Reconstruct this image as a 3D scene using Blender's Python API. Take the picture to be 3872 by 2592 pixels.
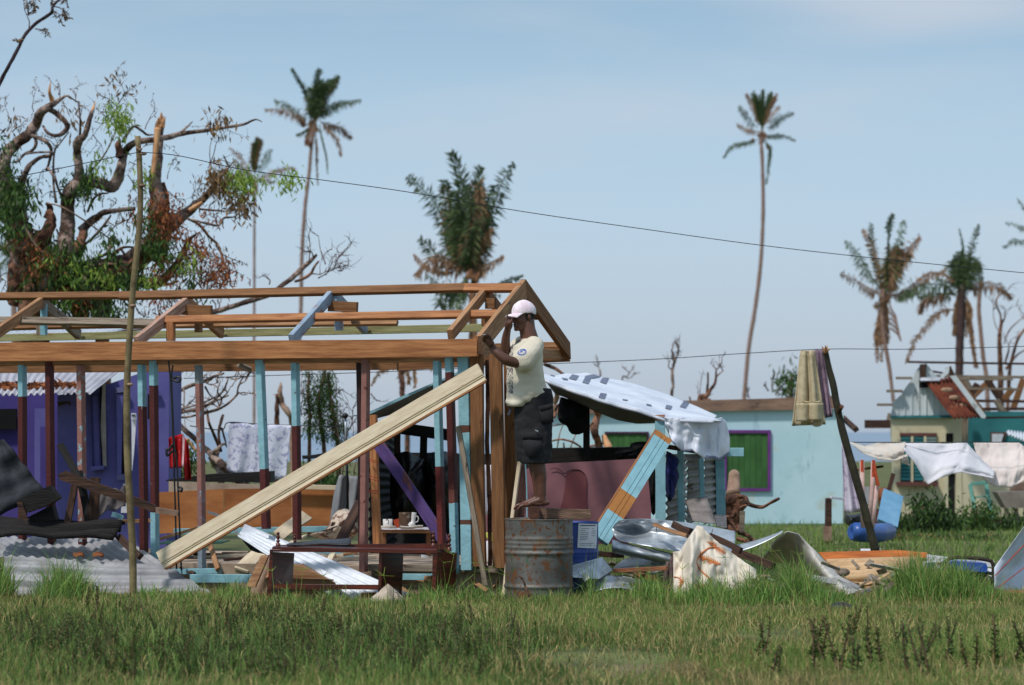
import bpy, bmesh, math, random
import numpy as np
from mathutils import Vector, Matrix, noise
random.seed(7); rng = np.random.default_rng(7)
R = math.radians
for o in list(bpy.data.objects): bpy.data.objects.remove(o)
scene = bpy.context.scene
col = scene.collection

# ---------------------------------------------------------------- camera
FN = 10634.0; CX = 1936.0; HZ = 1633.4; CAMZ = 1.45     # the photograph's own pixels
cd = bpy.data.cameras.new('camera'); cam = bpy.data.objects.new('camera', cd); col.objects.link(cam)
cam.location = (0, 0, CAMZ); cam.rotation_euler = (R(90), 0, 0)
cd.sensor_width = 36; cd.lens = FN / 3872 * 36
cd.shift_y = (HZ - 1296) / 3872
cd.clip_start = .5; cd.clip_end = 30000
cd.dof.use_dof = True; cd.dof.focus_distance = 24.2; cd.dof.aperture_fstop = 3.0
scene.camera = cam

# ---------------------------------------------------------------- sky, sun, exposure
SUN_EL, SUN_AZ = 56, 222           # degrees; azimuth clockwise from +Y
w = bpy.data.worlds.new('World'); scene.world = w; w.use_nodes = True
nt = w.node_tree; nt.nodes.clear()
def lin(c): return tuple((x/255/12.92 if x/255 <= .04045 else ((x/255+.055)/1.055)**2.4) for x in c)
def wn(t, **k):
    n = nt.nodes.new(t)
    for a, b in k.items(): setattr(n, a, b)
    return n
out = wn('ShaderNodeOutputWorld'); bg = wn('ShaderNodeBackground'); bg.inputs[1].default_value = .12
sky = wn('ShaderNodeTexSky', sky_type='NISHITA'); sky.sun_disc = False
sky.sun_elevation = R(SUN_EL); sky.sun_rotation = R(SUN_AZ); sky.air_density = 1.2; sky.dust_density = 2.0; sky.ozone_density = 1.5
tc = wn('ShaderNodeTexCoord'); sx = wn('ShaderNodeSeparateXYZ'); nt.links.new(tc.outputs['Generated'], sx.inputs[0])
ramp = wn('ShaderNodeValToRGB'); nt.links.new(sx.outputs['Z'], ramp.inputs[0])
SKYK = 1 / .12
els = [(0.0, (182,197,214)), (.03, (191,207,224)), (.075, (187,212,234)), (.115, (174,204,229)), (.16, (150,184,212)), (.35, (160,188,214)), (1.0, (172,194,216))]
cr = ramp.color_ramp
while len(cr.elements) < len(els): cr.elements.new(.5)
for e, (p, c) in zip(cr.elements, els): e.position = p; e.color = (*lin(c), 1)
# a thin veil of high cloud drifting over the haze
mp = wn('ShaderNodeMapping'); mp.inputs['Scale'].default_value = (3.2, 3.2, 17)
mp.inputs['Location'].default_value = (.35, 0, .2)
nz = wn('ShaderNodeTexNoise'); nz.inputs['Scale'].default_value = 1.6; nz.inputs['Detail'].default_value = 5; nz.inputs['Roughness'].default_value = .5
nt.links.new(tc.outputs['Generated'], mp.inputs[0]); nt.links.new(mp.outputs[0], nz.inputs['Vector'])
cm = wn('ShaderNodeMapRange'); cm.inputs[1].default_value = .48; cm.inputs[2].default_value = .75; cm.inputs[3].default_value = 0; cm.inputs[4].default_value = .5
nt.links.new(nz.outputs['Fac'], cm.inputs[0])
mx = wn('ShaderNodeMixRGB'); mx.inputs[2].default_value = (*lin((205,212,224)), 1)
cz = wn('ShaderNodeMapping'); cz.inputs['Location'].default_value = (-2.6, -.75, -8.75); cz.inputs['Scale'].default_value = (14, 0, 52)
cdist = wn('ShaderNodeVectorMath', operation='LENGTH'); wv = wn('ShaderNodeVectorMath', operation='SCALE'); wv.inputs['Scale'].default_value = 1.5
wv2 = wn('ShaderNodeVectorMath', operation='ADD'); nt.links.new(tc.outputs['Generated'], cz.inputs[0]); nt.links.new(nz.outputs['Color'], wv.inputs[0]); nt.links.new(cz.outputs[0], wv2.inputs[0]); nt.links.new(wv.outputs[0], wv2.inputs[1])
nt.links.new(wv2.outputs[0], cdist.inputs[0])
cmr = wn('ShaderNodeMapRange', interpolation_type='SMOOTHSTEP'); cmr.inputs[1].default_value = 1.25; cmr.inputs[2].default_value = .2; cmr.inputs[3].default_value = 0; cmr.inputs[4].default_value = .75; nt.links.new(cdist.outputs['Value'], cmr.inputs[0])
cmx = wn('ShaderNodeMath', operation='MAXIMUM'); nt.links.new(cm.outputs[0], cmx.inputs[0]); nt.links.new(cmr.outputs[0], cmx.inputs[1])
nt.links.new(cmx.outputs[0], mx.inputs[0]); nt.links.new(ramp.outputs[0], mx.inputs[1])
sc = wn('ShaderNodeVectorMath', operation='SCALE'); sc.inputs['Scale'].default_value = SKYK
nt.links.new(mx.outputs[0], sc.inputs[0])
mix = wn('ShaderNodeMixRGB'); mix.inputs[0].default_value = .84
nt.links.new(sky.outputs[0], mix.inputs[1]); nt.links.new(sc.outputs[0], mix.inputs[2])
nt.links.new(mix.outputs[0], bg.inputs[0]); nt.links.new(bg.outputs[0], out.inputs[0])
sl = bpy.data.lights.new('sun', 'SUN'); sl.energy = 2.9; sl.angle = R(5); sl.color = (1, .96, .92)
so = bpy.data.objects.new('sun', sl); col.objects.link(so)
sd = Vector((math.sin(R(SUN_AZ))*math.cos(R(SUN_EL)), math.cos(R(SUN_AZ))*math.cos(R(SUN_EL)), math.sin(R(SUN_EL))))
so.rotation_euler = sd.to_track_quat('Z', 'Y').to_euler(); so.location = (0, 0, 40)
scene.view_settings.view_transform = 'Standard'; scene.view_settings.look = 'None'
scene.view_settings.gamma = 1; scene.view_settings.use_curve_mapping = False; scene.view_settings.exposure = 0
scene.render.engine = 'CYCLES'

# ---------------------------------------------------------------- measuring helpers: a spot in a crop of the photograph -> its place in the world
CR = dict(V=(0,0,.60486), A=(0,0,1.96), B=(0,700,1.96), C=(0,1300,2.45), D=(0,1800,1.98), E=(800,200,3.137), F=(700,1000,2.45),
  G=(600,1500,2.119), H=(1300,1300,2.45), I=(1000,1800,2.45), J=(1500,550,2.613), K=(1700,1000,3.137), L=(1750,1450,2.613),
  M=(1700,1800,2.614), N=(2050,1350,2.45), O=(2600,300,3.137), Q=(3100,750,2.412), R=(2600,1250,2.613), S=(3072,1300,2.24),
  T=(2200,1800,2.614), U=(2900,1800,1.979), n=(0,0,1))
def nat(c, x, y): a, b, s = CR[c]; return a + x/s, b + y/s
def px(c, Y): return Y / FN / CR[c][2]          # metres per crop pixel at depth Y
def at(c, x, y, Y):
    a, b = nat(c, x, y); return Vector(((a-CX)/FN*Y, Y, CAMZ + (HZ-b)/FN*Y))
TH = R(20.5); E1 = Vector((math.cos(TH), -math.sin(TH), 0)); E2 = Vector((math.sin(TH), math.cos(TH), 0))
P0 = at('K', 385, 1055, 24.35)
def bp(c, x, y, d=0):                            # on a plane parallel to the new frame's front wall, d metres behind it
    a, b = nat(c, x, y); k = (a-CX)/FN
    Y = (P0.x*math.sin(TH) + P0.y*math.cos(TH) + d) / (k*math.sin(TH) + math.cos(TH))
    return Vector((k*Y, Y, CAMZ + (HZ-b)/FN*Y))
def gp(c, x, y, d=0):                            # on the frame's gable plane
    a, b = nat(c, x, y); k = (a-CX)/FN
    Y = (P0.x*math.cos(TH) - P0.y*math.sin(TH) + d) / (k*math.cos(TH) - math.sin(TH))
    return Vector((k*Y, Y, CAMZ + (HZ-b)/FN*Y))
def gz(x, y):                                    # the ground's height
    if y < 30: z = 0
    elif y < 60: z = -(y-30)*.0105
    else: z = -.315 - (y-60)*.0047
    return max(z, -1.4) + .02*noise.noise(Vector((x*.5, y*.5, 0)))

# ---------------------------------------------------------------- object helpers
WM = {}
def tag(o, label=None, cat=None, group=None, kind=None, category=None):
    cat = cat or category
    if label: o['label'] = label
    if cat: o['category'] = cat
    if group: o['group'] = group
    if kind: o['kind'] = kind
    return o
def link(name, me, parent=None, M=None):
    o = bpy.data.objects.new(name, me); col.objects.link(o)
    M = M or Matrix.Identity(4); WM[o.name] = M
    if parent:
        o.parent = parent; o.matrix_basis = WM[parent.name].inverted() @ M
    else: o.matrix_basis = M
    return o
def thing(name, label, cat, loc, group=None):
    return tag(link(name, None, None, Matrix.Translation(Vector(loc))), label, cat, group)
def mesh(name, vs, fs, m, smooth=False):
    me = bpy.data.meshes.new(name); me.from_pydata([tuple(v) for v in vs], [], fs)
    if m: me.materials.append(m)
    if smooth: me.polygons.foreach_set('use_smooth', [True]*len(me.polygons))
    me.update(); return me
class MB:
    def __init__(s): s.v = []; s.f = []
    def add(s, vs, fs):
        b = len(s.v); s.v += [Vector(v) for v in vs]; s.f += [tuple(i+b for i in f) for f in fs]; return s
    def prism(s, pts, ext):
        n = len(pts); ext = Vector(ext); a = [Vector(p) for p in pts]
        nr = Vector((0,0,0))
        for i in range(n): nr += a[i].cross(a[(i+1) % n])
        if nr.dot(ext) > 0: a.reverse()
        return s.add(a + [p+ext for p in a], [tuple(range(n)), tuple(reversed(range(n, 2*n)))] + [(i, i+n, (i+1) % n + n, (i+1) % n) for i in range(n)])
    def box(s, p, q):
        x0, y0, z0 = p; x1, y1, z1 = q
        return s.prism([(x0,y0,z0),(x1,y0,z0),(x1,y0,z1),(x0,y0,z1)], (0, y1-y0, 0))
    def bar(s, p0, p1, wd, t, n=(0,1,0), c=None, seg=1, warp=0):
        p0, p1, n = Vector(p0), Vector(p1), Vector(n); x = (p1-p0); L = x.length; x = x/L
        z = (n - n.dot(x)*x).normalized(); y = z.cross(x)
        c = min(wd, t)*.07 if c is None else c
        pr = [(-wd/2+c, 0), (wd/2-c, 0), (wd/2, c), (wd/2, t-c), (wd/2-c, t), (-wd/2+c, t), (-wd/2, t-c), (-wd/2, c)]
        vs = []; fs = []; a, b = random.uniform(-1, 1)*warp, random.uniform(-1, 1)*warp
        for i in range(seg+1):
            f = i/seg; bow = math.sin(f*math.pi)
            for (u, v) in pr: vs.append(p0 + x*L*f + y*(u + a*bow) + z*(v + b*bow))
        for i in range(seg):
            for j in range(8): fs.append((i*8+j, (i+1)*8+j, (i+1)*8+(j+1) % 8, i*8+(j+1) % 8))
        fs += [tuple(range(8)), tuple(reversed(range(seg*8, seg*8+8)))]
        return s.add(vs, fs)
    def tube(s, pts, rs, n=8, rough=0, caps=True):
        pts = [Vector(p) for p in pts]; m = len(pts)
        if not hasattr(rs, '__len__'): rs = [rs]*m
        t = (pts[1]-pts[0]).normalized(); u = t.orthogonal().normalized(); vs = []; fs = []
        for i in range(m):
            t2 = (pts[min(i+1, m-1)] - pts[max(i-1, 0)]).normalized()
            u = (u - u.dot(t2)*t2).normalized(); w_ = t2.cross(u)
            for j in range(n):
                a = 2*math.pi*j/n; r = rs[i]
                if rough: r *= 1 + rough*noise.noise(pts[i]*9 + Vector((math.cos(a)*2.2, math.sin(a)*2.2, 0)))
                vs.append(pts[i] + (u*math.cos(a) + w_*math.sin(a))*r)
        for i in range(m-1):
            for j in range(n): fs.append((i*n+j, i*n+(j+1) % n, (i+1)*n+(j+1) % n, (i+1)*n+j))
        if caps: fs += [tuple(reversed(range(n))), tuple(range((m-1)*n, m*n))]
        return s.add(vs, fs)
    def sheet(s, fn, nu, nv, th):                # closed thin shell over a grid
        g = [[Vector(fn(i/nu, j/nv)) for j in range(nv+1)] for i in range(nu+1)]; W = nv+1
        top = [p for r in g for p in r]; bot = []
        for i in range(nu+1):
            for j in range(nv+1):
                a = g[min(i+1, nu)][j]-g[max(i-1, 0)][j]; b = g[i][min(j+1, nv)]-g[i][max(j-1, 0)]
                nn = a.cross(b); nn = nn.normalized() if nn.length > 1e-9 else Vector((0,1,0)); bot.append(g[i][j]-nn*th)
        K = len(top); fs = []
        for i in range(nu):
            for j in range(nv):
                a, b, c, d = i*W+j, (i+1)*W+j, (i+1)*W+j+1, i*W+j+1
                fs += [(a, b, c, d), (d+K, c+K, b+K, a+K)]
        for i in range(nu):
            fs += [(i*W, i*W+K, (i+1)*W+K, (i+1)*W), ((i+1)*W+nv, (i+1)*W+nv+K, i*W+nv+K, i*W+nv)]
        for j in range(nv):
            fs += [(j+1, j+1+K, j+K, j), (nu*W+j, nu*W+j+K, nu*W+j+1+K, nu*W+j+1)]
        return s.add(top+bot, fs)
    def ball(s, c, r, n=8, M=None):
        c = Vector(c); r = r if hasattr(r, '__len__') else (r, r, r); vs = []; fs = []; m = n//2+1
        for i in range(1, m):
            a = math.pi*i/m
            for j in range(n):
                b = 2*math.pi*j/n; p = Vector((math.sin(a)*math.cos(b)*r[0], math.sin(a)*math.sin(b)*r[1], math.cos(a)*r[2]))
                vs.append(c + (M @ p if M else p))
        for e in (1, -1):
            p = Vector((0, 0, r[2]*e)); vs.append(c + (M @ p if M else p))
        for i in range(m-2):
            for j in range(n): fs.append((i*n+j, (i+1)*n+j, (i+1)*n+(j+1) % n, i*n+(j+1) % n))
        k = (m-1)*n
        for j in range(n): fs += [(k, j, (j+1) % n), (k+1, (m-2)*n+(j+1) % n, (m-2)*n+j)]
        return s.add(vs, fs)
    def kite(s, p, d, L, wd, side):
        m_ = p + d*L*.45; return s.add([p, m_+side*wd/2, p+d*L, m_-side*wd/2], [(0, 1, 2, 3)])
    def build(s, name, m, parent=None, smooth=False, M=None, **k):
        vs = s.v
        if M: Mi = M.inverted(); vs = [Mi @ v for v in vs]
        elif not parent and vs:                   # origin at the thing's base
            c = sum(vs, Vector())/len(vs); M = Matrix.Translation((c.x, c.y, min(v.z for v in vs))); Mi = M.inverted(); vs = [Mi @ v for v in vs]
        return tag(link(name, mesh(name, vs, s.f, m, smooth), parent, M), **k)
def frame(p0, p1, n=(0,1,0)):
    x = (Vector(p1)-Vector(p0)).normalized(); n = Vector(n).normalized(); z = n - n.dot(x)*x
    z = z.normalized() if z.length > 1e-4 else x.orthogonal().normalized()
    y = z.cross(x)
    return Matrix.Translation(p0) @ Matrix((x, y, z)).transposed().to_4x4()
def beam(name, p0, p1, wd, t, m, parent=None, n=(0,1,0), seg=3, warp=.004, smooth=False, **k):
    return MB().bar(p0, p1, wd, t, n, seg=seg, warp=warp).build(name, m, parent, smooth, frame(p0, p1, n), **k)
def board(name, pts, ext, m, parent=None, ax=None, **k):   # a flat outline of real thickness; grain runs along its first edge
    return MB().prism(pts, ext).build(name, m, parent, False, frame(pts[0], ax or pts[1], ext), **k)
def catmull(pts, sub=4):
    P = [Vector(p) for p in pts]
    if len(P) < 3: return [P[0].lerp(P[-1], i/sub) for i in range(sub+1)]
    o = []
    for i in range(len(P)-1):
        a, b, c, d = P[max(i-1, 0)], P[i], P[i+1], P[min(i+2, len(P)-1)]
        for s in range(sub):
            t = s/sub; o.append(.5*((2*b)+(c-a)*t+(2*a-5*b+4*c-d)*t*t+(3*b-a-3*c+d)*t**3))
    return o+[P[-1]]
def bil(a, b, c, d): return lambda u, v: (a*(1-u)+b*u)*(1-v) + (d*(1-u)+c*u)*v
def corr(p00, p10, p11, p01, waves, amp, th=.003, along='u', nv=8, sag=0, warp=.006, per=6, tatter=0):
    B = bil(p00, p10, p11, p01); nn = (p10-p00).cross(p01-p00).normalized()
    def f(u, v):
        s = u if along == 'u' else v
        if tatter: v = v + tatter*noise.noise(Vector((u*7, 3, 1)))*(v > .99)
        return B(u, v) + nn*(amp*math.sin(s*waves*2*math.pi) + warp*noise.noise(Vector((u*2.3, v*2.3, p00.x))) - sag*math.sin(math.pi*u)*math.sin(math.pi*v))
    n1 = int(waves*per)
    return MB().sheet(f, n1 if along == 'u' else nv, nv if along == 'u' else n1, th)

# ---------------------------------------------------------------- materials
def mat(name, c1, c2=None, scale=6, rough=.75, metal=0, bump=.3, grain=0, spots=(), bands=None, L=1, thr=(.35, .65), island=0, trans=0, spec=.3, bscale=None, detail=5, jag=.03, bdist=.01):
    m = bpy.data.materials.new(name); m.use_nodes = True; t = m.node_tree; N = t.nodes; bs = N['Principled BSDF']
    c2 = c2 or tuple(x*.72 for x in c1)
    co = N.new('ShaderNodeTexCoord'); mpp = N.new('ShaderNodeMapping'); t.links.new(co.outputs['Object'], mpp.inputs[0])
    if grain: mpp.inputs['Scale'].default_value = (1, grain, grain)
    oi = N.new('ShaderNodeObjectInfo'); ad = N.new('ShaderNodeVectorMath'); ad.operation = 'ADD'
    ml = N.new('ShaderNodeMath'); ml.operation = 'MULTIPLY'; ml.inputs[1].default_value = 37
    t.links.new(oi.outputs['Random'], ml.inputs[0]); t.links.new(mpp.outputs[0], ad.inputs[0]); t.links.new(ml.outputs[0], ad.inputs[1])
    nz = N.new('ShaderNodeTexNoise'); nz.inputs['Scale'].default_value = scale; nz.inputs['Detail'].default_value = detail; nz.inputs['Roughness'].default_value = .62
    t.links.new(ad.outputs[0], nz.inputs['Vector'])
    rp = N.new('ShaderNodeValToRGB'); rp.color_ramp.elements[0].position = thr[0]; rp.color_ramp.elements[1].position = thr[1]
    rp.color_ramp.elements[0].color = (*lin(c2), 1); rp.color_ramp.elements[1].color = (*lin(c1), 1)
    if island:
        ge = N.new('ShaderNodeNewGeometry'); mm = N.new('ShaderNodeMixRGB'); mm.inputs[0].default_value = island
        t.links.new(nz.outputs['Fac'], mm.inputs[1]); t.links.new(ge.outputs['Random Per Island'], mm.inputs[2]); t.links.new(mm.outputs[0], rp.inputs[0])
    else: t.links.new(nz.outputs['Fac'], rp.inputs[0])
    cur = rp.outputs[0]
    if bands:                                     # painted lengths along a post
        sp = N.new('ShaderNodeSeparateXYZ'); t.links.new(co.outputs['Object'], sp.inputs[0])
        a1 = N.new('ShaderNodeMath'); a1.operation = 'MULTIPLY_ADD'; a1.inputs[1].default_value = jag; t.links.new(nz.outputs['Fac'], a1.inputs[0]); t.links.new(sp.outputs[0], a1.inputs[2])
        a2 = N.new('ShaderNodeMath'); a2.operation = 'DIVIDE'; a2.inputs[1].default_value = L; t.links.new(a1.outputs[0], a2.inputs[0])
        br = N.new('ShaderNodeValToRGB'); br.color_ramp.interpolation = 'CONSTANT'; e = br.color_ramp.elements
        while len(e) < len(bands): e.new(.5)
        for q, (p, c) in zip(e, bands): q.position = p/L; q.color = (*lin(c), 1)
        t.links.new(a2.outputs[0], br.inputs[0])
        mu = N.new('ShaderNodeMixRGB'); mu.blend_type = 'MULTIPLY'; mu.inputs[0].default_value = 1
        g2 = N.new('ShaderNodeMapRange'); g2.inputs[1].default_value = .3; g2.inputs[2].default_value = .7; g2.inputs[3].default_value = .78; g2.inputs[4].default_value = 1.08
        t.links.new(nz.outputs['Fac'], g2.inputs[0]); t.links.new(br.outputs[0], mu.inputs[1]); t.links.new(g2.outputs[0], mu.inputs[2]); cur = mu.outputs[0]
    for (sc_, th_, c, *st) in spots:
        n2 = N.new('ShaderNodeTexNoise'); n2.inputs['Scale'].default_value = sc_; n2.inputs['Detail'].default_value = 6; n2.inputs['Roughness'].default_value = .65
        v2 = N.new('ShaderNodeVectorMath'); v2.operation = 'MULTIPLY'; v2.inputs[1].default_value = st[0] if st else (1, 1, 1)
        t.links.new(ad.outputs[0] if not grain else co.outputs['Object'], v2.inputs[0]); t.links.new(v2.outputs[0], n2.inputs['Vector'])
        mr = N.new('ShaderNodeMapRange'); mr.inputs[1].default_value = th_; mr.inputs[2].default_value = th_+.05; t.links.new(n2.outputs['Fac'], mr.inputs[0])
        mi = N.new('ShaderNodeMixRGB'); mi.inputs[2].default_value = (*lin(c), 1); t.links.new(mr.outputs[0], mi.inputs[0]); t.links.new(cur, mi.inputs[1]); cur = mi.outputs[0]
    t.links.new(cur, bs.inputs['Base Color'])
    bs.inputs['Roughness'].default_value = rough; bs.inputs['Metallic'].default_value = metal; bs.inputs['Specular IOR Level'].default_value = spec
    if bump:
        bn = N.new('ShaderNodeTexNoise'); bn.inputs['Scale'].default_value = bscale or scale*4; bn.inputs['Detail'].default_value = 4
        t.links.new(ad.outputs[0], bn.inputs['Vector'])
        b = N.new('ShaderNodeBump'); b.inputs['Strength'].default_value = bump; b.inputs['Distance'].default_value = bdist
        t.links.new(bn.outputs['Fac'], b.inputs['Height']); t.links.new(b.outputs[0], bs.inputs['Normal'])
    if trans:
        tr = N.new('ShaderNodeBsdfTranslucent'); t.links.new(cur, tr.inputs[0]); ms = N.new('ShaderNodeMixShader'); ms.inputs[0].default_value = trans
        t.links.new(bs.outputs[0], ms.inputs[1]); t.links.new(tr.outputs[0], ms.inputs[2]); t.links.new(ms.outputs[0], N['Material Output'].inputs[0])
    m['nodes_'] = 0; del m['nodes_']
    return m
WOOD = mat('orange_stained_timber', (184,126,80), (138,86,50), 3.0, grain=14, bump=.25, spots=[(3.2, .68, (88,48,22), (1,2.2,2.2)), (1.1, .6, (150,88,46), (1,2,2)), (10, .71, (92,50,26))], rough=.7)
WOOD2 = mat('brown_treated_timber', (140,98,62), (104,68,40), 3.0, grain=12, bump=.3, spots=[(2.5, .66, (62,34,16), (1,2,2))])
WOODP = mat('pale_sawn_timber', (178,136,98), (130,90,60), 3, grain=12, bump=.3, spots=[(3, .64, (104,70,44), (1,3,3))])
WOODG = mat('green_tinted_timber', (160,156,112), (122,120,80), 3, grain=12, bump=.3, spots=[(2, .6, (134,110,66), (1,3,3))])
GREYW = mat('weathered_grey_timber', (150,136,118), (98,84,70), 3, grain=14, bump=.5, spots=[(4, .62, (62,50,42), (1,4,4))])
DARKW = mat('dark_old_timber', (84,58,44), (40,27,22), 3, grain=10, bump=.6)
BLACKW = mat('charred_timber', (34,29,27), (15,13,12), 4, grain=8, bump=.7)  # also colours the block that stands for the shed's shaded void
SHELFW = mat('mahogany_varnish', (104,44,26), (54,22,14), 3, grain=12, rough=.35, bump=.1, spec=.5)
CREAMP = mat('cream_painted_board', (226,210,182), (204,184,154), 5, grain=6, bump=.15, spots=[(7, .66, (150,118,74), (1,3,3))])
TQ = (142,188,198); MR = (84,36,34); PK = (150,104,94)
TURQ = mat('turquoise_paint', TQ, (116,162,174), 7, bump=.4, spots=[(9, .68, (84,70,60))], rough=.6)
PURPW = mat('purple_painted_board', (88,66,122), (66,46,92), 4, grain=5, bump=.3, spots=[(3, .58, (104,64,66), (1,2,2)), (5, .7, (140,170,186))])
STEEL = mat('galvanised_steel', (196,202,206), (158,164,170), 9, rough=.42, metal=.6, bump=.12, spots=[(26, .66, (120,126,130))], spec=.5)
STEELW = mat('white_zinc_sheet', (222,226,232), (192,198,206), 5, rough=.5, metal=.1, bump=.1, spots=[(7, .73, (160,120,104))])
STEELG = mat('grey_zinc_sheet', (168,167,168), (128,127,130), 3, rough=.6, metal=.08, bump=.15, spots=[(5, .64, (104,92,88)), (2.4, .68, (140,124,106))])
STEELD = mat('dark_tarpaper', (50,54,60), (30,32,36), 8, rough=.8, bump=.3)
RUST = mat('rusty_iron', (118,60,40), (78,36,26), 4, rough=.85, bump=.4, spots=[(6, .62, (150,96,64))])
BLACK = mat('black_plastic', (24,24,26), (12,12,14), 6, rough=.45, bump=.6, spec=.5)
BLACKC = mat('black_cloth', (20,19,21), (10,10,11), 6, rough=.95, bump=.4)
WHITE = mat('white_cloth', (246,244,246), (234,232,238), 3, rough=.9, bump=.2, trans=.4)
BEIGEC = mat('beige_cloth', (240,233,224), (224,214,202), 3, rough=.9, bump=.2, trans=.35)
PLY = mat('orange_plywood', (182,118,68), (138,82,44), 1.6, bump=.2, grain=2.5, spots=[(1.3, .58, (156,104,66), (1,1,1)), (3, .62, (126,80,50), (1,1,1)), (8, .66, (74,50,36), (1,1,1))])
CONC = mat('dusty_concrete', (186,166,146), (148,128,110), 3, bump=.3, spots=[(4, .6, (122,96,78))])
EARTH = mat('brown_earth', (92,72,54), (58,44,34), 5, bump=.8, rough=1)
BARK = mat('grey_brown_bark', (160,138,126), (72,56,50), 4, bump=1, rough=.95, thr=(.42,.6), bscale=11, bdist=.07, spots=[(3, .6, (70,50,42))])
BARKR = mat('reddish_bark', (142,100,78), (62,42,34), 4, bump=1, rough=.95, thr=(.42,.6), bscale=11, bdist=.06)
BARKP = mat('pale_dead_wood', (168,140,120), (120,94,78), 5, bump=.6, rough=.95)
SPLIT = mat('fresh_split_wood', (214,166,122), (172,118,78), 4, bump=.5, rough=.9)
PALMT = mat('palm_trunk_bark', (160,132,118), (116,92,84), 8, bump=.7, rough=.95)
LEAFG = mat('green_leaves', (86,118,50), (30,52,22), 3, rough=.55, bump=0, island=.75, trans=.3, thr=(.2,.85))
LEAFL = mat('light_green_leaves', (166,186,84), (104,136,52), 3, rough=.55, bump=0, island=.75, trans=.35, thr=(.2,.85))
LEAFD = mat('dead_brown_leaves', (166,100,60), (92,54,38), 3, rough=.85, bump=0, island=.8, trans=.2, thr=(.2,.85))
LEAFO = mat('olive_dry_leaves', (158,126,84), (96,72,52), 3, rough=.8, bump=0, island=.8, trans=.2, thr=(.2,.85))
FROND = mat('palm_green_leaf', (104,122,72), (46,64,44), .4, rough=.5, bump=0, island=.7, trans=.25, thr=(.2,.85))
FRONDB = mat('palm_brown_leaf', (178,140,104), (112,84,66), .4, rough=.8, bump=0, island=.7, trans=.25, thr=(.2,.85))
TWIG = mat('thin_twigs', (104,80,74), (70,50,48), 4, bump=0, rough=.95)
CABLE = mat('black_cable', (40,44,50), (30,32,36), 4, bump=0, rough=.6)
# ================================================================ SETTING: ground, sea
def ground():
    vs = []; fs = []
    ys = list(np.linspace(12, 34, 60)) + list(np.linspace(35, 80, 40)) + list(np.linspace(84, 262, 24))
    ys = [-60, 0, 6] + ys
    for y in ys:
        for i in range(81):
            x = (i/40-1)*(8+abs(y)*.75+20); z = gz(x, y) if y > 7 else gz(x, 8)
            if y > 255: z = -2.2
            vs.append((x, y, z))
    for a in range(len(ys)-1):
        for i in range(80): fs.append((a*81+i, a*81+i+1, (a+1)*81+i+1, (a+1)*81+i))
    m = mat('grass_soil', (104,108,62), (70,76,42), 1.3, bump=.9, rough=1, spots=[(.45, .58, (112,102,72)), (2.2, .62, (84,72,50))], bscale=22)
    tag(link('ground', mesh('ground', vs, fs, m, True)), kind='structure')
    ws = mat('sea_water', (126,142,160), (112,130,150), .02, rough=.35, bump=0)
    tag(link('sea', mesh('sea', [(-9000,258,-1.75),(9000,258,-1.75),(9000,24000,-1.75),(-9000,24000,-1.75)], [(0,1,2,3)], ws)), kind='structure')
ground()

# ================================================================ THE HALF-BUILT HOUSE FRAME
H = thing('house_frame', 'half-built timber house frame with open gable roof and old turquoise and maroon studs', 'house frame', (P0.x, P0.y+.1, 0))
ZF = -E2                                         # the front wall faces this way
def fb(name, c0, x0, y0, c1, x1, y1, d, wd, t, m, seg=6, **k):   # a timber between two pixels (centre line), d metres behind the front wall
    return beam(name, bp(c0, x0, y0, d), bp(c1, x1, y1, d), wd, t, m, H, E2, seg=seg, **k)
# eave board, plates
a0, a1, a2, a3 = bp('B', -60, 1172, -.12), bp('K', 322, 884, -.12), bp('K', 324, 1092, -.12), bp('B', -60, 1306, -.12)
def fasc(xa, xb, up):
    f = lambda x, top: bp('n', x, (1296.5+(1282-1296.5)*x/1803 if top else 1366.5-(1366.5-1347.5)*x/1803), -.12)
    n = 8; top = [f(xa+(xb-xa)*i/n, 1) for i in range(n+1)]; bot = [f(xa+(xb-xa)*i/n, 0) for i in range(n+1)]
    o = board('eave_board', top + bot[::-1], E2*.045, WOOD, H, ax=top[-1]); return o
fasc(-80, 1803, 0)
fb('top_plate', 'n', -90, 1371, 'n', 1810, 1352, .02, .075, .06, WOODP)
fb('top_plate', 'n', -90, 1396, 'n', 1500, 1382, 1.75, .085, .05, WOOD2)
fb('top_plate', 'n', -90, 1280, 'n', 1830, 1240, 1.95, .075, .05, WOODG)
fb('back_eave_board', 'n', 1500, 1374, 'n', 2150, 1338, 2.35, .15, .04, WOOD2)
fb('back_plate', 'n', 1700, 1316, 'n', 2120, 1303, 2.2, .05, .05, WOODP)
fb('bottom_plate', 'G', -800, 1425, 'G', 470, 1400, .0, .05, .09, TURQ)
fb('bottom_plate', 'G', 250, 1460, 'G', 770, 1462, -.3, .075, .05, TURQ)
fb('bottom_plate', 'I', 960, 850, 'M', 540, 930, .04, .06, .09, GREYW)
fb('bottom_plate', 'I', 1100, 935, 'I', 1560, 938, -.02, .055, .04, mat('plate_maroon_turquoise', TQ, bands=[(0, MR), (.18, TQ)], L=.5, bump=.3))
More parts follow.
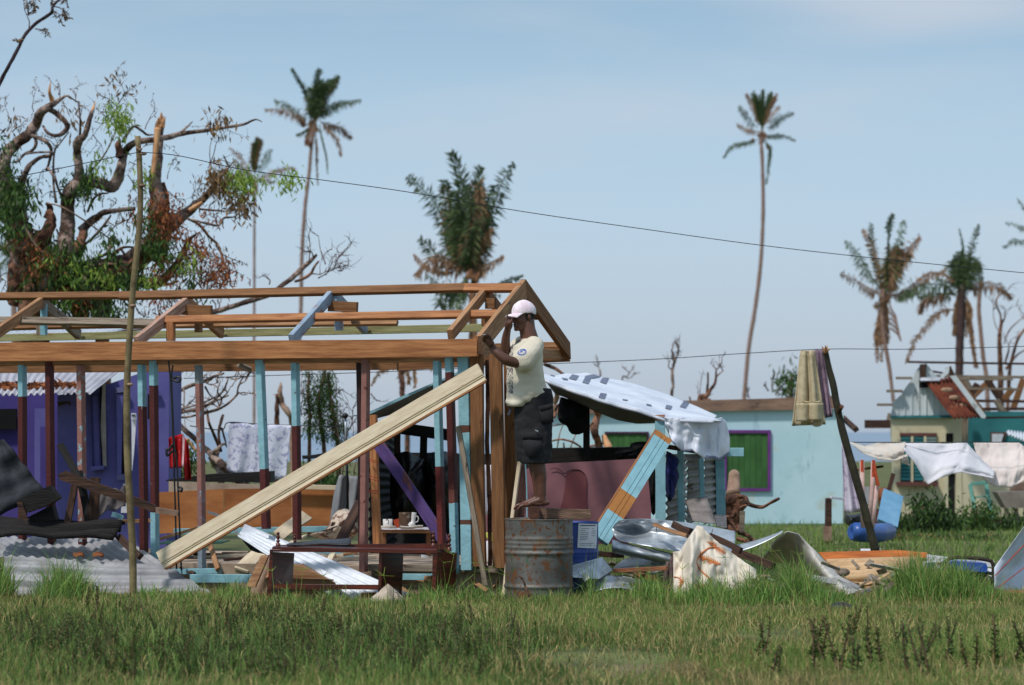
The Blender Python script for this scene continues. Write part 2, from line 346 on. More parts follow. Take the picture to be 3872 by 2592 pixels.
# ridge and purlins on the two slopes; normals lean with the slope
SL = math.atan2(.67, 1.18); NF = (E2*math.sin(SL)*1 + Vector((0,0,-1))*math.cos(SL)); NF = (E2*.86 - Vector((0,0,1))*.5).normalized()
def pur(c0, x0, y0, c1, x1, y1, d, wd=.075, t=.05, m=WOOD, n=None):
    return beam('purlin', bp(c0, x0, y0, d), bp(c1, x1, y1, d), wd, t, m, H, n or NF, seg=6, warp=.006)
pur('B', -60, 817, 'B', 885, 808, 1.0, .066, .05, WOOD2)
pur('B', 880, 812, 'K', 172, 262, .98, .078, .05, WOOD2)
pur('K', 170, 266, 'K', 835, 262, .97, .078, .05, WOOD)
pur('B', -60, 998, 'B', 1150, 1018, .52, .072, .045, GREYW)
pur('B', 1148, 993, 'K', 570, 572, .50, .072, .045, WOOD)
pur('B', -60, 1052, 'B', 900, 1030, 1.6, .05, .045, WOOD2)
pur('B', 900, 1036, 'F', 1960, 530, 1.55, .05, .045, WOODP)
# trusses: rafters in planes square to the front wall
def raft(px0, py0, px1, py1, c, back=False, m=WOODP, d0=1.0, d1=0.0, wd=.1, t=.05):
    return beam('rafter', bp(c, px0, py0, d0), bp(c, px1, py1, d1), wd, t, m, H, E1*-1, seg=2, warp=.003)
BLUER = mat('pale_blue_rafter', (156,174,190), (124,142,160), 5, bump=.3, grain=5, spots=[(4, .56, (150,116,106), (1,2,2))])
raft(325, 870, -40, 1120, 'B'); raft(330, 870, 600, 1110, 'B', d0=1.0, d1=1.9, m=GREYW)
raft(1400, 870, 1030, 1165, 'B', m=mat('pinkish_sawn_rafter', (196,160,140), (150,114,96), 4, grain=8)); raft(1400, 860, 1660, 1100, 'B', d0=1.0, d1=1.9)
raft(1375, 290, 1010, 700, 'F', m=BLUER); raft(1410, 290, 1690, 600, 'F', d0=1.0, d1=1.9, m=BLUER)
raft(440, 350, 40, 840, 'K'); raft(480, 360, 700, 640, 'K', d0=1.0, d1=1.9, m=WOOD2)
def post(c, x, y0, y1, d, wd, m, name='king_post'): return beam(name, bp(c, x, y0, d), bp(c, x, y1, d), wd, .05, m, H, E2, seg=2, warp=.002)
post('B', 316, 880, 1112, 1.02, .055, TURQ); post('B', 285, 1010, 1112, 1.1, .05, GREYW)
post('B', 1257, 1015, 1156, .48, .075, WOOD); post('B', 1462, 1010, 1092, 1.05, .065, WOOD2)
post('F', 1413, 500, 612, 1.02, .07, BLUER); post('K', 448, 600, 735, .96, .12, WOOD2)
for c, x0, y0, x1, y1, d in (('B', 1325, 925, 1560, 930, .93), ('F', 1322, 388, 1586, 398, .93), ('K', 420, 465, 530, 465, .93)):
    beam('gusset_board', bp(c, x0, y0, d), bp(c, x1, y1, d), .095, .045, WOOD2, H, E2, seg=1)
beam('rafter', bp('F', 500, 935, .9), bp('F', 610, 985, 1.0), .05, .05, GREYW, H, E2)
# the gable: two barge boards and the tie under them
ridge = gp('K', 905, 178); rin = gp('K', 920, 408)
board('barge_board', [ridge, gp('K', 372, 848), gp('K', 388, 1056), gp('K', 530, 890), rin], E1*-.045, WOODP, H, ax=gp('K', 372, 848))
board('barge_board', [gp('K', 905, 178, .003), rin, gp('K', 1440, 1125, .003), gp('K', 1432, 930, .003)], E1*-.045, WOOD2, H, ax=gp('K', 1432, 930))
board('plumb_cut', [gp('K', 336, 852, .004), gp('K', 370, 848, .004), gp('K', 386, 1057, .004), gp('K', 340, 1057, .004)], E1*-.04, WOOD, H)
beam('collar_tie', gp('K', 560, 600, -.06), gp('K', 1075, 622, -.06), .06, .05, WOOD2, H, -E1)
beam('tie_beam', gp('K', 330, 1030, -.06), gp('K', 1400, 1075, -.06), .09, .045, WOODP, H, -E1)
# studs (old painted ones, then new brown boards)
def stud(c0, x0, y0, c1, x1, y1, bands, wd=.052, t=.085, d=0.0, spots=(), lab=None, m=None):
    a, b = bp(c0, x0, y0, d), bp(c1, x1, y1, d); L = (b-a).length
    a += E1*wd/2; b += E1*wd/2
    m = m or mat('painted_stud', bands[0][1], bands=[(p*L, q) for p, q in bands], L=L, scale=8, bump=.45, rough=.65, spots=spots)
    o = beam('stud', a, b, wd, t, m, H, E2, seg=6, warp=.006); 
    if lab: o['label'] = lab
PE = [(14, .66, (92,84,80)), (9, .7, (160,176,178))]
stud('C', 162, 198, 'C', 164, 2000, [(0, TQ), (.17, MR)], spots=PE[:1], lab='stud turquoise above and maroon below')
stud('C', 414, 172, 'C', 440, 2000, [(0, MR), (.97, TQ)], d=-.03, spots=PE[1:], lab='maroon stud with a pale right edge')
stud('C', 704, 203, 'C', 722, 1900, [(0, PK), (.96, MR)], wd=.05, spots=[(11, .56, (144,178,186))], lab='peeling pink stud with turquoise flakes')
stud('C', 1268, 195, 'D', 1042, 625, [(0, TQ), (.22, MR)], spots=PE[1:], lab='stud turquoise above and maroon below, left of a pair')
stud('C', 1378, 158, 'D', 1126, 625, [(0, TQ), (.13, MR), (.77, TQ)], d=-.03, spots=PE[:1], lab='stud turquoise at both ends and maroon between, right of a pair')
stud('C', 1800, 198, 'G', 312, 1375, [(0, (132,140,142)), (.1, PK), (.62, (142,104,100)), (.8, (140,150,160))], wd=.045, spots=[(10, .58, (134,150,160))], lab='flaking pink and grey stud')
stud('F', 645, 886, 'G', 822, 1062, [(0, TQ), (.655, MR)], wd=.058, d=-.03, spots=PE[:1], lab='leaning stud turquoise above and maroon below')
stud('F', 976, 915, 'G', 1072, 1150, [(0, TQ), (.36, MR)], wd=.052, spots=PE[:1], lab='stud turquoise above and maroon below, beside the leaning one')
stud('F', 1582, 908, 'I', 865, 640, [(0, (48,28,28)), (.96, MR)], wd=.04, d=.05, lab='dark brown stud behind the pink one')
stud('F', 1632, 880, 'I', 874, 890, [(0, PK), (.35, (112,58,54)), (.42, PK)], wd=.052, d=-.03, spots=[(10, .6, (90,44,40)), (13, .7, (170,190,196))], lab='peeling pink stud with turquoise edge')
stud('H', 822, 160, 'I', 1602, 645, [(0, TQ), (.58, (104,40,34))], wd=.052, d=-.02, spots=PE[:1], lab='turquoise stud with maroon foot, right of the purple board')
stud('H', 932, 125, 'I', 1722, 905, [(0, TQ), (.075, MR), (.62, (108,60,50)), (.68, TQ)], wd=.056, d=-.04, spots=PE[:1], lab='stud maroon in the middle and turquoise at both ends')
stud('H', 1050, 122, 'I', 1818, 872, [(0, TQ), (.325, (96,60,46)), (.362, TQ), (.77, (96,60,46)), (.795, TQ)], wd=.098, t=.05, d=-.02, spots=PE[:1], lab='wide turquoise stud with bare bands')
for x0, y0, x1, y1, c1, wd, d in ((1168, 100, 228, 895, 'M', .115, 0), (1342, 95, 424, 910, 'M', .112, -.05), (1478, 120, 548, 930, 'M', .1, .15)):
    stud('H', x0, y0, c1, x1, y1, None, wd=wd, t=.045, d=d, m=WOOD2, lab=None)
# ---------------- poles and boards leaning on the frame: things of their own
b_ = MB(); pts = catmull([bp('H', 1330, 150, .12), bp('H', 1335, 500, .12), bp('H', 1328, 900, .12), bp('H', 1348, 1400, .12), bp('M', 395, 200, .12), bp('M', 400, 900, .12)], 5)
b_.tube(pts, [.019]*len(pts), 8, .35).build('rough_pole', BARKR, None, True, label='thin reddish bark pole standing between the new brown studs', category='pole')
def cream_board():
    a, b = bp('H', 1275, 265, -.32), bp('G', 15, 1350, -.75)
    a = at('H', 1278, 266, a.y); b = at('G', 10, 1320, b.y)
    M = frame(a, b, (0, 1, -.3)); prof = [(-u, v) for u, v in [(-.088, 0), (.018, 0), (.026, .010), (.034, .003), (.043, .012), (.052, .010), (.074, .005), (.080, .03), (-.08, .04)]]
    L = (b-a).length; vs = []; fs = []; n = 8
    for i in range(n+1):
        for u, v in prof: vs.append(M @ Vector((L*i/n, u, v)))
    for i in range(n):
        for j in range(9): fs.append((i*9+j, i*9+(j+1) % 9, (i+1)*9+(j+1) % 9, (i+1)*9+j))
    fs += [tuple(range(9)), tuple(range(n*9, n*9+9))]
    r = thing('moulded_board', 'long cream moulded board leaning diagonally against the front of the house frame', 'board', b)
    MB().add(vs, fs).build('board_face', CREAMP, r, M=M)
    MB().bar(M @ Vector((.01, -.0835, .006)), M @ Vector((L-.01, -.0835, .006)), .012, .032, (0,1,-.3)).build('raw_edge', WOOD, r, M=M)
cream_board()
def lean(name, c0, x0, y0, c1, x1, y1, Y0, Y1, wd, t, m, label, cat='board', n=(.3,1,0), **k):
    return beam(name, at(c0, x0, y0, Y0), at(c1, x1, y1, Y1), wd, t, m, None, n, seg=5, warp=.008, label=label, category=cat, **k)
lean('leaning_board', 'H', 305, 920, 'I', 1660, 610, 25.5, 25.0, .105, .04, PURPW, 'worn purple board slanting down behind the turquoise studs')
lean('thin_board', 'H', 1055, 765, 'M', 350, 1085, 24.25, 24.0, .045, .025, GREYW, 'thin grey weathered board leaning on the wide turquoise stud')
lean('cream_batten', 'L', 558, 755, 'M', 532, 1180, 24.35, 24.15, .03, .03, CREAMP, 'narrow cream batten leaning behind the rusty drum', 'batten')
lean('short_board', 'I', 885, 230, 'I', 675, 640, 26.2, 25.8, .09, .04, DARKW, 'short dark brown board slanting over the patterned cushions')
r = thing('tied_post', 'orange-brown post tied with red string beside the purple board', 'post', at('I', 1040, 640, 25.6))
beam('post', at('H', 262, 660, 25.7), at('I', 1035, 640, 25.6), .068, .06, WOOD, r, (.3,1,0))
for y in (1060, 1075, 1215, 1240, 1360, 1372, 1382):
    sl_ = 35 if y < 1300 else random.choice((-8, 6, 0))
    MB().tube([at('H', 230, y, 25.62), at('H', 270, y+sl_*.6, 25.56), at('H', 322, y+sl_, 25.6)], .003, 5).build('string', mat('red_string', (190,70,50), bump=0), r)
lean('leaning_board', 'G', 400, 1165, 'G', 470, 1378, 25.6, 25.2, .045, .03, WOODP, 'short thin pale board leaning below the cream board', n=(0,1,0))
lean('leaning_board', 'G', -20, 1150, 'G', 340, 1045, 26.5, 27.2, .03, .03, WOODP, 'thin orange batten lying on the concrete floor', 'batten', n=(0,1,0))
# the floor slab of the frame, timbers and loose bits on it
fl = MB(); A_, B_, C_, D_ = bp('n', 380, 2085, .15), bp('n', 1960, 2085, .15), bp('n', 1960, 2020, 2.6), bp('n', 380, 2025, 2.6)
for p in (A_, B_, C_, D_): p.z = .26
fl.prism([A_, B_, C_, D_], (0, 0, -.30)); fl.build('floor_slab', CONC, kind='structure')
random.seed(5)
OFF = []
for i in range(20):
    x = random.uniform(620, 1300); d = random.uniform(.4, 2.2); OFF.append((x, d)); p = bp('n', x, 2050, d); p.z = .262
    a = random.uniform(0, 3.14); L = random.uniform(.12, .7)
    m, cw = random.choice([(WOODP, 'tan'), (CREAMP, 'cream'), (GREYW, 'grey'), (TURQ, 'pale blue'), (DARKW, 'dark brown')])
    beam('loose_offcut', p, p+Vector((math.cos(a)*L, math.sin(a)*L*.6, random.uniform(0, .06))), .05, .025, m, None, (0,0,1), seg=1,
         label='%s %s offcut on slab %s, %s' % ('long' if L > .45 else 'short' if L > .25 else 'tiny', cw, 'below the '+('red cloth' if x < 760 else 'pink and grey stud' if x < 880 else 'leaning turquoise stud' if x < 1040 else 'upright turquoise stud' if x < 1180 else 'patterned cushions'), 'near the front edge' if d < 1 else 'halfway back' if d < 1.6 else 'by the plywood wall'), category='offcut', group='offcuts lying on the slab floor')
for i in range(2):
    g = at('G', 400+60*i, 1175, 26.6-.5*i)
    board('glass_shard', [at('G', 0+250*i, 1185, 26.2), at('G', 300+200*i, 1180, 26.2), at('G', 320+250*i, 1160, 27), at('G', 60+300*i, 1165, 27)], (0,0,.01), mat('green_netting', (54,100,84), (30,60,52), 9, bump=.8),
      label='crumpled dark green netting on the slab '+('left of the pink stud' if i == 0 else 'just right of the grey batten'), category='netting').name = 'green_netting'
# ---------------- orange plywood wall and boards behind
pw = thing('plywood_wall', 'long low wall of weathered orange plywood behind the house frame', 'wall', at('G', 700, 1110, 29.5))
for x0, x1, yt0, yt1 in ((-10, 520, 768, 742), (524, 1060, 742, 734), (1064, 1450, 722, 735)):
    board('plywood_panel', [at('G', x0, yt0, 29.5), at('G', x1, yt1, 29.5), at('G', x1, 1075, 29.5), at('G', x0, 1100, 29.5)], (0,.02,0), PLY, pw)
board('backing_board', [at('G', 80, 680, 29.8), at('G', 810, 705, 29.8), at('G', 810, 800, 29.8), at('G', 80, 800, 29.8)], (0,.03,0), CONC, pw)
beam('bottom_rail', at('G', 120, 1083, 29.3), at('G', 1450, 1060, 29.3), .06, .05, TURQ, pw)
beam('top_rail', at('G', 1064, 724, 29.4), at('G', 1450, 733, 29.4), .05, .05, CREAMP, pw)
lean('cream_plank', 'G', 1190, 945, 'G', 960, 1110, 28.2, 27.8, .13, .02, CREAMP, 'pale cream cladding board slanting over the turquoise rail', 'plank')
lean('cream_plank', 'G', 800, 1250, 'G', 660, 1385, 25.6, 25.3, .14, .02, CREAMP, 'pale cream cladding board under the white corrugated sheet', 'plank')
lean('cream_plank', 'G', 1150, 1115, 'G', 1040, 1180, 27.2, 26.8, .1, .02, CREAMP, 'short cream board end behind the black folded bag', 'plank')
# ---------------- overhead cable pole at the left
pole = thing('leaning_pole', 'tall thin crooked pole of raw wood standing in the grass and carrying the cable', 'pole', at('V', 304, 1368, 24.3))
pp = catmull([at('V', 304, 1372, 24.3), at('V', 303, 1250, 24.3), at('V', 292, 1060, 24.3), at('V', 290, 900, 24.3), at('V', 296, 780, 24.3), at('V', 305, 650, 24.3), at('V', 319, 520, 24.3), at('V', 321, 420, 24.3), at('V', 315, 312, 24.3)], 4)
MB().tube(pp, [.033-.010*i/len(pp) for i in range(len(pp))], 12, .12).build('stem', mat('greenish_raw_pole', (136,120,86), (98,84,58), 6, bump=.6), pole, True)
for x, y in ((297, 700), (290, 880), (321, 352), (318, 425)): MB().ball(at('V', x+7*(y%2 or 1), y, 24.28), (.03, .03, .016)).build('knot', BARKP, pole, True)
for dx, dy in ((-6, -16), (8, -12)): MB().tube([at('V', 317, 345, 24.28), at('V', 317+dx, 352+dy, 24.26)], [.012, .007], 6).build('fork_stub', BARKP, pole, True)
random.seed(3)
def cable(name, pts, r, label, cat='cable'):
    p = catmull(pts, 8); return MB().tube(p, [r]*len(p), 6).build(name, CABLE, None, True, label=label, category=cat)
cable('overhead_cable', [at('V', -60, 424, 24.4), at('V', 0, 412, 24.4), at('V', 130, 387, 24.35), at('V', 250, 362, 24.3), at('V', 311, 350, 24.25), at('V', 325, 349, 24.25), at('V', 410, 357, 24.4), at('V', 560, 389, 24.6),
   at('V', 750, 414, 25), at('V', 935, 440, 25.4), at('V', 1200, 485, 26), at('V', 1470, 524, 26.6), at('V', 1745, 562, 27), at('V', 2050, 596, 27.6), at('V', 2420, 632, 28)], .0036, 'dark overhead cable running from the crooked pole across the whole sky')
cable('washing_line', [at('V', 420, 866, 31), at('V', 600, 860, 31), at('V', 900, 850, 31), at('V', 1250, 833, 31), at('V', 1500, 822, 31), at('V', 1700, 809, 31), at('V', 1888, 799, 31), at('V', 2100, 799, 31.3), at('V', 2400, 791, 31.6)], .004,
   'thin washing line strung high past the top of the dark prop pole', 'line')
rope = thing('hanging_cord', 'black knotted cord hanging from the eave board in two long strands', 'cord', bp('D', 1350, 690, -.05))
for k, xs in enumerate((((1562, 160), (1578, 330), (1592, 560), (1604, 900), (1612, 1150), (1625, 1560), (1636, 2090)), ((1602, 200), (1588, 330), (1600, 620), (1612, 900), (1638, 1100), (1652, 1400), (1680, 2100)))):
    MB().tube(catmull([bp('C', x, y, -.06-.01*k) for x, y in xs], 6), .0085, 6).build('strand', BLACK, rope, True)
for pts in ([(1590, 330), (1650, 355), (1675, 325), (1640, 308), (1600, 330)], [(1605, 930), (1565, 985), (1545, 975), (1550, 1040), (1600, 990)], [(1650, 1350), (1680, 1370), (1685, 1340), (1655, 1330)]):
    MB().tube(catmull([bp('C', x, y, -.07) for x, y in pts], 5), .011, 6).build('knot', BLACK, rope, True)

# ================================================================ DRUMS, BLOCKS
DR = thing('rusty_drum', 'dented grey steel drum with rust and green paint scratches, the man stands on it', 'drum', at('M', 885, 1175, 24.0))
cdr = DR.location.copy(); cdr.z = 0; rr = px('M', 24.0)*333
zt = at('M', 885, 428, 24.0).z; zr = lambda y: at('M', 885, y, 24.0-rr).z
def drumprof(zt, ridges, z0=-.05):
    z = z0; P = [(z0, 1.0)]; 
    n = 70
    for i in range(1, n):
        z = z0 + (zt-z0)*i/n; r = 1.0
        for c, h, w_ in ridges: r += h*math.exp(-((z-c)/w_)**2)
        P.append((z, r))
    P += [(zt-.008, 1.0), (zt, 1.018), (zt+.006, 1.015), (zt+.004, .985), (zt-.02, .98)]
    return P
def revolve(c, R0, P, n=48, dent=0):
    vs = []; fs = []
    for z, r in P:
        for j in range(n):
            a = 2*math.pi*j/n; q = R0*r + dent*noise.noise(Vector((math.cos(a)*1.6, math.sin(a)*1.6, z*3)))
            vs.append(Vector((c.x+q*math.cos(a), c.y+q*math.sin(a), z)))
    for i in range(len(P)-1):
        for j in range(n): fs.append((i*n+j, i*n+(j+1) % n, (i+1)*n+(j+1) % n, (i+1)*n+j))
    k = len(vs); vs.append(Vector((c.x, c.y, P[-1][0]))); m = (len(P)-1)*n
    for j in range(n): fs.append((m+j, m+(j+1) % n, k))
    return MB().add(vs, fs)
DRUM = mat('rusty_drum_steel', (126,124,118), (88,86,82), 3, rough=.55, metal=.35, bump=.3, spots=[(5, .60, (118,104,88)), (8, .60, (64,104,76), (1,1,.6)), (11, .54, (120,80,54), (1,1,.7)), (26, .57, (104,66,44))])
rid = [(zr(y), .028, .012) for y in (628, 672, 715)] + [(zr(770), .045, .016), (zr(1105), .04, .014)]
revolve(cdr, rr, drumprof(zt, rid), 56, .009).build('drum_body', DRUM, DR, True)
lidv = []
for j in range(40): a = j*math.pi/20; lidv.append(Vector((cdr.x+rr*.97*math.cos(a), cdr.y+rr*.97*math.sin(a), zt-.015)))
MB().prism(lidv, (0,0,-.006)).build('lid', DRUM, DR)
BD = thing('blue_drum', 'blue steel drum with a white printed label half hidden behind the rusty one', 'drum', at('M', 1300, 1200, 24.55))
BLUE = mat('blue_drum_paint', (34,72,152), (26,56,128), 5, rough=.4, bump=.1, spots=[(16, .7, (70,60,70))], spec=.5)
cb = at('M', 1180, 1200, 24.6); cb.z = 0; zb = at('M', 1300, 460, 24.6).z; rb = px('M', 24.6)*290
zq = lambda y: at('M', 885, y, 24.3).z
revolve(cb, rb, drumprof(zb, [(zq(765), .04, .014), (zq(800), .02, .012), (zq(1110), .035, .014)]), 48).build('drum_body', BLUE, BD, True)
lidv = [Vector((cb.x+rb*.97*math.cos(a*math.pi/20), cb.y+rb*.97*math.sin(a*math.pi/20), zb-.012)) for a in range(40)]
MB().prism(lidv, (0,0,-.006)).build('lid', BLUE, BD)
def onlabel(x, y, out=.004):                      # label wraps round the drum
    p = at('M', x, y, 24.4); dx = (p.x-cb.x)/rb; dx = max(-.999, min(.999, dx)); yy = cb.y - math.sqrt(1-dx*dx)*(rb*1.0+out)
    return Vector((cb.x+dx*(rb+out), yy, at('M', x, y, yy).z))
LW = mat('white_label', (224,226,230), (208,210,216), 4, bump=0, rough=.5)
MB().sheet(lambda u, v: onlabel(1272+188*u - 12*v, 470+240*v+8*u), 12, 4, .001).build('label', LW, BD)
INK = mat('printed_ink', (66,68,84), bump=0)
for k, (x0, x1, y) in enumerate([(1290, 1440, 487), (1300, 1375, 520), (1400, 1425, 520), (1290, 1340, 540), (1400, 1440, 545), (1290, 1370, 560), (1395, 1440, 565), (1288, 1370, 578), (1288, 1360, 596), (1400, 1435, 590), (1286, 1366, 612), (1286, 1350, 628), (1286, 1420, 668), (1284, 1400, 684)]):
    h = 9 if k == 0 else 3.4
    MB().sheet(lambda u, v: onlabel(x0+(x1-x0)*u, y+h*v, .0065), 5, 1, .0005).build('printed_line', INK, BD)
wb = thing('timber_block', 'short square-ended dark block laid on the rusty drum under his foot', 'block', at('M', 840, 428, 23.85))
board('block_body', [at('M', 782, 318, 23.8), at('M', 800, 300, 23.8), at('M', 876, 300, 23.8), at('M', 890, 318, 23.8), at('M', 884, 424, 23.8), at('M', 790, 424, 23.8)], (0,.5,0), mat('rough_dark_block', (96,62,46), (60,38,30), 8, bump=.8, spots=[(30, .68, (190,160,120))]), wb, ax=at('M', 782, 318, 23.8)+Vector((0,.4,0)))
o = board('timber_plank', [at('M', 892, 318, 24.0), at('M', 1025, 322, 24.0), at('M', 1110, 330, 24.0), at('M', 1215, 330, 24.0), at('M', 1395, 336, 24.0), at('M', 1395, 428, 24.0), at('M', 1215, 426, 24.0), at('M', 892, 424, 24.0)], (0,.1,0),
  mat('weathered_brown_plank', (132,104,86), (90,68,54), 5, grain=6, bump=.7), label='rough weathered timber lying across both drums', category='timber')
# ================================================================ DARK WOOD SHELF UNIT
S1 = thing('shelf_unit', 'overturned dark mahogany shelf unit with turned knobs standing in the grass', 'shelf unit', at('I', 900, 1160, 23.9))
def sp(name, pts, ext, par=S1, m=SHELFW): return board(name, pts, ext, m, par)
Yf, Yk = 23.8, 24.15
sp('top_board', [at('I', 70, 660, Yf), at('I', 1590, 690, Yf), at('I', 1590, 712, Yf), at('I', 72, 682, Yf)], (0,.36,0))
sp('back_rail', [at('I', 140, 640, 24.18), at('I', 1700, 628, 24.18), at('I', 1700, 690, 24.18), at('I', 140, 680, 24.18)], (0,.03,0))
sp('side_panel', [at('I', 50, 682, Yf), at('I', 76, 684, Yf), at('I', 60, 1170, Yf), at('I', 22, 1170, Yf)], (0,.04,0))
sp('side_panel', [at('I', 76, 706, Yf+.05), at('I', 265, 716, 24.15), at('I', 240, 1165, 24.15), at('I', 70, 1165, Yf+.05)], (.01,.02,0))
sp('front_strip', [at('I', 50, 684, Yf-.02), at('I', 1600, 695, Yf-.02), at('I', 1600, 716, Yf-.02), at('I', 50, 704, Yf-.02)], (0,.018,0))
sp('middle_panel', [at('I', 1062, 706, Yf+.02), at('I', 1088, 706, Yf+.02), at('I', 1078, 1120, Yf+.02), at('I', 1050, 1120, Yf+.02)], (0,.04,0))
sp('middle_panel', [at('I', 1088, 706, Yf+.05), at('I', 1276, 716, 24.15), at('I', 1262, 1110, 24.15), at('I', 1078, 1110, Yf+.05)], (.01,.02,0))
sp('end_panel', [at('I', 1560, 700, Yf+.02), at('I', 1778, 714, 24.2), at('I', 1755, 1080, 24.2), at('I', 1552, 1100, Yf+.02)], (.01,.03,0))
sp('end_strip', [at('I', 1560, 686, Yf-.01), at('I', 1604, 686, Yf-.01), at('I', 1584, 1050, Yf-.01), at('I', 1550, 1050, Yf-.01)], (0,.02,0))
sp('lower_rail', [at('I', 80, 1004, Yf), at('I', 1056, 1012, Yf), at('I', 1056, 1056, Yf), at('I', 80, 1046, Yf)], (0,.05,0))
def knob(x, y0, y1, Y):
    p = at('I', x, y1, Y); q = at('I', x, y0, Y); h = q.z-p.z
    P = [(0, 1.15), (.22, 1.15), (.24, .6), (.3, .55), (.33, .95), (.42, .98), (.46, .5), (.52, .5), (.56, .9), (.68, 1.0), (.76, .8), (.8, .55), (.84, .8), (.93, .85), (1, .3)]
    revolve(p, .0105*1.6, [(p.z+h*a, b) for a, b in P], 14).build('turned_knob', SHELFW, S1, True)
knob(126, 520, 655, Yf+.06); knob(280, 540, 640, 24.15); knob(1565, 515, 660, Yf+.06); knob(1712, 538, 700, 24.16)
b_ = MB().sheet(lambda u, v: at('I', 205+590*u+(6 if v else 0), 632-34*(u**.25)*v-20*u*u*v*1.4+4*math.sin(u*9), 23.95+.2*v), 20, 4, .012)
b_.build('folded_bag', mat('dark_vinyl', (58,60,64), (36,38,42), 6, rough=.4, bump=.4), None, True, label='dark grey folded vinyl case lying on top of the shelf unit', category='case')
# white corrugated roofing leaning down to the right behind the shelf
c = corr(at('G', 690, 1025, 25.4), at('G', 1700, 1440, 24.3)+Vector((.35,0,-.15)), at('G', 1360, 1560, 24.22)+Vector((.3,0,-.22)), at('G', 632, 1122, 24.95), 6, .012, .0018, along='v', nv=10, warp=.012)
c.build('corrugated_sheet', STEELW, None, True, label='white corrugated roofing sheet sliding down behind the shelf unit', category='roofing sheet')
r = thing('torn_flashing', 'thin twisted grey metal strip poking up left of the white corrugated sheet', 'metal strip', at('G', 640, 1110, 25))
MB().prism([at('G', 388, 915, 25), at('G', 470, 938, 25), at('G', 545, 985, 25), at('G', 650, 1105, 25), at('G', 632, 1110, 25), at('G', 535, 1000, 25), at('G', 460, 958, 25), at('G', 392, 935, 25)], (0,.015,0)).build('strip', STEELG, r)
MB().prism([at('G', 660, 1140, 25), at('G', 760, 1190, 25), at('G', 885, 1262, 25), at('G', 800, 1255, 25), at('G', 740, 1235, 25)], (0,.015,0)).build('fold', STEELD, r)
# log and carton to the left of the shelf
r = thing('split_log', 'knotty split log standing in the grass left of the shelf unit', 'log', at('G', 860, 1560, 24.3))
MB().tube(catmull([at('G', 800, 1620, 24.5), at('G', 850, 1480, 24.5), at('G', 870, 1380, 24.5), at('G', 862, 1290, 24.5)], 3), [.095, .09, .085, .08, .08, .075, .07, .065, .06, .055], 14, .5).build('log_wood', BARKP, r, True)
board('split_face', [at('G', 820, 1275, 24.2), at('G', 880, 1270, 24.2), at('G', 770, 1530, 24.1), at('G', 700, 1520, 24.1)], (.01,.03,0), WOODP, r)
r = thing('plywood_carton', 'brown damp box lying behind the lower rail of the shelf unit', 'box', at('I', 400, 1150, 24.5))
MB().prism([at('I', 240, 830, 24.45), at('I', 330, 830, 24.45), at('I', 650, 990, 24.45), at('I', 700, 1160, 24.45), at('I', 240, 1160, 24.45)], (0,.35,0)).build('box_side', WOODP, r)
for y in (950, 1040): MB().prism([at('I', 245, y, 24.43), at('I', 640, y+10, 24.43), at('I', 640, y+22, 24.43), at('I', 245, y+12, 24.43)], (0,.02,0)).build('box_slat', DARKW, r)
# paper sack
r = thing('crumpled_sack', 'crumpled off-white paper sack lying in the grass before the shelf unit', 'sack', at('I', 1090, 1240, 23.5))
def sack(u, v):
    x = 860+460*u; top = 1000+abs(u-.62)*(420 if u > .62 else 390); y = top + (1260-top)*v
    return at('I', x-60*v*(1-u), y, 23.75-.35*v + .05*noise.noise(Vector((u*6, v*5, 2))) + (.12*(u-.66) if u > .66 else 0))
MB().sheet(sack, 26, 12, .004).build('sack_paper', mat('sack_paper', (206,194,178), (172,156,138), 5, bump=.7, rough=.9), r, True)
for k in range(7):
    x = 1180+random.uniform(0, 80); y = 1035+k*18
    MB().prism([at('I', x, y, 23.66-.03*k), at('I', x+26, y+14, 23.66-.03*k), at('I', x+20, y+22, 23.66-.03*k), at('I', x-3, y+6, 23.66-.03*k)], (0,.003,0)).build('ink_mark', INK, r)
r = thing('plastic_canister', 'small grey dented metal canister half sunk in the grass under the shelf rail', 'canister', at('I', 660, 1160, 23.95))
MB().tube([at('I', 610, 1150, 24), at('I', 655, 1085, 24), at('I', 715, 1060, 24)], [.028, .034, .03], 12).build('canister_body', STEELG, r, True)
MB().tube([at('I', 690, 1020, 23.95), at('I', 712, 1070, 23.95), at('I', 730, 1140, 23.95)], [.01, .008, .004], 6).build('handle', STEELG, r, True)
# strip of buried board and string in the grass, twig by the drum
lean('sunk_board', 'M', -20, 1160, 'M', 560, 1215, 23.9, 23.75, .03, .03, DARKW, 'long thin dark board sunk in the grass from shelf unit to drum', n=(0,1,0))
MB().tube(catmull([at('M', 685, 985, 23.6), at('M', 720, 1020, 23.6), at('M', 755, 1110, 23.6), at('M', 785, 1195, 23.55)], 4), [.008]*9+[.01]*4, 7, .3).build('bent_stick', BARKR, None, True, label='short bent reddish stick standing before the rusty drum', category='stick')

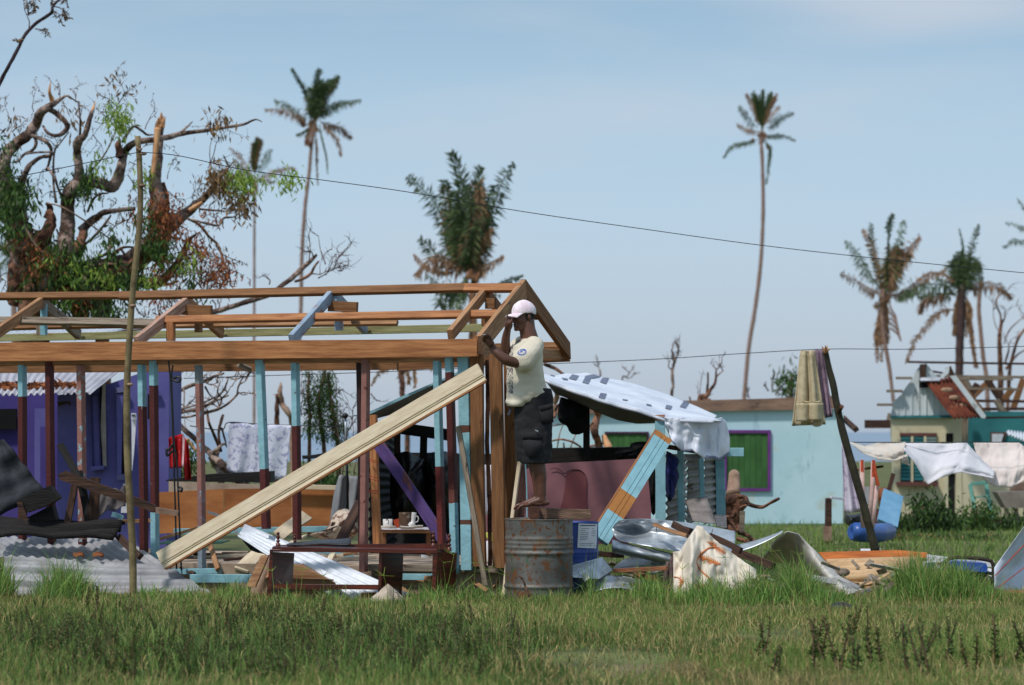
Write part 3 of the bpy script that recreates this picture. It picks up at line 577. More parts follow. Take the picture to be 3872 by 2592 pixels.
# ================================================================ LEFT PILE: roofing, tar paper, burnt timbers
c = corr(at('D', -420, 440, 26.2), at('D', 900, 470, 26.0), at('D', 1290, 690, 25.0), at('D', -120, 612, 25.0), 17, .010, .002, along='u', nv=8, warp=.03)
c.build('corrugated_sheet', STEELG, None, True, label='large grey corrugated roofing sheet sloping under the black debris at far left', category='roofing sheet')
c = corr(at('D', 30, 600, 24.95), at('D', 1240, 668, 24.9), at('D', 1600, 890, 24.4), at('D', 30, 930, 24.7), 3.1, .026, .002, along='v', nv=12, warp=.02)
c.build('corrugated_sheet', STEELG, None, True, label='grey corrugated sheet with level ridges lying low in the grass at far left', category='roofing sheet')
c = corr(at('C', -60, 870, 25.8), at('C', 40, 890, 25.8), at('C', 420, 1370, 25.6), at('C', -60, 1640, 25.5), 3, .03, .004, along='v', nv=14, warp=.08)
c.build('tarpaper_heap', STEELD, None, True, label='dark folded roofing felt heaped at the left edge of the photo', category='roofing felt')
BW = MB()
def dbox(c, pts, Y, t, m, name, label, cat, par=None): return MB().prism([at(c, x, y, Y) for x, y in pts], (0,t,0)).build(name, m, par, **({'label': label, 'category': cat} if label else {}))
r = thing('burnt_box', 'broken open black box leaning on the felt heap', 'box', at('C', 350, 1560, 25.3))
dbox('C', [(150, 1455), (455, 1320), (545, 1435), (440, 1500), (245, 1568)], 25.2, .22, BLACKW, 'box_side', None, None, r)
dbox('C', [(155, 1465), (205, 1470), (262, 1640), (190, 1640)], 25.17, .03, DARKW, 'box_end', None, None, r)
dbox('C', [(255, 1610), (480, 1495), (520, 1640), (300, 1650)], 25.3, .2, BLACKW, 'box_lid', None, None, r)
lab = thing('long_timber', 'long brown broken timber lying across the dark pile and past the crooked pole', 'timber', at('C', 900, 1300, 25.2))
dbox('C', [(535, 1215), (600, 1180), (1180, 1395), (1440, 1500), (1430, 1565), (1150, 1470), (560, 1265)], 25.15, .07, DARKW, 'timber_beam', None, None, lab)
dbox('D', [(1165, 235), (1335, 262), (1328, 300), (1165, 280)], 25.13, .06, BARKP, 'broken_end', None, None, lab)
lean('leaning_timber', 'C', 550, 930, 'C', 720, 1250, 25.3, 25.15, .062, .05, BLACKW, 'short charred timber leaning up from the end of the long brown one', 'timber', n=(0,1,0))
lean('leaning_timber', 'C', 690, 1300, 'C', 620, 1660, 25.35, 25.3, .06, .05, DARKW, 'slanting dark timber propped under the long brown one', 'timber', n=(0,1,0))
lean('upright_timber', 'C', 878, 1240, 'C', 860, 1680, 25.4, 25.4, .088, .06, DARKW, 'upright dark brown timber just left of the crooked pole foot', 'timber', n=(0,1,0))
lean('fallen_timber', 'C', 720, 1180, 'D', 660, 330, 25.5, 25.4, .07, .05, BLACKW, 'black timber behind the upright one in the dark pile', 'timber', n=(0,1,0))
c = corr(at('D', -60, 290, 25.5), at('D', 940, 345, 25.3), at('D', 850, 480, 25.1), at('D', -60, 470, 25.0), 3, .03, .01, along='v', nv=30, warp=.08)
c.build('burnt_sheet', BLACKW, None, True, label='long burnt black sheet lying along the top of the corrugated roofing', category='sheet')
c = corr(at('C', 930, 1340, 25.7), at('C', 1170, 1330, 25.7), at('C', 1160, 1500, 25.6), at('C', 760, 1660, 25.5), 3, .02, .003, along='u', nv=8, warp=.06)
c.build('crushed_sheet', mat('mottled_grey_sheet', (110,104,104), (54,48,48), 7, bump=.6), None, True, label='crushed mottled grey sheet between the dark uprights', category='sheet')
lean('leaning_timber', 'D', 880, 450, 'D', 1040, 600, 25.2, 25.0, .06, .05, DARKW, 'dark broken timber end below the crooked pole', 'timber', n=(0,1,0))
lean('offcut_board', 'D', 850, 340, 'D', 1130, 335, 26.2, 26.2, .035, .05, WOODP, 'pale board end poking out behind the crooked pole', n=(0,1,0))
lean('painted_offcut', 'D', 835, 290, 'D', 920, 320, 26.1, 26.1, .045, .03, TURQ, 'tiny pale blue board end above the burnt sheet', n=(0,1,0))
for k, (x, y) in enumerate(((590, 590), (735, 590))):
    MB().sheet(lambda u, v: at('D', x-40+80*u, y-18+34*v+6*math.sin(u*8+k), 24.95-.05*v+.02*math.sin(9*u*v)), 6, 4, .004).build('dead_leaf', LEAFD, None, True, label=('pale' if k == 0 else 'brown')+' curled dead leaf on the grey corrugated sheet, '+('left' if k == 0 else 'right')+' one of two', category='leaf')

# ================================================================ RIGHT PILE: galvanised sheets, flowered cloth, timbers
def fold(name, pts, ext, m, label, cat, **k): return board(name, pts, ext, m, None, label=label, category=cat, **k)
G1 = thing('rolled_steel', 'big dented galvanised steel sheet curled over on the debris right of the blue drum', 'steel sheet', at('T', 900, 800, 25.4))
def roll1(u, v):                                  # curled end at left opening to a flat lit sheet
    xl = 365+60*v; top = 360+190*u**1.3 + 40*(1-u)**3*2; bot = 640+210*u
    x = 300+1215*u; a = (1-u)**2.2
    y = top+(bot-top)*v
    d = .28*math.sin(v*math.pi*.9)*a + .25*(1-v)*u
    nn = .07*noise.noise(Vector((u*5, v*3, 1))) + .03*noise.noise(Vector((u*14, v*7, 5)))*(1-u) + .10*math.exp(-((u-.17)/.09)**2-((v-.5)/.22)**2)
    return at('T', x + 70*(1-u)**4*(1-2*v)**2 , y, 25.0 + d + nn - .25*v)
MB().sheet(roll1, 60, 24, .003).build('upper_fold', STEEL, G1, True)
def roll2(u, v):                                  # the roll below it
    x = 300 + (560+60*v)*u; yc = 695+135*u; r_ = (62-8*u); a = math.pi*(v*1.15-.15)
    return at('T', x, yc - r_*math.cos(a), 24.9 - .12*math.sin(a)+.03*noise.noise(Vector((u*4, v*2, 7))))
MB().sheet(roll2, 40, 16, .003).build('lower_roll', STEEL, G1, True)
MB().sheet(lambda u, v: at('T', 480+420*u, 660+110*u*1.0-60*v*(1-u)+60*v*u, 24.99+.15*v+.05*math.sin(u*6+v*4)), 20, 10, .003).build('bent_flap', STEEL, G1, True)
c_ = fold('cut_sheet', [at('M', 1158, 903, 24.2), at('M', 1508, 808, 24.5), at('M', 1610, 935, 24.5), at('M', 1480, 1020, 24.2), at('M', 1222, 1004, 24.05)], (0,.004,.004), STEEL, 'flat cut piece of spangled zinc sheet beside the blue drum', 'zinc sheet')
def cut2(u, v):
    x = 1340 + 560*u; t0 = 1000+60*u - 40*math.sin(u*3); b0 = 1172-80*math.sin(u*2.6)+ 30*u
    return at('M', x+70*(1-v)*(1-u)*1.3, t0+(b0-t0)*v, 24.35-.25*v+.06*math.sin(v*3))
MB().sheet(cut2, 24, 8, .003).build('bent_zinc_sheet', STEEL, None, True, label='bent zinc sheet arching out of the grass under the flat cut piece', category='zinc sheet')
fold('tape_square', [at('M', 1292, 975, 24.05), at('M', 1345, 948, 24.05), at('M', 1386, 1010, 24.0), at('M', 1336, 1048, 24.0)], (0,.003,0), mat('pale_tape', (200,200,196), bump=.4), 'small pale square patch lying on the cut zinc sheet', 'patch')
def cut3(u, v): return at('T', 300+530*u, 930 - 115*math.sin(min(1, u*3.2)*1.57)*(1-v)*(1-u*.45) - 8*v - 45*u*(1), 24.9+.2*(1-v))
MB().sheet(cut3, 24, 6, .003).build('curled_zinc_strip', STEEL, None, True, label='narrow curled zinc strip lying above the fallen orange timbers', category='zinc sheet')
OR = mat('orange_old_timber', (168,108,76), (110,66,46), 4, grain=8, bump=.6)
for a, b, wd, lb in (((310, 940), (830, 915), .035, 'long old red timber lying level under the zinc strip'), ((555, 965), (365, 1290), .05, 'short orange timber slanting down into the grass'),
  ((465, 1170), (820, 1108), .025, 'thin orange timber low in the grass beside the slanting one'), ((560, 985), (690, 1010), .05, 'broken orange timber end in the middle of the debris')):
    lean('old_timber', 'T', *a, 'T', *b, 24.35, 24.1, wd, .05, OR, lb, 'timber', n=(0,1,0))
lean('dark_sill', 'T', 100, 760, 'T', 420, 785, 25.6, 25.6, .05, .06, DARKW, 'brown timber ledge running right from behind the blue drum', 'timber', n=(0,1,0))
lean('nailed_timber', 'T', 705, 478, 'T', 1030, 590, 24.8, 24.5, .035, .04, WOODP, 'thin timber with a nail lying on the galvanised sheet', 'timber', n=(0,1,0))
lean('short_timber', 'T', 890, 475, 'T', 1060, 545, 24.85, 24.7, .06, .05, DARKW, 'short dark block beside the thin nailed timber', 'timber', n=(0,1,0))
lean('split_timber', 'T', 1255, 590, 'T', 1560, 735, 24.5, 24.3, .055, .05, DARKW, 'thick dark split timber resting on top of the flowered cloth', 'timber', n=(0,1,0))
lean('split_timber', 'T', 1480, 740, 'T', 1880, 890, 24.6, 24.3, .065, .05, DARKW, 'dark timber slanting into tall grass right of the flowered cloth', 'timber', n=(0,1,0))
MB().tube([at('T', 1293, 528, 24.45), at('T', 1282, 575, 24.45)], .003, 5).build('rusty_nail', DARKW, None, True, label='bent nail sticking up from the thick split timber', category='nail')
MB().tube([at('T', 738, 500, 24.7), at('T', 738, 552, 24.7)], .003, 5).build('rusty_nail', DARKW, None, True, label='nail poking down from the thin nailed timber', category='nail')
# flowered cloth
CL = thing('flowered_cloth', 'cream cloth with orange leaf print draped over a mound of debris in tall grass', 'cloth', at('T', 1200, 1200, 24.1))
def drape(u, v):
    # outline: left edge, peak, slope to the right
    x = 905 + 820*u
    if u < .09: top = 745+60*(.09-u)
    elif u < .29: top = 745-255*((u-.09)/.20)**.85
    elif u < .36: top = 490+20*((u-.29)/.07)
    else: top = 510+420*((u-.36)/.64)**.82
    y = top + (1250-top)*v
    top += 14*noise.noise(Vector((u*9, 1, 2)))
    fo = .05*math.sin(u*22+v*2.2+3*noise.noise(Vector((u*3, v*2, 8))))*(v**.7) + .10*noise.noise(Vector((u*6, v*3, 4))) + .03*noise.noise(Vector((u*17, v*8, 4)))
    d = .35*(1-v)**1.3*(1-.3*u) - .12*math.exp(-((u-.22)/.05)**2)*(v > .0)
    return at('T', x - 35*v*(1-u)*0, y, 24.0 + d + fo)
PRB = mat('flower_cloth', (232,222,206), (216,204,186), 3, rough=.9, bump=.25, trans=.1, bscale=30)
MB().sheet(drape, 90, 40, .004).build('cloth_sheet', PRB, CL, True)
PRO = mat('orange_print', (198,118,62), (178,98,48), 5, rough=.9, bump=0)
def ondr(x, y):                                   # print spots lie on the draped surface
    lo = .5
    u = (x-905)/820
    if u < .09: top = 745+60*(.09-u)
    elif u < .29: top = 745-255*((u-.09)/.20)**.85
    elif u < .36: top = 490+20*((u-.29)/.07)
    else: top = 510+410*((u-.36)/.64)**.9
    v = (y-top)/(1250-top); p = drape(u, max(0.02, min(1, v))); return p + Vector((0, -.014, 0))
def pleaf(cx_, cy, L, W, ang, n=9):
    mb = MB()
    for k in range(n):
        t = k/(n-1); ww = W*math.sin(math.pi*(.12+.8*t))
        bx, by = cx_+math.cos(ang)*L*t, cy+math.sin(ang)*L*t
        for s in (-1, 1):
            a = ang+s*.95; tip = (bx+math.cos(a)*ww, by+math.sin(a)*ww)
            b1 = (bx-math.cos(ang)*L*.03, by-math.sin(ang)*L*.03); b2 = (bx+math.cos(ang)*L*.075, by+math.sin(ang)*L*.075)
            mb.prism([ondr(*b1), ondr(*b2), ondr(*tip)], (0, .002, 0))
    mb.build('printed_leaf', PRO, CL)
def pstem(pts, r=.007):
    q = catmull([Vector((x, y, 0)) for x, y in pts], 6); MB().tube([ondr(p.x, p.y) for p in q], r, 4).build('printed_stem', PRO, CL)
pleaf(1370, 860, 215, 55, math.pi+.28, 11); pleaf(1090, 1180, 150, 60, -.75); pleaf(1290, 1170, 120, 50, -2.2); pleaf(960, 1130, 160, 40, -1.35); pleaf(1300, 680, 130, 50, .55); pleaf(1240, 640, 90, 40, .35)
pstem([(1150, 800), (1135, 860), (1180, 940), (1260, 1010), (1285, 1090)]); pstem([(1160, 790), (1200, 750), (1260, 700), (1330, 690)]); pstem([(910, 1000), (960, 1010), (1000, 1050)])
c = corr(at('T', 820, 880, 24.4), at('T', 930, 760, 24.4), at('T', 900, 1250, 24.25), at('T', 815, 1250, 24.25), 3, .02, .004, along='u', nv=12, warp=.05)
c.build('mildewed_cloth', mat('mildewed_cloth', (112,94,90), (70,54,54), 9, bump=.6), None, True, label='dark mildewed cloth hanging against the left side of the flowered cloth', category='cloth')
# curled sheet at right
MB().sheet(lambda u, v: at('T', 1500+490*u, (668+18*(1-u)) - 125*u**1.5 + (75 - 60*u**1.5)*v, 25.2+.1*(1-v)), 20, 4, .004).build('bent_flashing', STEEL, None, True, label='bright zinc flashing rising right beside the dark curled sheet', category='flashing')
def arch(u, v):                                   # u along the sheet, v from the crest line down to the lower edge
    a, b = pl([(-20, 600), (60, 480), (150, 412), (235, 432), (330, 530), (450, 660), (600, 800), (742, 862)], u), pl([(-40, 640), (40, 640), (130, 655), (230, 700), (340, 760), (450, 820), (530, 870), (600, 893)], u)
    x, y = a[0]+(b[0]-a[0])*v, a[1]+(b[1]-a[1])*v
    return at('U', x, y, 25.3 + (1.5 - 2.2*u)*v**.8 - .25*math.sin(v*3.14)*u)
def pl(pts, t):
    q = max(0, min(1, t))*(len(pts)-1); i = min(int(q), len(pts)-2); f = q-i; f2 = f; return (pts[i][0]*(1-f)+pts[i+1][0]*f, pts[i][1]*(1-f)+pts[i+1][1]*f)
MB().sheet(arch, 40, 10, .006).build('curled_sheet', mat('curled_sheet_metal', (214,208,198), (170,166,160), 3, rough=.6, metal=.2, bump=.3, spots=[(3, .6, (92,90,92))]), None, True, label='large sheet of roofing metal curled over like a wave in the tall grass', category='sheet')
# broken mattress board
MT = thing('ribbed_mat', 'broken panel of beige ribbed sheeting with an orange rail lying right of the curled sheet', 'panel', at('U', 800, 800, 26))
board('orange_rail', [at('U', 385, 572, 27.6), at('U', 980, 556, 27.6), at('U', 1200, 575, 27.6), at('U', 1200, 612, 27.5), at('U', 440, 640, 27.5)], (0,.03,0), mat('orange_rail', (190,108,50), (150,80,34), 3, grain=5, bump=.15), MT)
MAT = mat('beige_ribbed', (206,174,134), (176,140,102), 5, bump=.3)
A_, B_, C_, D_ = at('U', 440, 640, 27.3), at('U', 1160, 618, 27.3), at('U', 900, 750, 25.6), at('U', 600, 775, 25.6)
for k in range(10):
    f0 = k/10; a = A_.lerp(D_, f0+.05); b = B_.lerp(C_, f0+.05)
    MB().bar(a, b, .15, .02, (0,.35,-1), seg=4, warp=.01).build('rib', MAT, MT) if False else MB().tube([a, a.lerp(b, .5)+Vector((0,0,random.uniform(-.008,.008))), b], [.03, .034, .026], 8).build('rib', MAT, MT, True)
MB().prism([A_+Vector((0,0,-.04)), B_+Vector((0,0,-.04)), C_+Vector((0,0,-.04)), D_+Vector((0,0,-.04))], (0,.01,-.02)).build('backing', MAT, MT)
board('side_board', [at('U', 900, 755, 25.5), at('U', 1130, 630, 26.8), at('U', 1180, 650, 26.8), at('U', 1110, 740, 26), at('U', 950, 800, 25.4)], (0,.03,0), WOODP, MT)
MB().sheet(lambda u, v: at('U', 690+230*u, 800-75*u**2+18*v+6*math.sin(u*5), 25.4-.1*v), 10, 3, .01).build('torn_strip', MAT, MT, True)
MB().prism([at('U', 660, 895, 24.6), at('U', 920, 890, 24.6), at('U', 905, 830, 25.2), at('U', 760, 815, 25.4)], (0,0,-.02)).build('plywood_sheet', WOODP, None, label='pale loose panel lying in front of the ribbed sheeting', category='panel')
lean('white_strip', 'U', 690, 905, 'U', 910, 900, 24.6, 24.6, .012, .03, WHITE, 'thin white strip lying at the edge of the grass', 'strip', n=(0,1,0))
# generator
GE = thing('generator', 'small blue portable generator in a bent black tube frame', 'generator', at('U', 1520, 830, 25.5))
YG = 25.6
MB().tube(catmull([at('U', 1320, 690, YG), at('U', 1340, 640, YG), at('U', 1390, 614, YG), at('U', 1500, 614, YG), at('U', 1650, 630, YG), at('U', 1690, 660, YG), at('U', 1694, 740, YG), at('U', 1694, 840, YG)], 5), .017, 8).build('tube_frame', mat('brown_black_paint', (58,42,36), (36,28,26), bump=.2), GE, True)
gb = [at('U', 1345, 655, YG-.02), at('U', 1385, 638, YG-.02), at('U', 1640, 655, YG-.02), at('U', 1650, 680, YG-.02), at('U', 1650, 722, YG-.02), at('U', 1500, 712, YG-.02), at('U', 1352, 700, YG-.02)]
MB().prism(gb, (0,.35,0)).build('fuel_tank', mat('generator_blue', (40,84,176), (28,64,150), 4, rough=.3, bump=.05, spec=.5), GE)
MB().prism([at('U', 1400, 705, YG), at('U', 1690, 722, YG), at('U', 1690, 745, YG), at('U', 1420, 735, YG)], (0,.3,0)).build('engine_top', BLACK, GE)
MB().prism([at('U', 1420, 735, YG+.02), at('U', 1660, 745, YG+.02), at('U', 1660, 830, YG+.02), at('U', 1420, 830, YG+.02)], (0,.25,0)).build('engine_block', BLACK, GE)
MB().ball(at('U', 1660, 785, YG-.03), (.04,.05,.045), 12).build('pull_starter', BLACK, GE, True)
r = thing('printed_carton', 'white and blue printed carton beside the generator', 'carton', at('U', 1260, 680, 26))
MB().prism([at('U', 1195, 650, 26), at('U', 1340, 640, 26), at('U', 1340, 700, 26), at('U', 1200, 700, 26)], (0,.25,0)).build('carton_side', WHITE, r)
MB().prism([at('U', 1198, 652, 25.99), at('U', 1260, 648, 25.99), at('U', 1260, 670, 25.99), at('U', 1200, 690, 25.99)], (0,.004,0)).build('blue_print', BLUE, r)
MB().prism([at('U', 1275, 650, 25.99), at('U', 1325, 646, 25.99), at('U', 1325, 662, 25.99), at('U', 1275, 665, 25.99)], (0,.004,0)).build('red_print', mat('red_print', (200,60,60), bump=0), r)
MB().tube([at('U', 1640, 760, 26.1), at('U', 1720, 780, 26.1)], [.09, .09], 16).build('white_bucket', WHITE, None, True, label='white bucket lying behind the generator', category='bucket')
lean('white_rail', 'U', 1200, 612, 'U', 1700, 662, 26.6, 26.6, .06, .04, WHITE, 'long pale metal rail behind the generator', 'rail', n=(0,1,0))
TP = thing('white_tent', 'white tarpaulin tent corner with red guy strings at the right edge', 'tent', at('U', 1850, 850, 25.4))
def tent(u, v):
    y = 370+510*v; xl = 1930 - (230*min(1, (v/.62))**1.0 if v < .62 else 230) ; 
    x = xl + (2150-xl)*u
    return at('U', x, y+30*u*v, 25.4 + .9*u*(1-v*.3) + .04*math.sin(u*14+v*5)+.03*noise.noise(Vector((u*5, v*5, 3))))
MB().sheet(tent, 26, 24, .004).build('tent_sheet', mat('white_tarpaulin', (214,220,232), (190,198,214), 3, rough=.5, bump=.3), TP, True)
RS = mat('red_guy_string', (206,84,76), bump=0)
MB().tube([at('U', 1710, 745, 25.3), at('U', 1960, 480, 25.2)], .005, 5).build('guy_string', RS, TP)
MB().tube([at('U', 1725, 840, 25.2), at('U', 1960, 660, 25.1)], .005, 5).build('guy_string', RS, TP)
MB().ball(at('U', 553, 995, 22.7), (.1, .07, .055), 12).build('black_shoe', BLACK, None, True, label='black rubbish lump lying alone on the lawn at right', category='rubbish')
MB().ball(at('U', 565, 722, 25.3), (.07, .05, .04), 10).build('grey_stone', GREYW, None, True, label='small dark stone lying on the ribbed sheeting', category='stone')
# flattened orange earth by the tent
tag(MB().ball(at('U', 1880, 915, 24.9), (.25, .2, .07), 14).build('earth_mound', mat('orange_earth', (150,92,60), (110,66,44), 5, bump=.8), None, True), kind='structure')
# ================================================================ TARPAULIN SHED
SH = thing('tarpaulin_shed', 'makeshift shed roofed with a white patched tarpaulin on turquoise posts', 'shed', at('N', 1100, 1450, 27.5))
YS = 27.3
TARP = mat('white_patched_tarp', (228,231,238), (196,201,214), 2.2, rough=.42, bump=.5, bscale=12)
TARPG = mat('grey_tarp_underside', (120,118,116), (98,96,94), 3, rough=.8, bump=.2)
# roof sheet: upper ridge edge (far) and front lower edge; folded down at the right
top = [(20, 160), (120, 178), (230, 158), (420, 152), (560, 185), (700, 215), (880, 255), (1080, 320), (1250, 385), (1450, 470), (1620, 545)]
bot = [(20, 205), (120, 245), (230, 290), (420, 352), (560, 400), (700, 440), (880, 490), (1050, 545), (1140, 575), (1400, 582), (1590, 590)]
def pl(pts, t):
    q = t*(len(pts)-1); i = min(int(q), len(pts)-2); f = q-i; return (pts[i][0]*(1-f)+pts[i+1][0]*f, pts[i][1]*(1-f)+pts[i+1][1]*f)
def roof(u, v):
    a, b = pl(top, u), pl(bot, u); x = a[0]+(b[0]-a[0])*v; y = a[1]+(b[1]-a[1])*v
    return at('N', x, y + 7*noise.noise(Vector((u*9, v*3, 0))), YS+2.6*(1-v) + .07*noise.noise(Vector((u*9+v*5, v*2, 2)))+.012*noise.noise(Vector((u*31, v*9, 7))))
MB().sheet(roof, 120, 24, .004).build('roof_tarp', TARP, SH, True)
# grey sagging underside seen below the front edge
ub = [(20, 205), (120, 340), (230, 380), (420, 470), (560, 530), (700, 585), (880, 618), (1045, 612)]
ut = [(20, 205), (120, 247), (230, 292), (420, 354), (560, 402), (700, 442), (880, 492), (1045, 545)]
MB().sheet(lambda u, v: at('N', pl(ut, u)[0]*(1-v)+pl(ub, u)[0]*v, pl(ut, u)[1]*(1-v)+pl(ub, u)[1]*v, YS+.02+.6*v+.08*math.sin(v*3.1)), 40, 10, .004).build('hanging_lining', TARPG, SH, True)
# drape at the right end
dt = [(1130, 560), (1200, 575), (1300, 560), (1400, 580), (1500, 585), (1590, 590), (1660, 560), (1700, 600)]
db = [(1140, 640), (1200, 780), (1300, 880), (1400, 870), (1500, 940), (1590, 940), (1640, 965), (1715, 900)]
def drp(u, v):
    a, b = pl(dt, u), pl(db, u); f = 1.3*noise.noise(Vector((u*7.5, v*1.6, 3))) + .45*math.sin(u*30+v*2.5)*noise.noise(Vector((u*3, v, 9)))*2
    x = a[0]+(b[0]-a[0])*v + 8*f*v; y = a[1]+(b[1]-a[1])*v
    return at('N', x + 26*math.sin(v*2.6)*(u > .8)*(u-.8)*5, y, YS - .02 + .09*f*(.25+.75*v)*(1-.2*u) + .012*noise.noise(Vector((u*22, v*6, 1))) + .9*u*u*.5)
MB().sheet(drp, 90, 18, .004).build('end_drape', TARP, SH, True)
MB().sheet(lambda u, v: (lambda p, q: p.lerp(q, v))(roof(.72+.28*u, 1)*1, drp(min(1, .0+u), 0)), 24, 3, .003).build('edge_fold', TARP, SH, True)
HEM = mat('grey_hem', (128,132,150), (104,108,128), 5, bump=.2)
for a, b in ((.28, .42), (.6, 1.0), (.1, .2)):
    MB().sheet(lambda u, v: drp(a+(b-a)*u, .93+.075*v)+Vector((0,-.02,0)), 20, 2, .003).build('hem', HEM, SH, True)
PAT = mat('grey_tape_patch', (116,122,140), (94,100,120), 5, bump=.3, rough=.6)
def rp(x, y):
    k = 0
    while k < len(top)-2 and x > top[k+1][0]: k += 1
    u = (k + (x-top[k][0])/(top[k+1][0]-top[k][0]))/(len(top)-1)
    for _ in range(6):
        a, b = pl(top, u), pl(bot, u); v = (y-a[1])/max(1, b[1]-a[1]); u += (x-(a[0]+(b[0]-a[0])*v))/1600
    return roof(max(0, min(1, u)), max(0, min(1, v))) + Vector((0, -.008, .009))
for q in ([(70,166),(112,180),(118,190),(78,176)], [(180,205),(235,212),(240,226),(196,222)], [(280,168),(340,182),(312,226),(246,208)], [(400,188),(455,202),(425,262),(372,246)], [(395,186),(480,170),(545,190),(470,210)], [(560,200),(620,205),(592,260),(535,242)],
   [(540,342),(598,352),(578,400),(522,382)], [(742,396),(790,404),(794,412),(748,405)], [(962,444),(1008,452),(1016,465),(970,458)], [(1150,455),(1206,468),(1190,498),(1140,488)], [(1318,406),(1370,420),(1330,486),(1276,472)]):
    MB().sheet(lambda u, v: rp((q[0][0]*(1-u)+q[1][0]*u)*(1-v)+(q[3][0]*(1-u)+q[2][0]*u)*v, (q[0][1]*(1-u)+q[1][1]*u)*(1-v)+(q[3][1]*(1-u)+q[2][1]*u)*v), 6, 5, .002).build('patch', PAT, SH)
MB().sheet(lambda u, v: roof(u, 1-.0*v)+Vector((0,-.015,.0-.03*v)), 60, 1, .004).build('front_hem', TARP, SH, True)
# left slope with turquoise barge and grey tent cloth
board('barge_strip', [at('H', 232, 638, YS), at('H', 500, 505, YS), at('H', 830, 362, YS), at('H', 960, 308, YS), at('H', 1160, 222, YS), at('H', 1160, 240, YS), at('H', 830, 382, YS), at('H', 240, 655, YS)], (0,.03,0), mat('shed_barge_paint', TQ, bands=[(0, TQ), (.0, TQ), (1.05, (168,110,66)), (1.2, TQ), (1.75, (168,110,66)), (2.3, MR)], L=3, jag=.01, bump=.2), SH, ax=at('H', 960, 308, YS))
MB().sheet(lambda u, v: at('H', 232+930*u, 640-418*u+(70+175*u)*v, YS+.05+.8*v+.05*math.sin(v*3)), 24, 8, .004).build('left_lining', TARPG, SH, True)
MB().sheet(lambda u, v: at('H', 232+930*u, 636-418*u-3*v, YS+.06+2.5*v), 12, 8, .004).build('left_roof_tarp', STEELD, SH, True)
# posts, walls
def sb(name, c0, x0, y0, c1, x1, y1, Y, wd, m, t=.06): return beam(name, at(c0, x0, y0, Y), at(c1, x1, y1, Y), wd, t, m, SH)
p_ = sb('post', 'N', 1092, 538, 'N', 1098, 1560, YS, .096, mat('shed_post_paint', TQ, bands=[(0, (170,112,66)), (.058, TQ)], L=1.1, jag=.01, bump=.3, spots=[(12, .68, (110,90,80))]))
for x, y0, y1, Y, wd in ((1288, 870, 1560, 28.0, .062), (1480, 940, 1310, 28.8, .052), (1652, 940, 1470, 29.2, .098)):
    sb('post', 'N', x-6, y0, 'N', x+4, y1, Y, wd, TURQ)
sb('cross_beam', 'N', 1600, 882, 'N', 1868, 884, 29.0, .09, mat('beam_end_paint', TQ, bands=[(0, TQ), (1.17, MR)], L=1.5, jag=.01, bump=.3), .06)
sb('top_rail', 'N', 1140, 830, 'N', 1700, 925, 28.9, .05, DARKW)
WC = mat('corrugated_wall_iron', (176,172,168), (128,122,118), 4, rough=.6, metal=.2, bump=.25, spots=[(5, .62, (112,94,82))])
for xa, xb, Ya, Yb in ((1150, 1330, 28.2, 28.35), (1335, 1480, 28.9, 29.0), (1490, 1620, 29.1, 29.25)):
    corr(at('N', xa, 900, Ya), at('N', xb, 900, Yb), at('N', xb, 1500, Yb), at('N', xa, 1560, Ya), 9, .02, .003, along='v', nv=6, warp=.02).build('corrugated_wall', WC, SH, True)
# back and side walls of sheeting, the shade of the inside put into its dark colour
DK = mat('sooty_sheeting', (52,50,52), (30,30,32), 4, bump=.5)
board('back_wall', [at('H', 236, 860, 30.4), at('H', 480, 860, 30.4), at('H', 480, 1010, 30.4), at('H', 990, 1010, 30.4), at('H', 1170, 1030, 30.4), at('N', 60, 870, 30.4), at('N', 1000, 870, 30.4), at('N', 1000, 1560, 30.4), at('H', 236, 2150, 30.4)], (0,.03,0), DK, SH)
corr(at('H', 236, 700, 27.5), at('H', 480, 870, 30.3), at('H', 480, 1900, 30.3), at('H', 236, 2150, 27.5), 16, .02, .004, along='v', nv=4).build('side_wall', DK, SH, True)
board('dark_shelf', [at('N', 60, 850, 28.4), at('N', 1100, 835, 28.4), at('N', 1100, 950, 28.4), at('N', 60, 990, 28.4)], (0,1.2,0), BLACKW, SH)  # black block standing in for the shaded void above the mauve panel
for x, y0, y1 in ((465, 690, 1568), (200, 400, 640)): pass
sb('inner_post', 'H', 497, 830, 'H', 500, 1060, 29.5, .065, DARKW); sb('inner_post', 'H', 740, 860, 'H', 730, 1500, 29.2, .075, BLACKW)
sb('inner_post', 'N', 408, 380, 'N', 410, 960, 28.2, .066, BLACKW); sb('inner_beam', 'H', 360, 760, 'H', 1000, 850, 29.0, .12, BLACKW)
# mauve panel with its peeling patch
PP = thing('mauve_panel', 'large mauve painted panel with a darker peeled patch behind the standing man', 'panel', at('N', 500, 1560, 26.6))
MV = mat('mauve_paint', (146,100,104), (124,84,90), 2.2, rough=.7, bump=.25, spots=[(1.8, .62, (108,72,80)), (5, .7, (92,64,70))])
board('panel_sheet', [at('H', 1310, 1530, 26.6), at('H', 1310, 1260, 26.6), at('N', 45, 990, 26.6), at('N', 900, 945, 26.6), at('N', 975, 1040, 26.6), at('N', 1010, 1420, 26.6), at('N', 1000, 1720, 26.6), at('H', 1310, 1900, 26.6)][1:] , (0,.03,0), MV, PP)
hp = [(230, 1085), (290, 1045), (350, 1048), (400, 1090), (412, 1150), (410, 1300), (415, 1420), (240, 1450), (170, 1400), (190, 1330), (215, 1200)]
board('peeled_patch', [at('N', x, y, 26.585) for x, y in hp], (0,.012,0), mat('dark_mauve', (118,66,68), (104,56,60), 3, bump=.2), PP)
cp = catmull([at('N', x, y, 26.58) for x, y in ((70, 1040), (120, 1030), (165, 1048), (208, 1080), (250, 1053), (300, 1043), (355, 1052), (400, 1092))], 4)
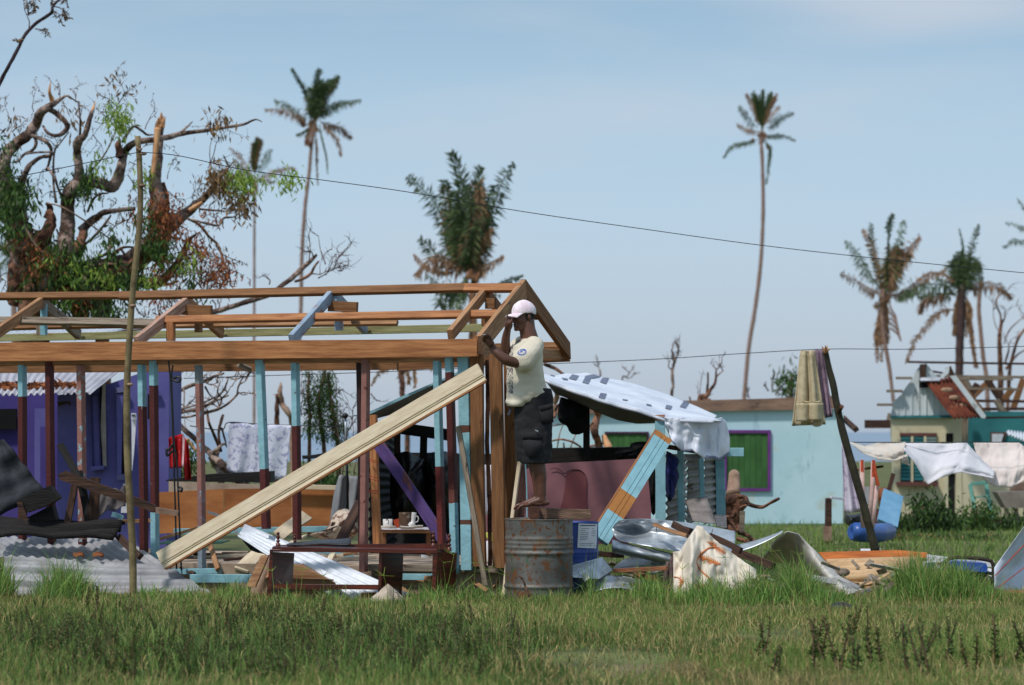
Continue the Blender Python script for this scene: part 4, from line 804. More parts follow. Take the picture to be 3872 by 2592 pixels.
MB().tube(cp, [.002+.004*math.sin(math.pi*i/(len(cp)-1)) for i in range(len(cp))], 5).build('curled_paint_edge', mat('paint_edge', (92,58,62), bump=0), PP, True)
lean('side_jamb', 'L', 590, 800, 'L', 560, 1360, 26.4, 26.4, .075, .06, MR and mat('maroon_jamb', (92,62,54), (64,42,36), 6, grain=6, bump=.4), 'dark brown jamb with a pale blue edge behind his leg', 'jamb', n=(0,1,0))
lean('blue_edge_strip', 'L', 618, 800, 'L', 632, 1360, 26.35, 26.35, .012, .03, TURQ, 'thin pale blue edge strip beside the mauve panel', 'strip', n=(0,1,0))
MB().sheet(lambda u, v: at('M', 345+200*u, -110+495*v+6*u, 26.2+.03*math.sin(u*9)), 14, 8, .004).build('white_towel', WHITE, None, True, label='white towel hanging behind the new brown studs', category='towel')
r = thing('yellow_bucket', 'yellow-green plastic tub glimpsed between the brown studs', 'tub', at('M', 400, 680, 25.9))
MB().sheet(lambda u, v: at('M', 350+205*u, 560+(30+80*math.sin(u*math.pi))*v, 25.9-.12*math.sin(u*math.pi)), 16, 4, .006).build('tub_side', mat('yellow_green_plastic', (204,206,96), (180,184,80), 4, rough=.4, bump=.1), r, True)
MB().ball(at('M', 410, 800, 25.9), (.1,.1,.16), 14).build('white_bag', WHITE, None, True, label='white plastic bag standing behind the new brown studs', category='bag')
# long board leaning with two grooves
LB = thing('grooved_board', 'long turquoise and brown grooved board leaning across the mauve panel', 'board', at('N', 560, 1560, 25.4))
q0, q1 = at('N', 1135, 722, 26.4), at('M', 1490, 620, 25.3)
MM = frame(q0, q1, (.0,1,0)); L_ = (q1-q0).length
gm = mat('grooved_board_paint', TQ, bands=[(0, (176,118,62)), (.075, TQ), (L_*.575, (176,118,62)), (L_*.77, TQ)], L=L_, jag=.015, bump=.3)
for y0, y1 in ((-.086, -.030), (-.026, .012), (.016, .086)):
    MB().prism([MM @ Vector((0, y0, 0)), MM @ Vector((L_, y0, 0)), MM @ Vector((L_, y1, 0)), MM @ Vector((0, y1, 0))], MM.to_3x3() @ Vector((0,0,.03))).build('board_strip', gm, LB, M=MM)
MB().prism([MM @ Vector((0, .089, .004)), MM @ Vector((L_*.97, .089, .004)), MM @ Vector((L_*.97, .103, .004)), MM @ Vector((0, .103, .004))], MM.to_3x3() @ Vector((0,0,.03))).build('raw_edge', WOOD, LB, M=MM)
MB().prism([MM @ Vector((.0, -.084, .0305)), MM @ Vector((L_, -.084, .0305)), MM @ Vector((L_, .084, .0305)), MM @ Vector((0, .084, .0305))], MM.to_3x3() @ Vector((0,0,.006))).build('groove_bed', BLACKW, LB, M=MM)
# things in and on the shed
def rag(name, c, pts, Y, m, label, cat, t=.12, seed=0):
    n = len(pts); cx = sum(p[0] for p in pts)/n; cy = sum(p[1] for p in pts)/n
    vs = [at(c, cx, cy, Y-t)]; fs = []; K = 4
    q = [catmull([Vector((*p, 0)) for p in pts+pts[:1]], 4)][0][:-1]; n = len(q)
    for k in range(1, K+1):
        f = k/K
        for p in q:
            d = -t*math.cos(f*math.pi/2)**.7 + t*.6*noise.noise(Vector((p.x*.02*f+seed, p.y*.02*f, k)))*(f < 1)
            vs.append(at(c, cx+(p.x-cx)*f, cy+(p.y-cy)*f, Y+d))
    for j in range(n): fs.append((0, 1+j, 1+(j+1) % n))
    for k in range(K-1):
        for j in range(n): a = 1+k*n; fs.append((a+j, a+n+j, a+n+(j+1) % n, a+(j+1) % n))
    b = len(vs); vs.append(at(c, cx, cy, Y+t*.6))
    for j in range(n): a = 1+(K-1)*n; fs.append((b, a+(j+1) % n, a+j))
    return MB().add(vs, fs).build(name, m, None, True, label=label, category=cat)
rag('black_clothes', 'N', [(170, 370), (270, 400), (380, 455), (430, 480), (432, 640), (370, 710), (290, 720), (250, 690), (225, 640), (170, 610), (145, 560), (150, 460)], 27.9, BLACKC, 'black clothes hanging under the tarpaulin beside the man', 'clothes', .1)
rag('dark_bundle', 'N', [(660, 900), (720, 850), (800, 850), (830, 800), (930, 785), (1040, 800), (1090, 850), (1080, 950), (900, 950), (720, 950)], 27.6, BLACKC, 'dark bundle of clothes piled on top of the mauve panel', 'bundle', .14, 3)
rag('blue_clothes', 'N', [(1150, 870), (1210, 900), (1270, 960), (1250, 1030), (1270, 1100), (1240, 1200), (1220, 1290), (1170, 1340), (1140, 1200), (1145, 1000)], 27.6, mat('navy_cloth', (44,50,112), (26,30,70), 6, rough=.9, bump=.5), 'navy blue clothes hanging on the shed wall', 'clothes', .12, 5)
rag('dark_clothes', 'N', [(975, 1040), (1040, 1000), (1050, 1200), (1050, 1440), (1010, 1440), (990, 1250)], 27.5, BLACKC, 'dark clothes hanging between the mauve panel and the front post', 'clothes', .1, 6)
rag('black_bag', 'H', [(450, 1030), (520, 1010), (600, 1000), (700, 1060), (760, 1120), (760, 1560), (560, 1700), (440, 1560), (430, 1200)], 28.3, BLACK, 'big shiny black plastic bag inside the shed left of the posts', 'bag', .3, 8)
rag('black_bag', 'H', [(760, 1020), (880, 1000), (980, 1030), (1000, 1300), (990, 1600), (800, 1600), (745, 1300)], 28.4, BLACK, 'second shiny black plastic bag nearer the wide turquoise stud', 'bag', .3, 11)
TB = thing('kitchen_table', 'rough kitchen table with white top inside the shed', 'table', at('I', 1310, 640, 27.0))
MB().prism([at('I', 1080, 492, 26.8), at('I', 1545, 492, 26.8), at('I', 1545, 500, 26.8), at('I', 1080, 500, 26.8)], (0,.5,0)).build('table_top', WHITE, TB)
MB().prism([at('I', 1085, 502, 26.83), at('I', 1540, 504, 26.83), at('I', 1540, 532, 26.83), at('I', 1085, 530, 26.83)], (0,.03,0)).build('apron', WOODP, TB)
for x in (1105, 1520): beam('leg', at('I', x, 532, 26.85), at('I', x, 860, 26.85), .045, .045, WOOD2, TB)
board('lower_shelf', [at('I', 1060, 838, 26.6), at('I', 1560, 830, 26.6), at('I', 1560, 876, 26.6), at('I', 1060, 890, 26.6)], (0,.5,0), WOODP, TB)
CER = mat('white_enamel', (222,220,216), (196,190,182), 6, rough=.3, bump=.05)
r = thing('white_mug', 'white enamel mug with a handle standing on the kitchen table', 'mug', at('I', 1142, 490, 26.85))
q = at('I', 1142, 488, 26.9); h = px('I', 26.9)
revolve(q, 44*h, [(q.z, .9), (q.z+.01, 1), (q.z+86*h, 1.02), (q.z+86*h, .93), (q.z+60*h, .92)], 20).build('cup', CER, r, True)
MB().tube(catmull([at('I', 1128, 418, 26.83), at('I', 1135, 402, 26.8), at('I', 1148, 418, 26.8), at('I', 1146, 446, 26.83)], 4), .004, 6).build('handle', BLACK, r, True)
MB().sheet(lambda u, v: at('I', 1075+135*u, 466+24*v-8*math.sin(u*3.1), 26.8-.05*math.sin(u*3.1)), 10, 3, .01).build('dish_cloth', BEIGEC, None, True, label='folded beige dish cloth beside the white mug', category='cloth')
r = thing('tin_jug', 'old brown tin jug with a loop handle standing on the kitchen table', 'jug', at('I', 1300, 480, 27.1))
q = at('I', 1300, 478, 27.15)
revolve(q, 58*h, [(q.z, 1), (q.z+125*h, .95), (q.z+140*h, .98), (q.z+138*h, .9), (q.z+100*h, .88)], 20).build('jug_body', mat('brown_tin', (120,92,70), (80,58,44), 5, bump=.3, rough=.5, spots=[(7, .6, (190,176,160))]), r, True)
MB().tube(catmull([at('I', 1400, 370, 27.1), at('I', 1425, 385, 27.1), at('I', 1420, 420, 27.1), at('I', 1395, 430, 27.1)], 4), .006, 6).build('handle', CER, r, True)
r = thing('white_boot', 'paint-spattered pale boot-shaped stand on a flat tray on the table', 'stand', at('I', 1370, 488, 26.85))
q = at('I', 1375, 478, 26.8)
MB().tube(catmull([at('I', 1350, 470, 26.75), at('I', 1372, 440, 26.75), at('I', 1380, 400, 26.75), at('I', 1388, 340, 26.75)], 4), [.03]*5+[.018]*4+[.022]*4, 12, .2).build('boot_shaft', CER, r, True)
MB().sheet(lambda u, v: at('I', 1258+210*u, 462+20*v+6*math.sin(u*5), 26.7+.1*v), 10, 3, .008).build('tray', CER, r)
board('red_carton', [at('I', 1195, 410, 26.95), at('I', 1245, 398, 26.95), at('I', 1245, 480, 26.95), at('I', 1200, 480, 26.95)], (0,.1,0), mat('red_orange_tin', (170,66,36), (140,50,30), 4), label='red-orange tin between mug and jug', category='tin')
r = thing('white_bowl', 'white enamel basin turned on its side on the lower table shelf', 'basin', at('I', 1490, 820, 26.6))
q = at('I', 1490, 775, 26.65)
MB().tube([at('I', 1452, 772, 26.55), at('I', 1466, 772, 26.55), at('I', 1520, 772, 26.55)], [43*h, 40*h, 30*h], 18).build('basin_body', CER, r, True)
MB().sheet(lambda u, v: at('I', 1428+130*u, 800+26*v*math.sin(.3+u*2.5), 26.5+.1*v), 10, 3, .01).build('saucer', CER, r, True)
# white paint pole on stand, grey tarp, floral cushions in the frame's back
r = thing('metal_stand', 'thin metal pipe stand with black elbow joint behind the frame', 'stand', at('G', 1515, 920, 28))
MB().tube([at('G', 1495, 160, 28), at('G', 1505, 400, 28)], .012, 8).build('pipe', STEEL, r, True)
MB().tube([at('G', 1505, 400, 28), at('G', 1515, 925, 28)], .013, 8).build('lower_pipe', BLACK, r, True)
MB().tube([at('G', 1500, 153, 28), at('G', 1600, 153, 28)], .008, 8).build('arm', STEEL, r, True)
MB().ball(at('G', 1494, 155, 27.98), .03, 10).build('elbow_joint', BLACK, r, True)
MB().sheet(lambda u, v: at('G', 1370+260*u, (1050-430*min(1, u*3.2)**.6*(1) + 25*u) + (1080-(1050-430*min(1, u*3.2)**.6+25*u))*v, 28.4+.06*math.sin(u*13+v*3)-.1*v), 30, 14, .006).build('grey_tarp', mat('grey_cloth', (140,142,144), (112,114,118), 3, rough=.7, bump=.3), None, True, label='grey tarpaulin draped over something at the end of the plywood wall', category='tarpaulin')
rag('patterned_cushions', 'G', [(1200, 1110), (1330, 1070), (1400, 950), (1470, 900), (1560, 920), (1610, 960), (1610, 1080), (1500, 1160), (1300, 1140)], 27.2, mat('scroll_pattern', (196,178,160), (120,92,78), 11, bump=.3, thr=(.46,.54), detail=2), 'heap of beige scroll-patterned cushions on the slab', 'cushions', .2, 14)
lean('black_pipe', 'G', 1150, 487, 'G', 1330, 465, 30.0, 30.0, .04, .04, BLACK, 'thick black pipe lying level behind the cream board', 'pipe', n=(0,1,0))
for x0, y0, x1, y1, lb in ((1330, 560, 1300, 640, 'a'),): pass
# ================================================================ THE MAN
YM = 23.95
def pm(x, y, dy=0.0, c='n'): a, b = nat(c, x, y); return at('n', a, b, YM+dy) if False else Vector(((a-CX)/FN*YM, YM+dy, CAMZ + (HZ-b)/FN*YM))
def limb(mb, pts, rs, n=14):
    q = catmull(pts, 5); m = len(q); k = len(rs)
    rr_ = [rs[min(int(i/(m-1)*(k-1)), k-2)]*(1-(i/(m-1)*(k-1)-min(int(i/(m-1)*(k-1)), k-2))) + rs[min(int(i/(m-1)*(k-1)), k-2)+1]*(i/(m-1)*(k-1)-min(int(i/(m-1)*(k-1)), k-2)) for i in range(m)]
    mb.tube(q, rr_, n); mb.ball(q[0], rr_[0], n); mb.ball(q[-1], rr_[-1], n)
def loft(mb, secs, n=28):                          # secs: centre, half width, half depth, turn
    vs = []; fs = []
    for c, a, b, t in secs:
        for j in range(n):
            g = 2*math.pi*j/n; x, y = a*math.cos(g), b*math.sin(g)
            vs.append(Vector(c)+Vector((x*math.cos(t)-y*math.sin(t), x*math.sin(t)+y*math.cos(t), 0)))
    for i in range(len(secs)-1):
        for j in range(n): fs.append((i*n+j, i*n+(j+1) % n, (i+1)*n+(j+1) % n, (i+1)*n+j))
    fs += [tuple(reversed(range(n))), tuple(range((len(secs)-1)*n, len(secs)*n))]
    mb.add(vs, fs)
def skin_up(mb, name, m, parent, vox, it=6, fac=.5, disp=None):   # melt the pieces into one continuous surface
    me = bpy.data.meshes.new('t'); me.from_pydata([tuple(v) for v in mb.v], [], mb.f); bm = bmesh.new(); bm.from_mesh(me)
    bmesh.ops.recalc_face_normals(bm, faces=bm.faces); bm.to_mesh(me); bm.free()
    o = bpy.data.objects.new('t', me); col.objects.link(o)
    md = o.modifiers.new('r', 'REMESH'); md.mode = 'VOXEL'; md.voxel_size = vox
    if it: ms = o.modifiers.new('s', 'SMOOTH'); ms.factor = fac; ms.iterations = it
    dg = bpy.context.evaluated_depsgraph_get(); r = bpy.data.meshes.new_from_object(o.evaluated_get(dg)); bpy.data.objects.remove(o)
    M = WM[parent.name]; Mi = M.inverted()
    if disp:
        r.update(); ns = [v.normal.copy() for v in r.vertices]
        for v, nn in zip(r.vertices, ns): v.co += nn*disp(v.co)
    r.transform(Mi); r.materials.clear(); r.materials.append(m)
    r.polygons.foreach_set('use_smooth', [True]*len(r.polygons)); r.name = name
    return link(name, r, parent, M)
foot = pm(1990, 1915)
MAN = thing('person', 'man in pale pink cap, cream T-shirt and black shorts standing barefoot on the rusty drum', 'person', foot)
SKIN = mat('dark_skin', (106,70,55), (82,52,41), 5, rough=.42, bump=.15, spec=.4, bscale=60)
Hc = pm(1978, 1197); F = Vector((-.80, -.58, -.08)).normalized(); U = Vector((-.06, 0, 1)); U = (U-U.dot(F)*F).normalized(); Rr = F.cross(U)
HM = Matrix((F, Rr, U)).transposed()              # columns: forward, right, up
hp_ = lambda f, r, u: Hc + HM @ Vector((f, r, u))
bmn = MB()
def he(f, r, u, a, b, c, n=16): bmn.ball(hp_(f, r, u), (a, b, c), n, HM)
he(-.012, 0, .03, .098, .078, .092, 20); he(.03, 0, -.03, .066, .069, .086); he(.048, 0, -.085, .048, .053, .038); he(.015, 0, -.075, .062, .068, .045)
he(.078, 0, .02, .018, .05, .012); he(.07, .035, -.025, .025, .024, .02); he(.07, -.035, -.025, .025, .024, .02)
limb(bmn, [hp_(.086, 0, .008), hp_(.104, 0, -.022), hp_(.108, 0, -.036)], [.009, .013, .015], 10)
he(.098, .016, -.04, .012, .010, .009, 8); he(.098, -.016, -.04, .012, .010, .009, 8)
he(.092, 0, -.062, .014, .027, .0065, 12); he(.090, 0, -.078, .014, .025, .0075, 12); he(.083, 0, -.105, .02, .024, .018)
for s in (-1, 1): he(-.008, s*.079, -.012, .019, .009, .031, 10); he(-.002, s*.086, -.012, .012, .006, .022, 8)
limb(bmn, [hp_(-.03, 0, -.03), pm(1994, 1245), pm(2004, 1290)], [.070, .069, .08])
bmn.ball(pm(1990, 1302, -.0), (.10, .1, .055), 16)
# torso and hips under the clothes
loft(bmn, [(pm(2000, 1285), .05, .05, 0), (pm(1990, 1310), .10, .15, .3), (pm(1988, 1350), .125, .165, .3), (pm(1990, 1420), .125, .16, .2), (pm(2000, 1480), .13, .15, .1), (pm(2018, 1550), .13, .16, 0), (pm(2025, 1600), .12, .15, 0)])
# near (left) arm
limb(bmn, [pm(2012, 1312, -.15), pm(1990, 1350, -.2), pm(1952, 1376, -.27)], [.055, .05, .044])
limb(bmn, [pm(1952, 1376, -.27), pm(1915, 1365, -.3), pm(1880, 1338, -.29), pm(1857, 1310, -.26)], [.044, .046, .038, .029])
# far (right) arm, forearm upright
limb(bmn, [pm(1962, 1312, .15), pm(1935, 1345, .1), pm(1912, 1352, .02)], [.05, .045, .042])
limb(bmn, [pm(1912, 1350, .02), pm(1911, 1320, -.02), pm(1913, 1280, -.06), pm(1920, 1247, -.1)], [.042, .043, .036, .028])
def fing(pts, r, c='K', base=YM):
    limb(bmn, [pm(x, y, dy, c) for x, y, dy in pts], [r, r*.95, r*.85, r*.75][:max(2, min(4, len(pts)))], 8)
# near hand: palm up by the board end, finger and thumb pinching a nail
limb(bmn, [pm(505, 985, -.27, 'K'), pm(478, 945, -.29, 'K'), pm(458, 915, -.3, 'K')], [.03, .037, .033], 12)
limb(bmn, [pm(500, 950, -.32, 'K'), pm(475, 915, -.325, 'K')], [.026, .024], 10)
fing([(462, 900, -.33), (452, 868, -.35), (440, 850, -.36)], .0105)
fing([(448, 912, -.315), (428, 885, -.34), (412, 864, -.36)], .0105)
fing([(440, 928, -.30), (414, 905, -.33), (399, 880, -.34)], .0105)
fing([(440, 945, -.285), (408, 930, -.31), (398, 905, -.33)], .0098)
fing([(495, 905, -.345), (480, 872, -.365), (450, 842, -.37)], .0115)
# far hand raised at his face
limb(bmn, [pm(692, 770, -.1, 'K'), pm(700, 735, -.12, 'K'), pm(702, 705, -.13, 'K')], [.028, .036, .034], 12)
fing([(690, 705, -.14), (684, 665, -.15), (682, 635, -.15), (688, 614, -.15)], .0105)
fing([(700, 695, -.12), (700, 655, -.13), (700, 632, -.13)], .0105)
fing([(712, 690, -.10), (714, 655, -.11), (712, 636, -.115)], .0105)
fing([(722, 695, -.09), (725, 668, -.095), (722, 650, -.1)], .0095)
fing([(716, 728, -.15), (735, 705, -.16), (738, 680, -.165)], .0115)
# legs
for k, (dx, dy) in enumerate(((0, -.06), (-12, .20))):
    limb(bmn, [pm(2012+dx, 1560, dy), pm(2018+dx, 1650, dy), pm(2030+dx, 1728, dy)], [.095, .085, .064])
    limb(bmn, [pm(2030+dx, 1728, dy), pm(2041+dx, 1785, dy), pm(2046+dx, 1830, dy), pm(2048+dx, 1876, dy)], [.062, .058, .045, .038])
    # foot: heel, arch, ball, toes curling over the block edge
    ax_, ay = 2048+dx, 1890
    zb_ = 1912
    limb(bmn, [pm(ax_, ay-10, dy), pm(ax_+6, ay+8, dy)], [.038, .034]); bmn.ball(pm(ax_+14, zb_-11, dy), (.04, .034, .026), 12)
    limb(bmn, [pm(ax_, 1889, dy), pm(ax_-32, 1900, dy-.01), pm(ax_-56, 1908, dy-.02)], [.036, .028, .02], 12)
    bmn.ball(pm(ax_-20, 1906, dy), (.075, .036, .018), 14)
    bmn.ball(pm(ax_-58, 1910, dy-.02), (.034, .046, .018), 14)
    for i, (oy, ln, r) in enumerate(((-.055, 20, .014), (-.03, 20, .0105), (-.01, 18, .0098), (.01, 15, .009), (.028, 11, .0085))):
        limb(bmn, [pm(ax_-68, 1910, dy+oy+.0), pm(ax_-68-ln*.6, 1914, dy+oy), pm(ax_-70-ln, 1926-i, dy+oy)], [r, r*1.02, r*.9], 8)
skin_up(bmn, 'body', SKIN, MAN, .0048, 4, .5)
for s in (-1, 1):
    MB().ball(hp_(.081, s*.031, .002), (.011, .013, .009), 12, HM).build('eye', mat('eye_white', (196,184,176), bump=0, rough=.2), MAN, True)
    MB().ball(hp_(.0895, s*.031, .002), (.004, .006, .006), 10, HM).build('iris', BLACK, MAN, True)
# hair round the back and sides
hb = MB(); 
for i in range(13):
    a = R(-105 + i*17.5); hb.ball(hp_(-.012-.082*math.cos(a), .067*math.sin(a), .004-.004*abs(math.sin(a))), (.017, .017, .042), 10, HM)
skin_up(hb, 'hair', mat('short_black_hair', (64,56,54), (34,30,30), 60, rough=.95, bump=.8), MAN, .006, 5)
# cap
cb_ = MB()
capf = lambda a, b, ex=0: hp_(-.012+(.108+ex)*math.cos(a)*math.cos(b), (.088+ex)*math.sin(a)*math.cos(b), .034+(.1+ex)*math.sin(b))
vs = []; fs = []; n = 32
cap = MB().sheet(lambda u, v: capf(2*math.pi*u, -.12*(1-v)-.22*(1-v)*(math.cos(2*math.pi*u) < -.2)*abs(math.cos(2*math.pi*u)) + v*math.pi/2*.995) + Vector((0,0,.004*noise.noise(Vector((u*14, v*5, 2))))), 40, 14, .004)
CAPM = mat('faded_pink_cap', (240,230,234), (226,202,212), 9, rough=.9, bump=.3, thr=(.4,.6))
CP = cap.build('cap', CAPM, MAN, True)
MB().sheet(lambda u, v: (lambda a: hp_(-.012+.104*math.cos(a)*(1-v) + v*(.098+.09*math.cos(a*1.15)), .086*math.sin(a)*(1-v*.0) , .03 - .016*v*v - .03*v*math.sin(a)**2))(R(-62)+R(124)*u), 20, 8, .006).build('peak', CAPM, CP, True)
MB().ball(hp_(-.012, 0, .136), (.009,.009,.006), 10, HM).build('button', CAPM, CP, True)
tcv = bpy.data.curves.new('txt', 'FONT'); tcv.body = 'FIJI'; tcv.size = .042; tcv.align_x = 'CENTER'; tcv.extrude = 0
to = bpy.data.objects.new('txt', tcv); col.objects.link(to); tm = bpy.data.meshes.new_from_object(to.evaluated_get(bpy.context.evaluated_depsgraph_get())); bpy.data.objects.remove(to)
for v in tm.vertices: v.co = Mi_ if False else capf(-.12 + v.co.x*12.5, .32 + v.co.y*11, .0025)
Mc = WM[CP.name]; tm.transform(Mc.inverted()); tm.materials.append(mat('cap_lettering', (120,92,112), bump=0)); tag(link('lettering', tm, CP, Mc))
# T-shirt
sh = MB(); tn = .25
loft(sh, [(pm(2003, 1278), .06, .065, tn), (pm(1998, 1290), .09, .12, tn), (pm(1990, 1312), .13, .175, tn), (pm(1986, 1345), .150, .19, tn), (pm(1984, 1385), .154, .185, tn), (pm(1985, 1430), .158, .18, tn), (pm(1992, 1465), .172, .18, .15),
  (pm(1999, 1486), .188, .185, .1), (pm(1992, 1505), .172, .185, .1), (pm(1972, 1522), .130, .18, .1), (pm(1952, 1538), .083, .15, .1)], 36)
limb(sh, [pm(2018, 1312, -.10), pm(2003, 1340, -.17), pm(1978, 1368, -.215)], [.088, .096, .098], 20)
limb(sh, [pm(1972, 1308, .10), pm(1950, 1330, .08), pm(1938, 1348, .05)], [.088, .085, .078], 16)
def folds(p):
    z = p.z; return .009*noise.noise(Vector((p.x*4+z*4, p.y*4, z*11-p.x*7))) + .0015*noise.noise(p*28) + .008*math.exp(-((z-1.62)/.12)**2)*math.sin((z*1.0+p.x*.5)*75+4*noise.noise(p*5))*.8
SHM = mat('cream_cotton', (220,211,192), (198,187,166), 4, rough=.95, bump=.3, bscale=60, spots=[(34, .74, (150,120,92))])
# printed shapes belong to the cloth: a blue ring on the sleeve, dark line drawing down the front
t = SHM.node_tree; N = t.nodes; bs = N['Principled BSDF']; src = bs.inputs['Base Color'].links[0].from_socket
co = N.new('ShaderNodeTexCoord')
def ring_mask(cw, r0, r1, sc_, thr):
    d = N.new('ShaderNodeVectorMath'); d.operation = 'DISTANCE'; t.links.new(co.outputs['Object'], d.inputs[0]); d.inputs[1].default_value = cw
    a = N.new('ShaderNodeMath'); a.operation = 'LESS_THAN'; a.inputs[1].default_value = r1; t.links.new(d.outputs['Value'], a.inputs[0])
    b = N.new('ShaderNodeMath'); b.operation = 'GREATER_THAN'; b.inputs[1].default_value = r0; t.links.new(d.outputs['Value'], b.inputs[0])
    n_ = N.new('ShaderNodeTexNoise'); n_.inputs['Scale'].default_value = sc_; n_.inputs['Detail'].default_value = 3; n_.inputs['Distortion'].default_value = 1.5; t.links.new(co.outputs['Object'], n_.inputs[0])
    g = N.new('ShaderNodeMath'); g.operation = 'GREATER_THAN'; g.inputs[1].default_value = thr; t.links.new(n_.outputs['Fac'], g.inputs[0])
    m1 = N.new('ShaderNodeMath'); m1.operation = 'MULTIPLY'; t.links.new(a.outputs[0], m1.inputs[0])
    m2 = N.new('ShaderNodeMath'); m2.operation = 'MAXIMUM'; t.links.new(b.outputs[0], m2.inputs[0]); t.links.new(g.outputs[0], m2.inputs[1])
    t.links.new(m2.outputs[0], m1.inputs[1]); return m1.outputs[0]
def over(mask, c, cur):
    mi = N.new('ShaderNodeMixRGB'); mi.inputs[2].default_value = (*lin(c), 1); t.links.new(mask, mi.inputs[0]); t.links.new(cur, mi.inputs[1]); return mi.outputs[0]
em = pm(1972, 1331, -.29) - foot
cur = over(ring_mask(em, .033, .043, 45, .53), (74,98,158), src)
def band_mask(lo, hi, sc_, thr):                  # region at the front of the chest
    sp = N.new('ShaderNodeSeparateXYZ'); t.links.new(co.outputs['Object'], sp.inputs[0]); outs = []
    for ax_, (l, h) in enumerate(zip(lo, hi)):
        for v_, op in ((l, 'GREATER_THAN'), (h, 'LESS_THAN')):
            if v_ is None: continue
            q = N.new('ShaderNodeMath'); q.operation = op; q.inputs[1].default_value = v_; t.links.new(sp.outputs[ax_], q.inputs[0]); outs.append(q.outputs[0])
    n_ = N.new('ShaderNodeTexNoise'); n_.inputs['Scale'].default_value = sc_; n_.inputs['Detail'].default_value = 2; n_.inputs['Distortion'].default_value = 2.5; t.links.new(co.outputs['Object'], n_.inputs[0])
    s_ = N.new('ShaderNodeMath'); s_.operation = 'SUBTRACT'; s_.inputs[1].default_value = .5; t.links.new(n_.outputs['Fac'], s_.inputs[0])
    ab = N.new('ShaderNodeMath'); ab.operation = 'ABSOLUTE'; t.links.new(s_.outputs[0], ab.inputs[0])
    g = N.new('ShaderNodeMath'); g.operation = 'LESS_THAN'; g.inputs[1].default_value = thr; t.links.new(ab.outputs[0], g.inputs[0]); c_ = g.outputs[0]
    for o_ in outs:
        m_ = N.new('ShaderNodeMath'); m_.operation = 'MULTIPLY'; t.links.new(c_, m_.inputs[0]); t.links.new(o_, m_.inputs[1]); c_ = m_.outputs[0]
    return c_
rel = lambda x, y: (pm(x, y) - foot)
cur = over(band_mask((None, None, rel(0, 1352).z), (rel(1940, 0).x, None, rel(0, 1300).z), 17, .045), (62,62,78), cur)
cur = over(band_mask((None, None, rel(0, 1490).z), (rel(1940, 0).x, None, rel(0, 1392).z), 20, .05), (62,62,78), cur)
t.links.new(cur, bs.inputs['Base Color'])
SHIRT = skin_up(sh, 'shirt', SHM, MAN, .006, 4, .5, folds)
# collar
cpts = [pm(2003, 1277) + Vector((.066*math.cos(a)*math.cos(tn)-.06*math.sin(a)*math.sin(tn)-.01, .062*math.sin(a), .012*math.cos(a))) for a in [2*math.pi*i/24 for i in range(25)]]
MB().tube(cpts, .0065, 8, caps=False).build('collar', SHM, SHIRT, True)
# shorts
st = MB()
loft(st, [(pm(2040, 1470), .10, .12, 0), (pm(2020, 1500), .16, .17, 0), (pm(2018, 1550), .165, .175, 0), (pm(2018, 1600), .165, .175, 0), (pm(2020, 1640), .15, .17, 0)], 32)
loft(st, [(pm(2016, 1590, -.05), .165, .115, 0), (pm(2018, 1660, -.06), .158, .115, 0), (pm(2022, 1720, -.06), .142, .108, 0), (pm(2023, 1753, -.06), .132, .105, 0)], 32)
loft(st, [(pm(2010, 1590, .12), .15, .1, 0), (pm(2006, 1660, .18), .135, .1, 0), (pm(2006, 1745, .2), .115, .095, 0)], 32)
SM = mat('black_cargo_cotton', (44,43,45), (28,27,30), 5, rough=.9, bump=.5, bscale=24)
SHO = skin_up(st, 'shorts', SM, MAN, .008, 4, .5, lambda p: .009*noise.noise(Vector((p.x*9, p.y*5, p.z*7))) + .006*noise.noise(p*20))
def pocket(pts, dy, t_=.03):
    q = [pm(x, y, dy, 'L') for x, y in pts]; c = sum(q, Vector())/len(q); mb = MB(); n = len(q)
    vs = q + [c.lerp(p, .82)+Vector((0, -t_, 0)) for p in q] + [c+Vector((0, -t_*1.15, 0))]
    mb.add(vs, [(i, (i+1) % n, n+(i+1) % n, n+i) for i in range(n)] + [(n+i, n+(i+1) % n, 2*n) for i in range(n)])
    return mb.build('cargo_pocket', SM, SHO, True)
pocket([(590, 560), (640, 545), (780, 560), (785, 640), (740, 735), (690, 750), (640, 735), (600, 650)], -.155)
pocket([(575, 490), (720, 470), (790, 500), (790, 555), (700, 560), (580, 548)], -.16, .02)
pocket([(745, 255), (880, 215), (895, 385), (850, 405), (760, 385)], -.155, .025)
pocket([(735, 235), (875, 200), (885, 250), (760, 285)], -.165, .02)
MB().prism([pm(712, 458, -.2, 'L'), pm(745, 470, -.2, 'L'), pm(740, 482, -.2, 'L'), pm(710, 466, -.2, 'L')], (0,.004,0)).build('zip_pull', STEEL, SHO)
MB().prism([pm(470, 235, -.05, 'L'), pm(492, 240, -.05, 'L'), pm(458, 318, -.05, 'L'), pm(436, 314, -.05, 'L')], (0,.006,0)).build('drawcord', mat('slate_cord', (70,78,92), bump=0), SHO)
MB().tube([pm(392, 851, -.375, 'K'), pm(442, 853, -.375, 'K')], .0022, 6).build('steel_nail', STEEL, None, True, label='small steel nail held between his fingertips', category='nail')
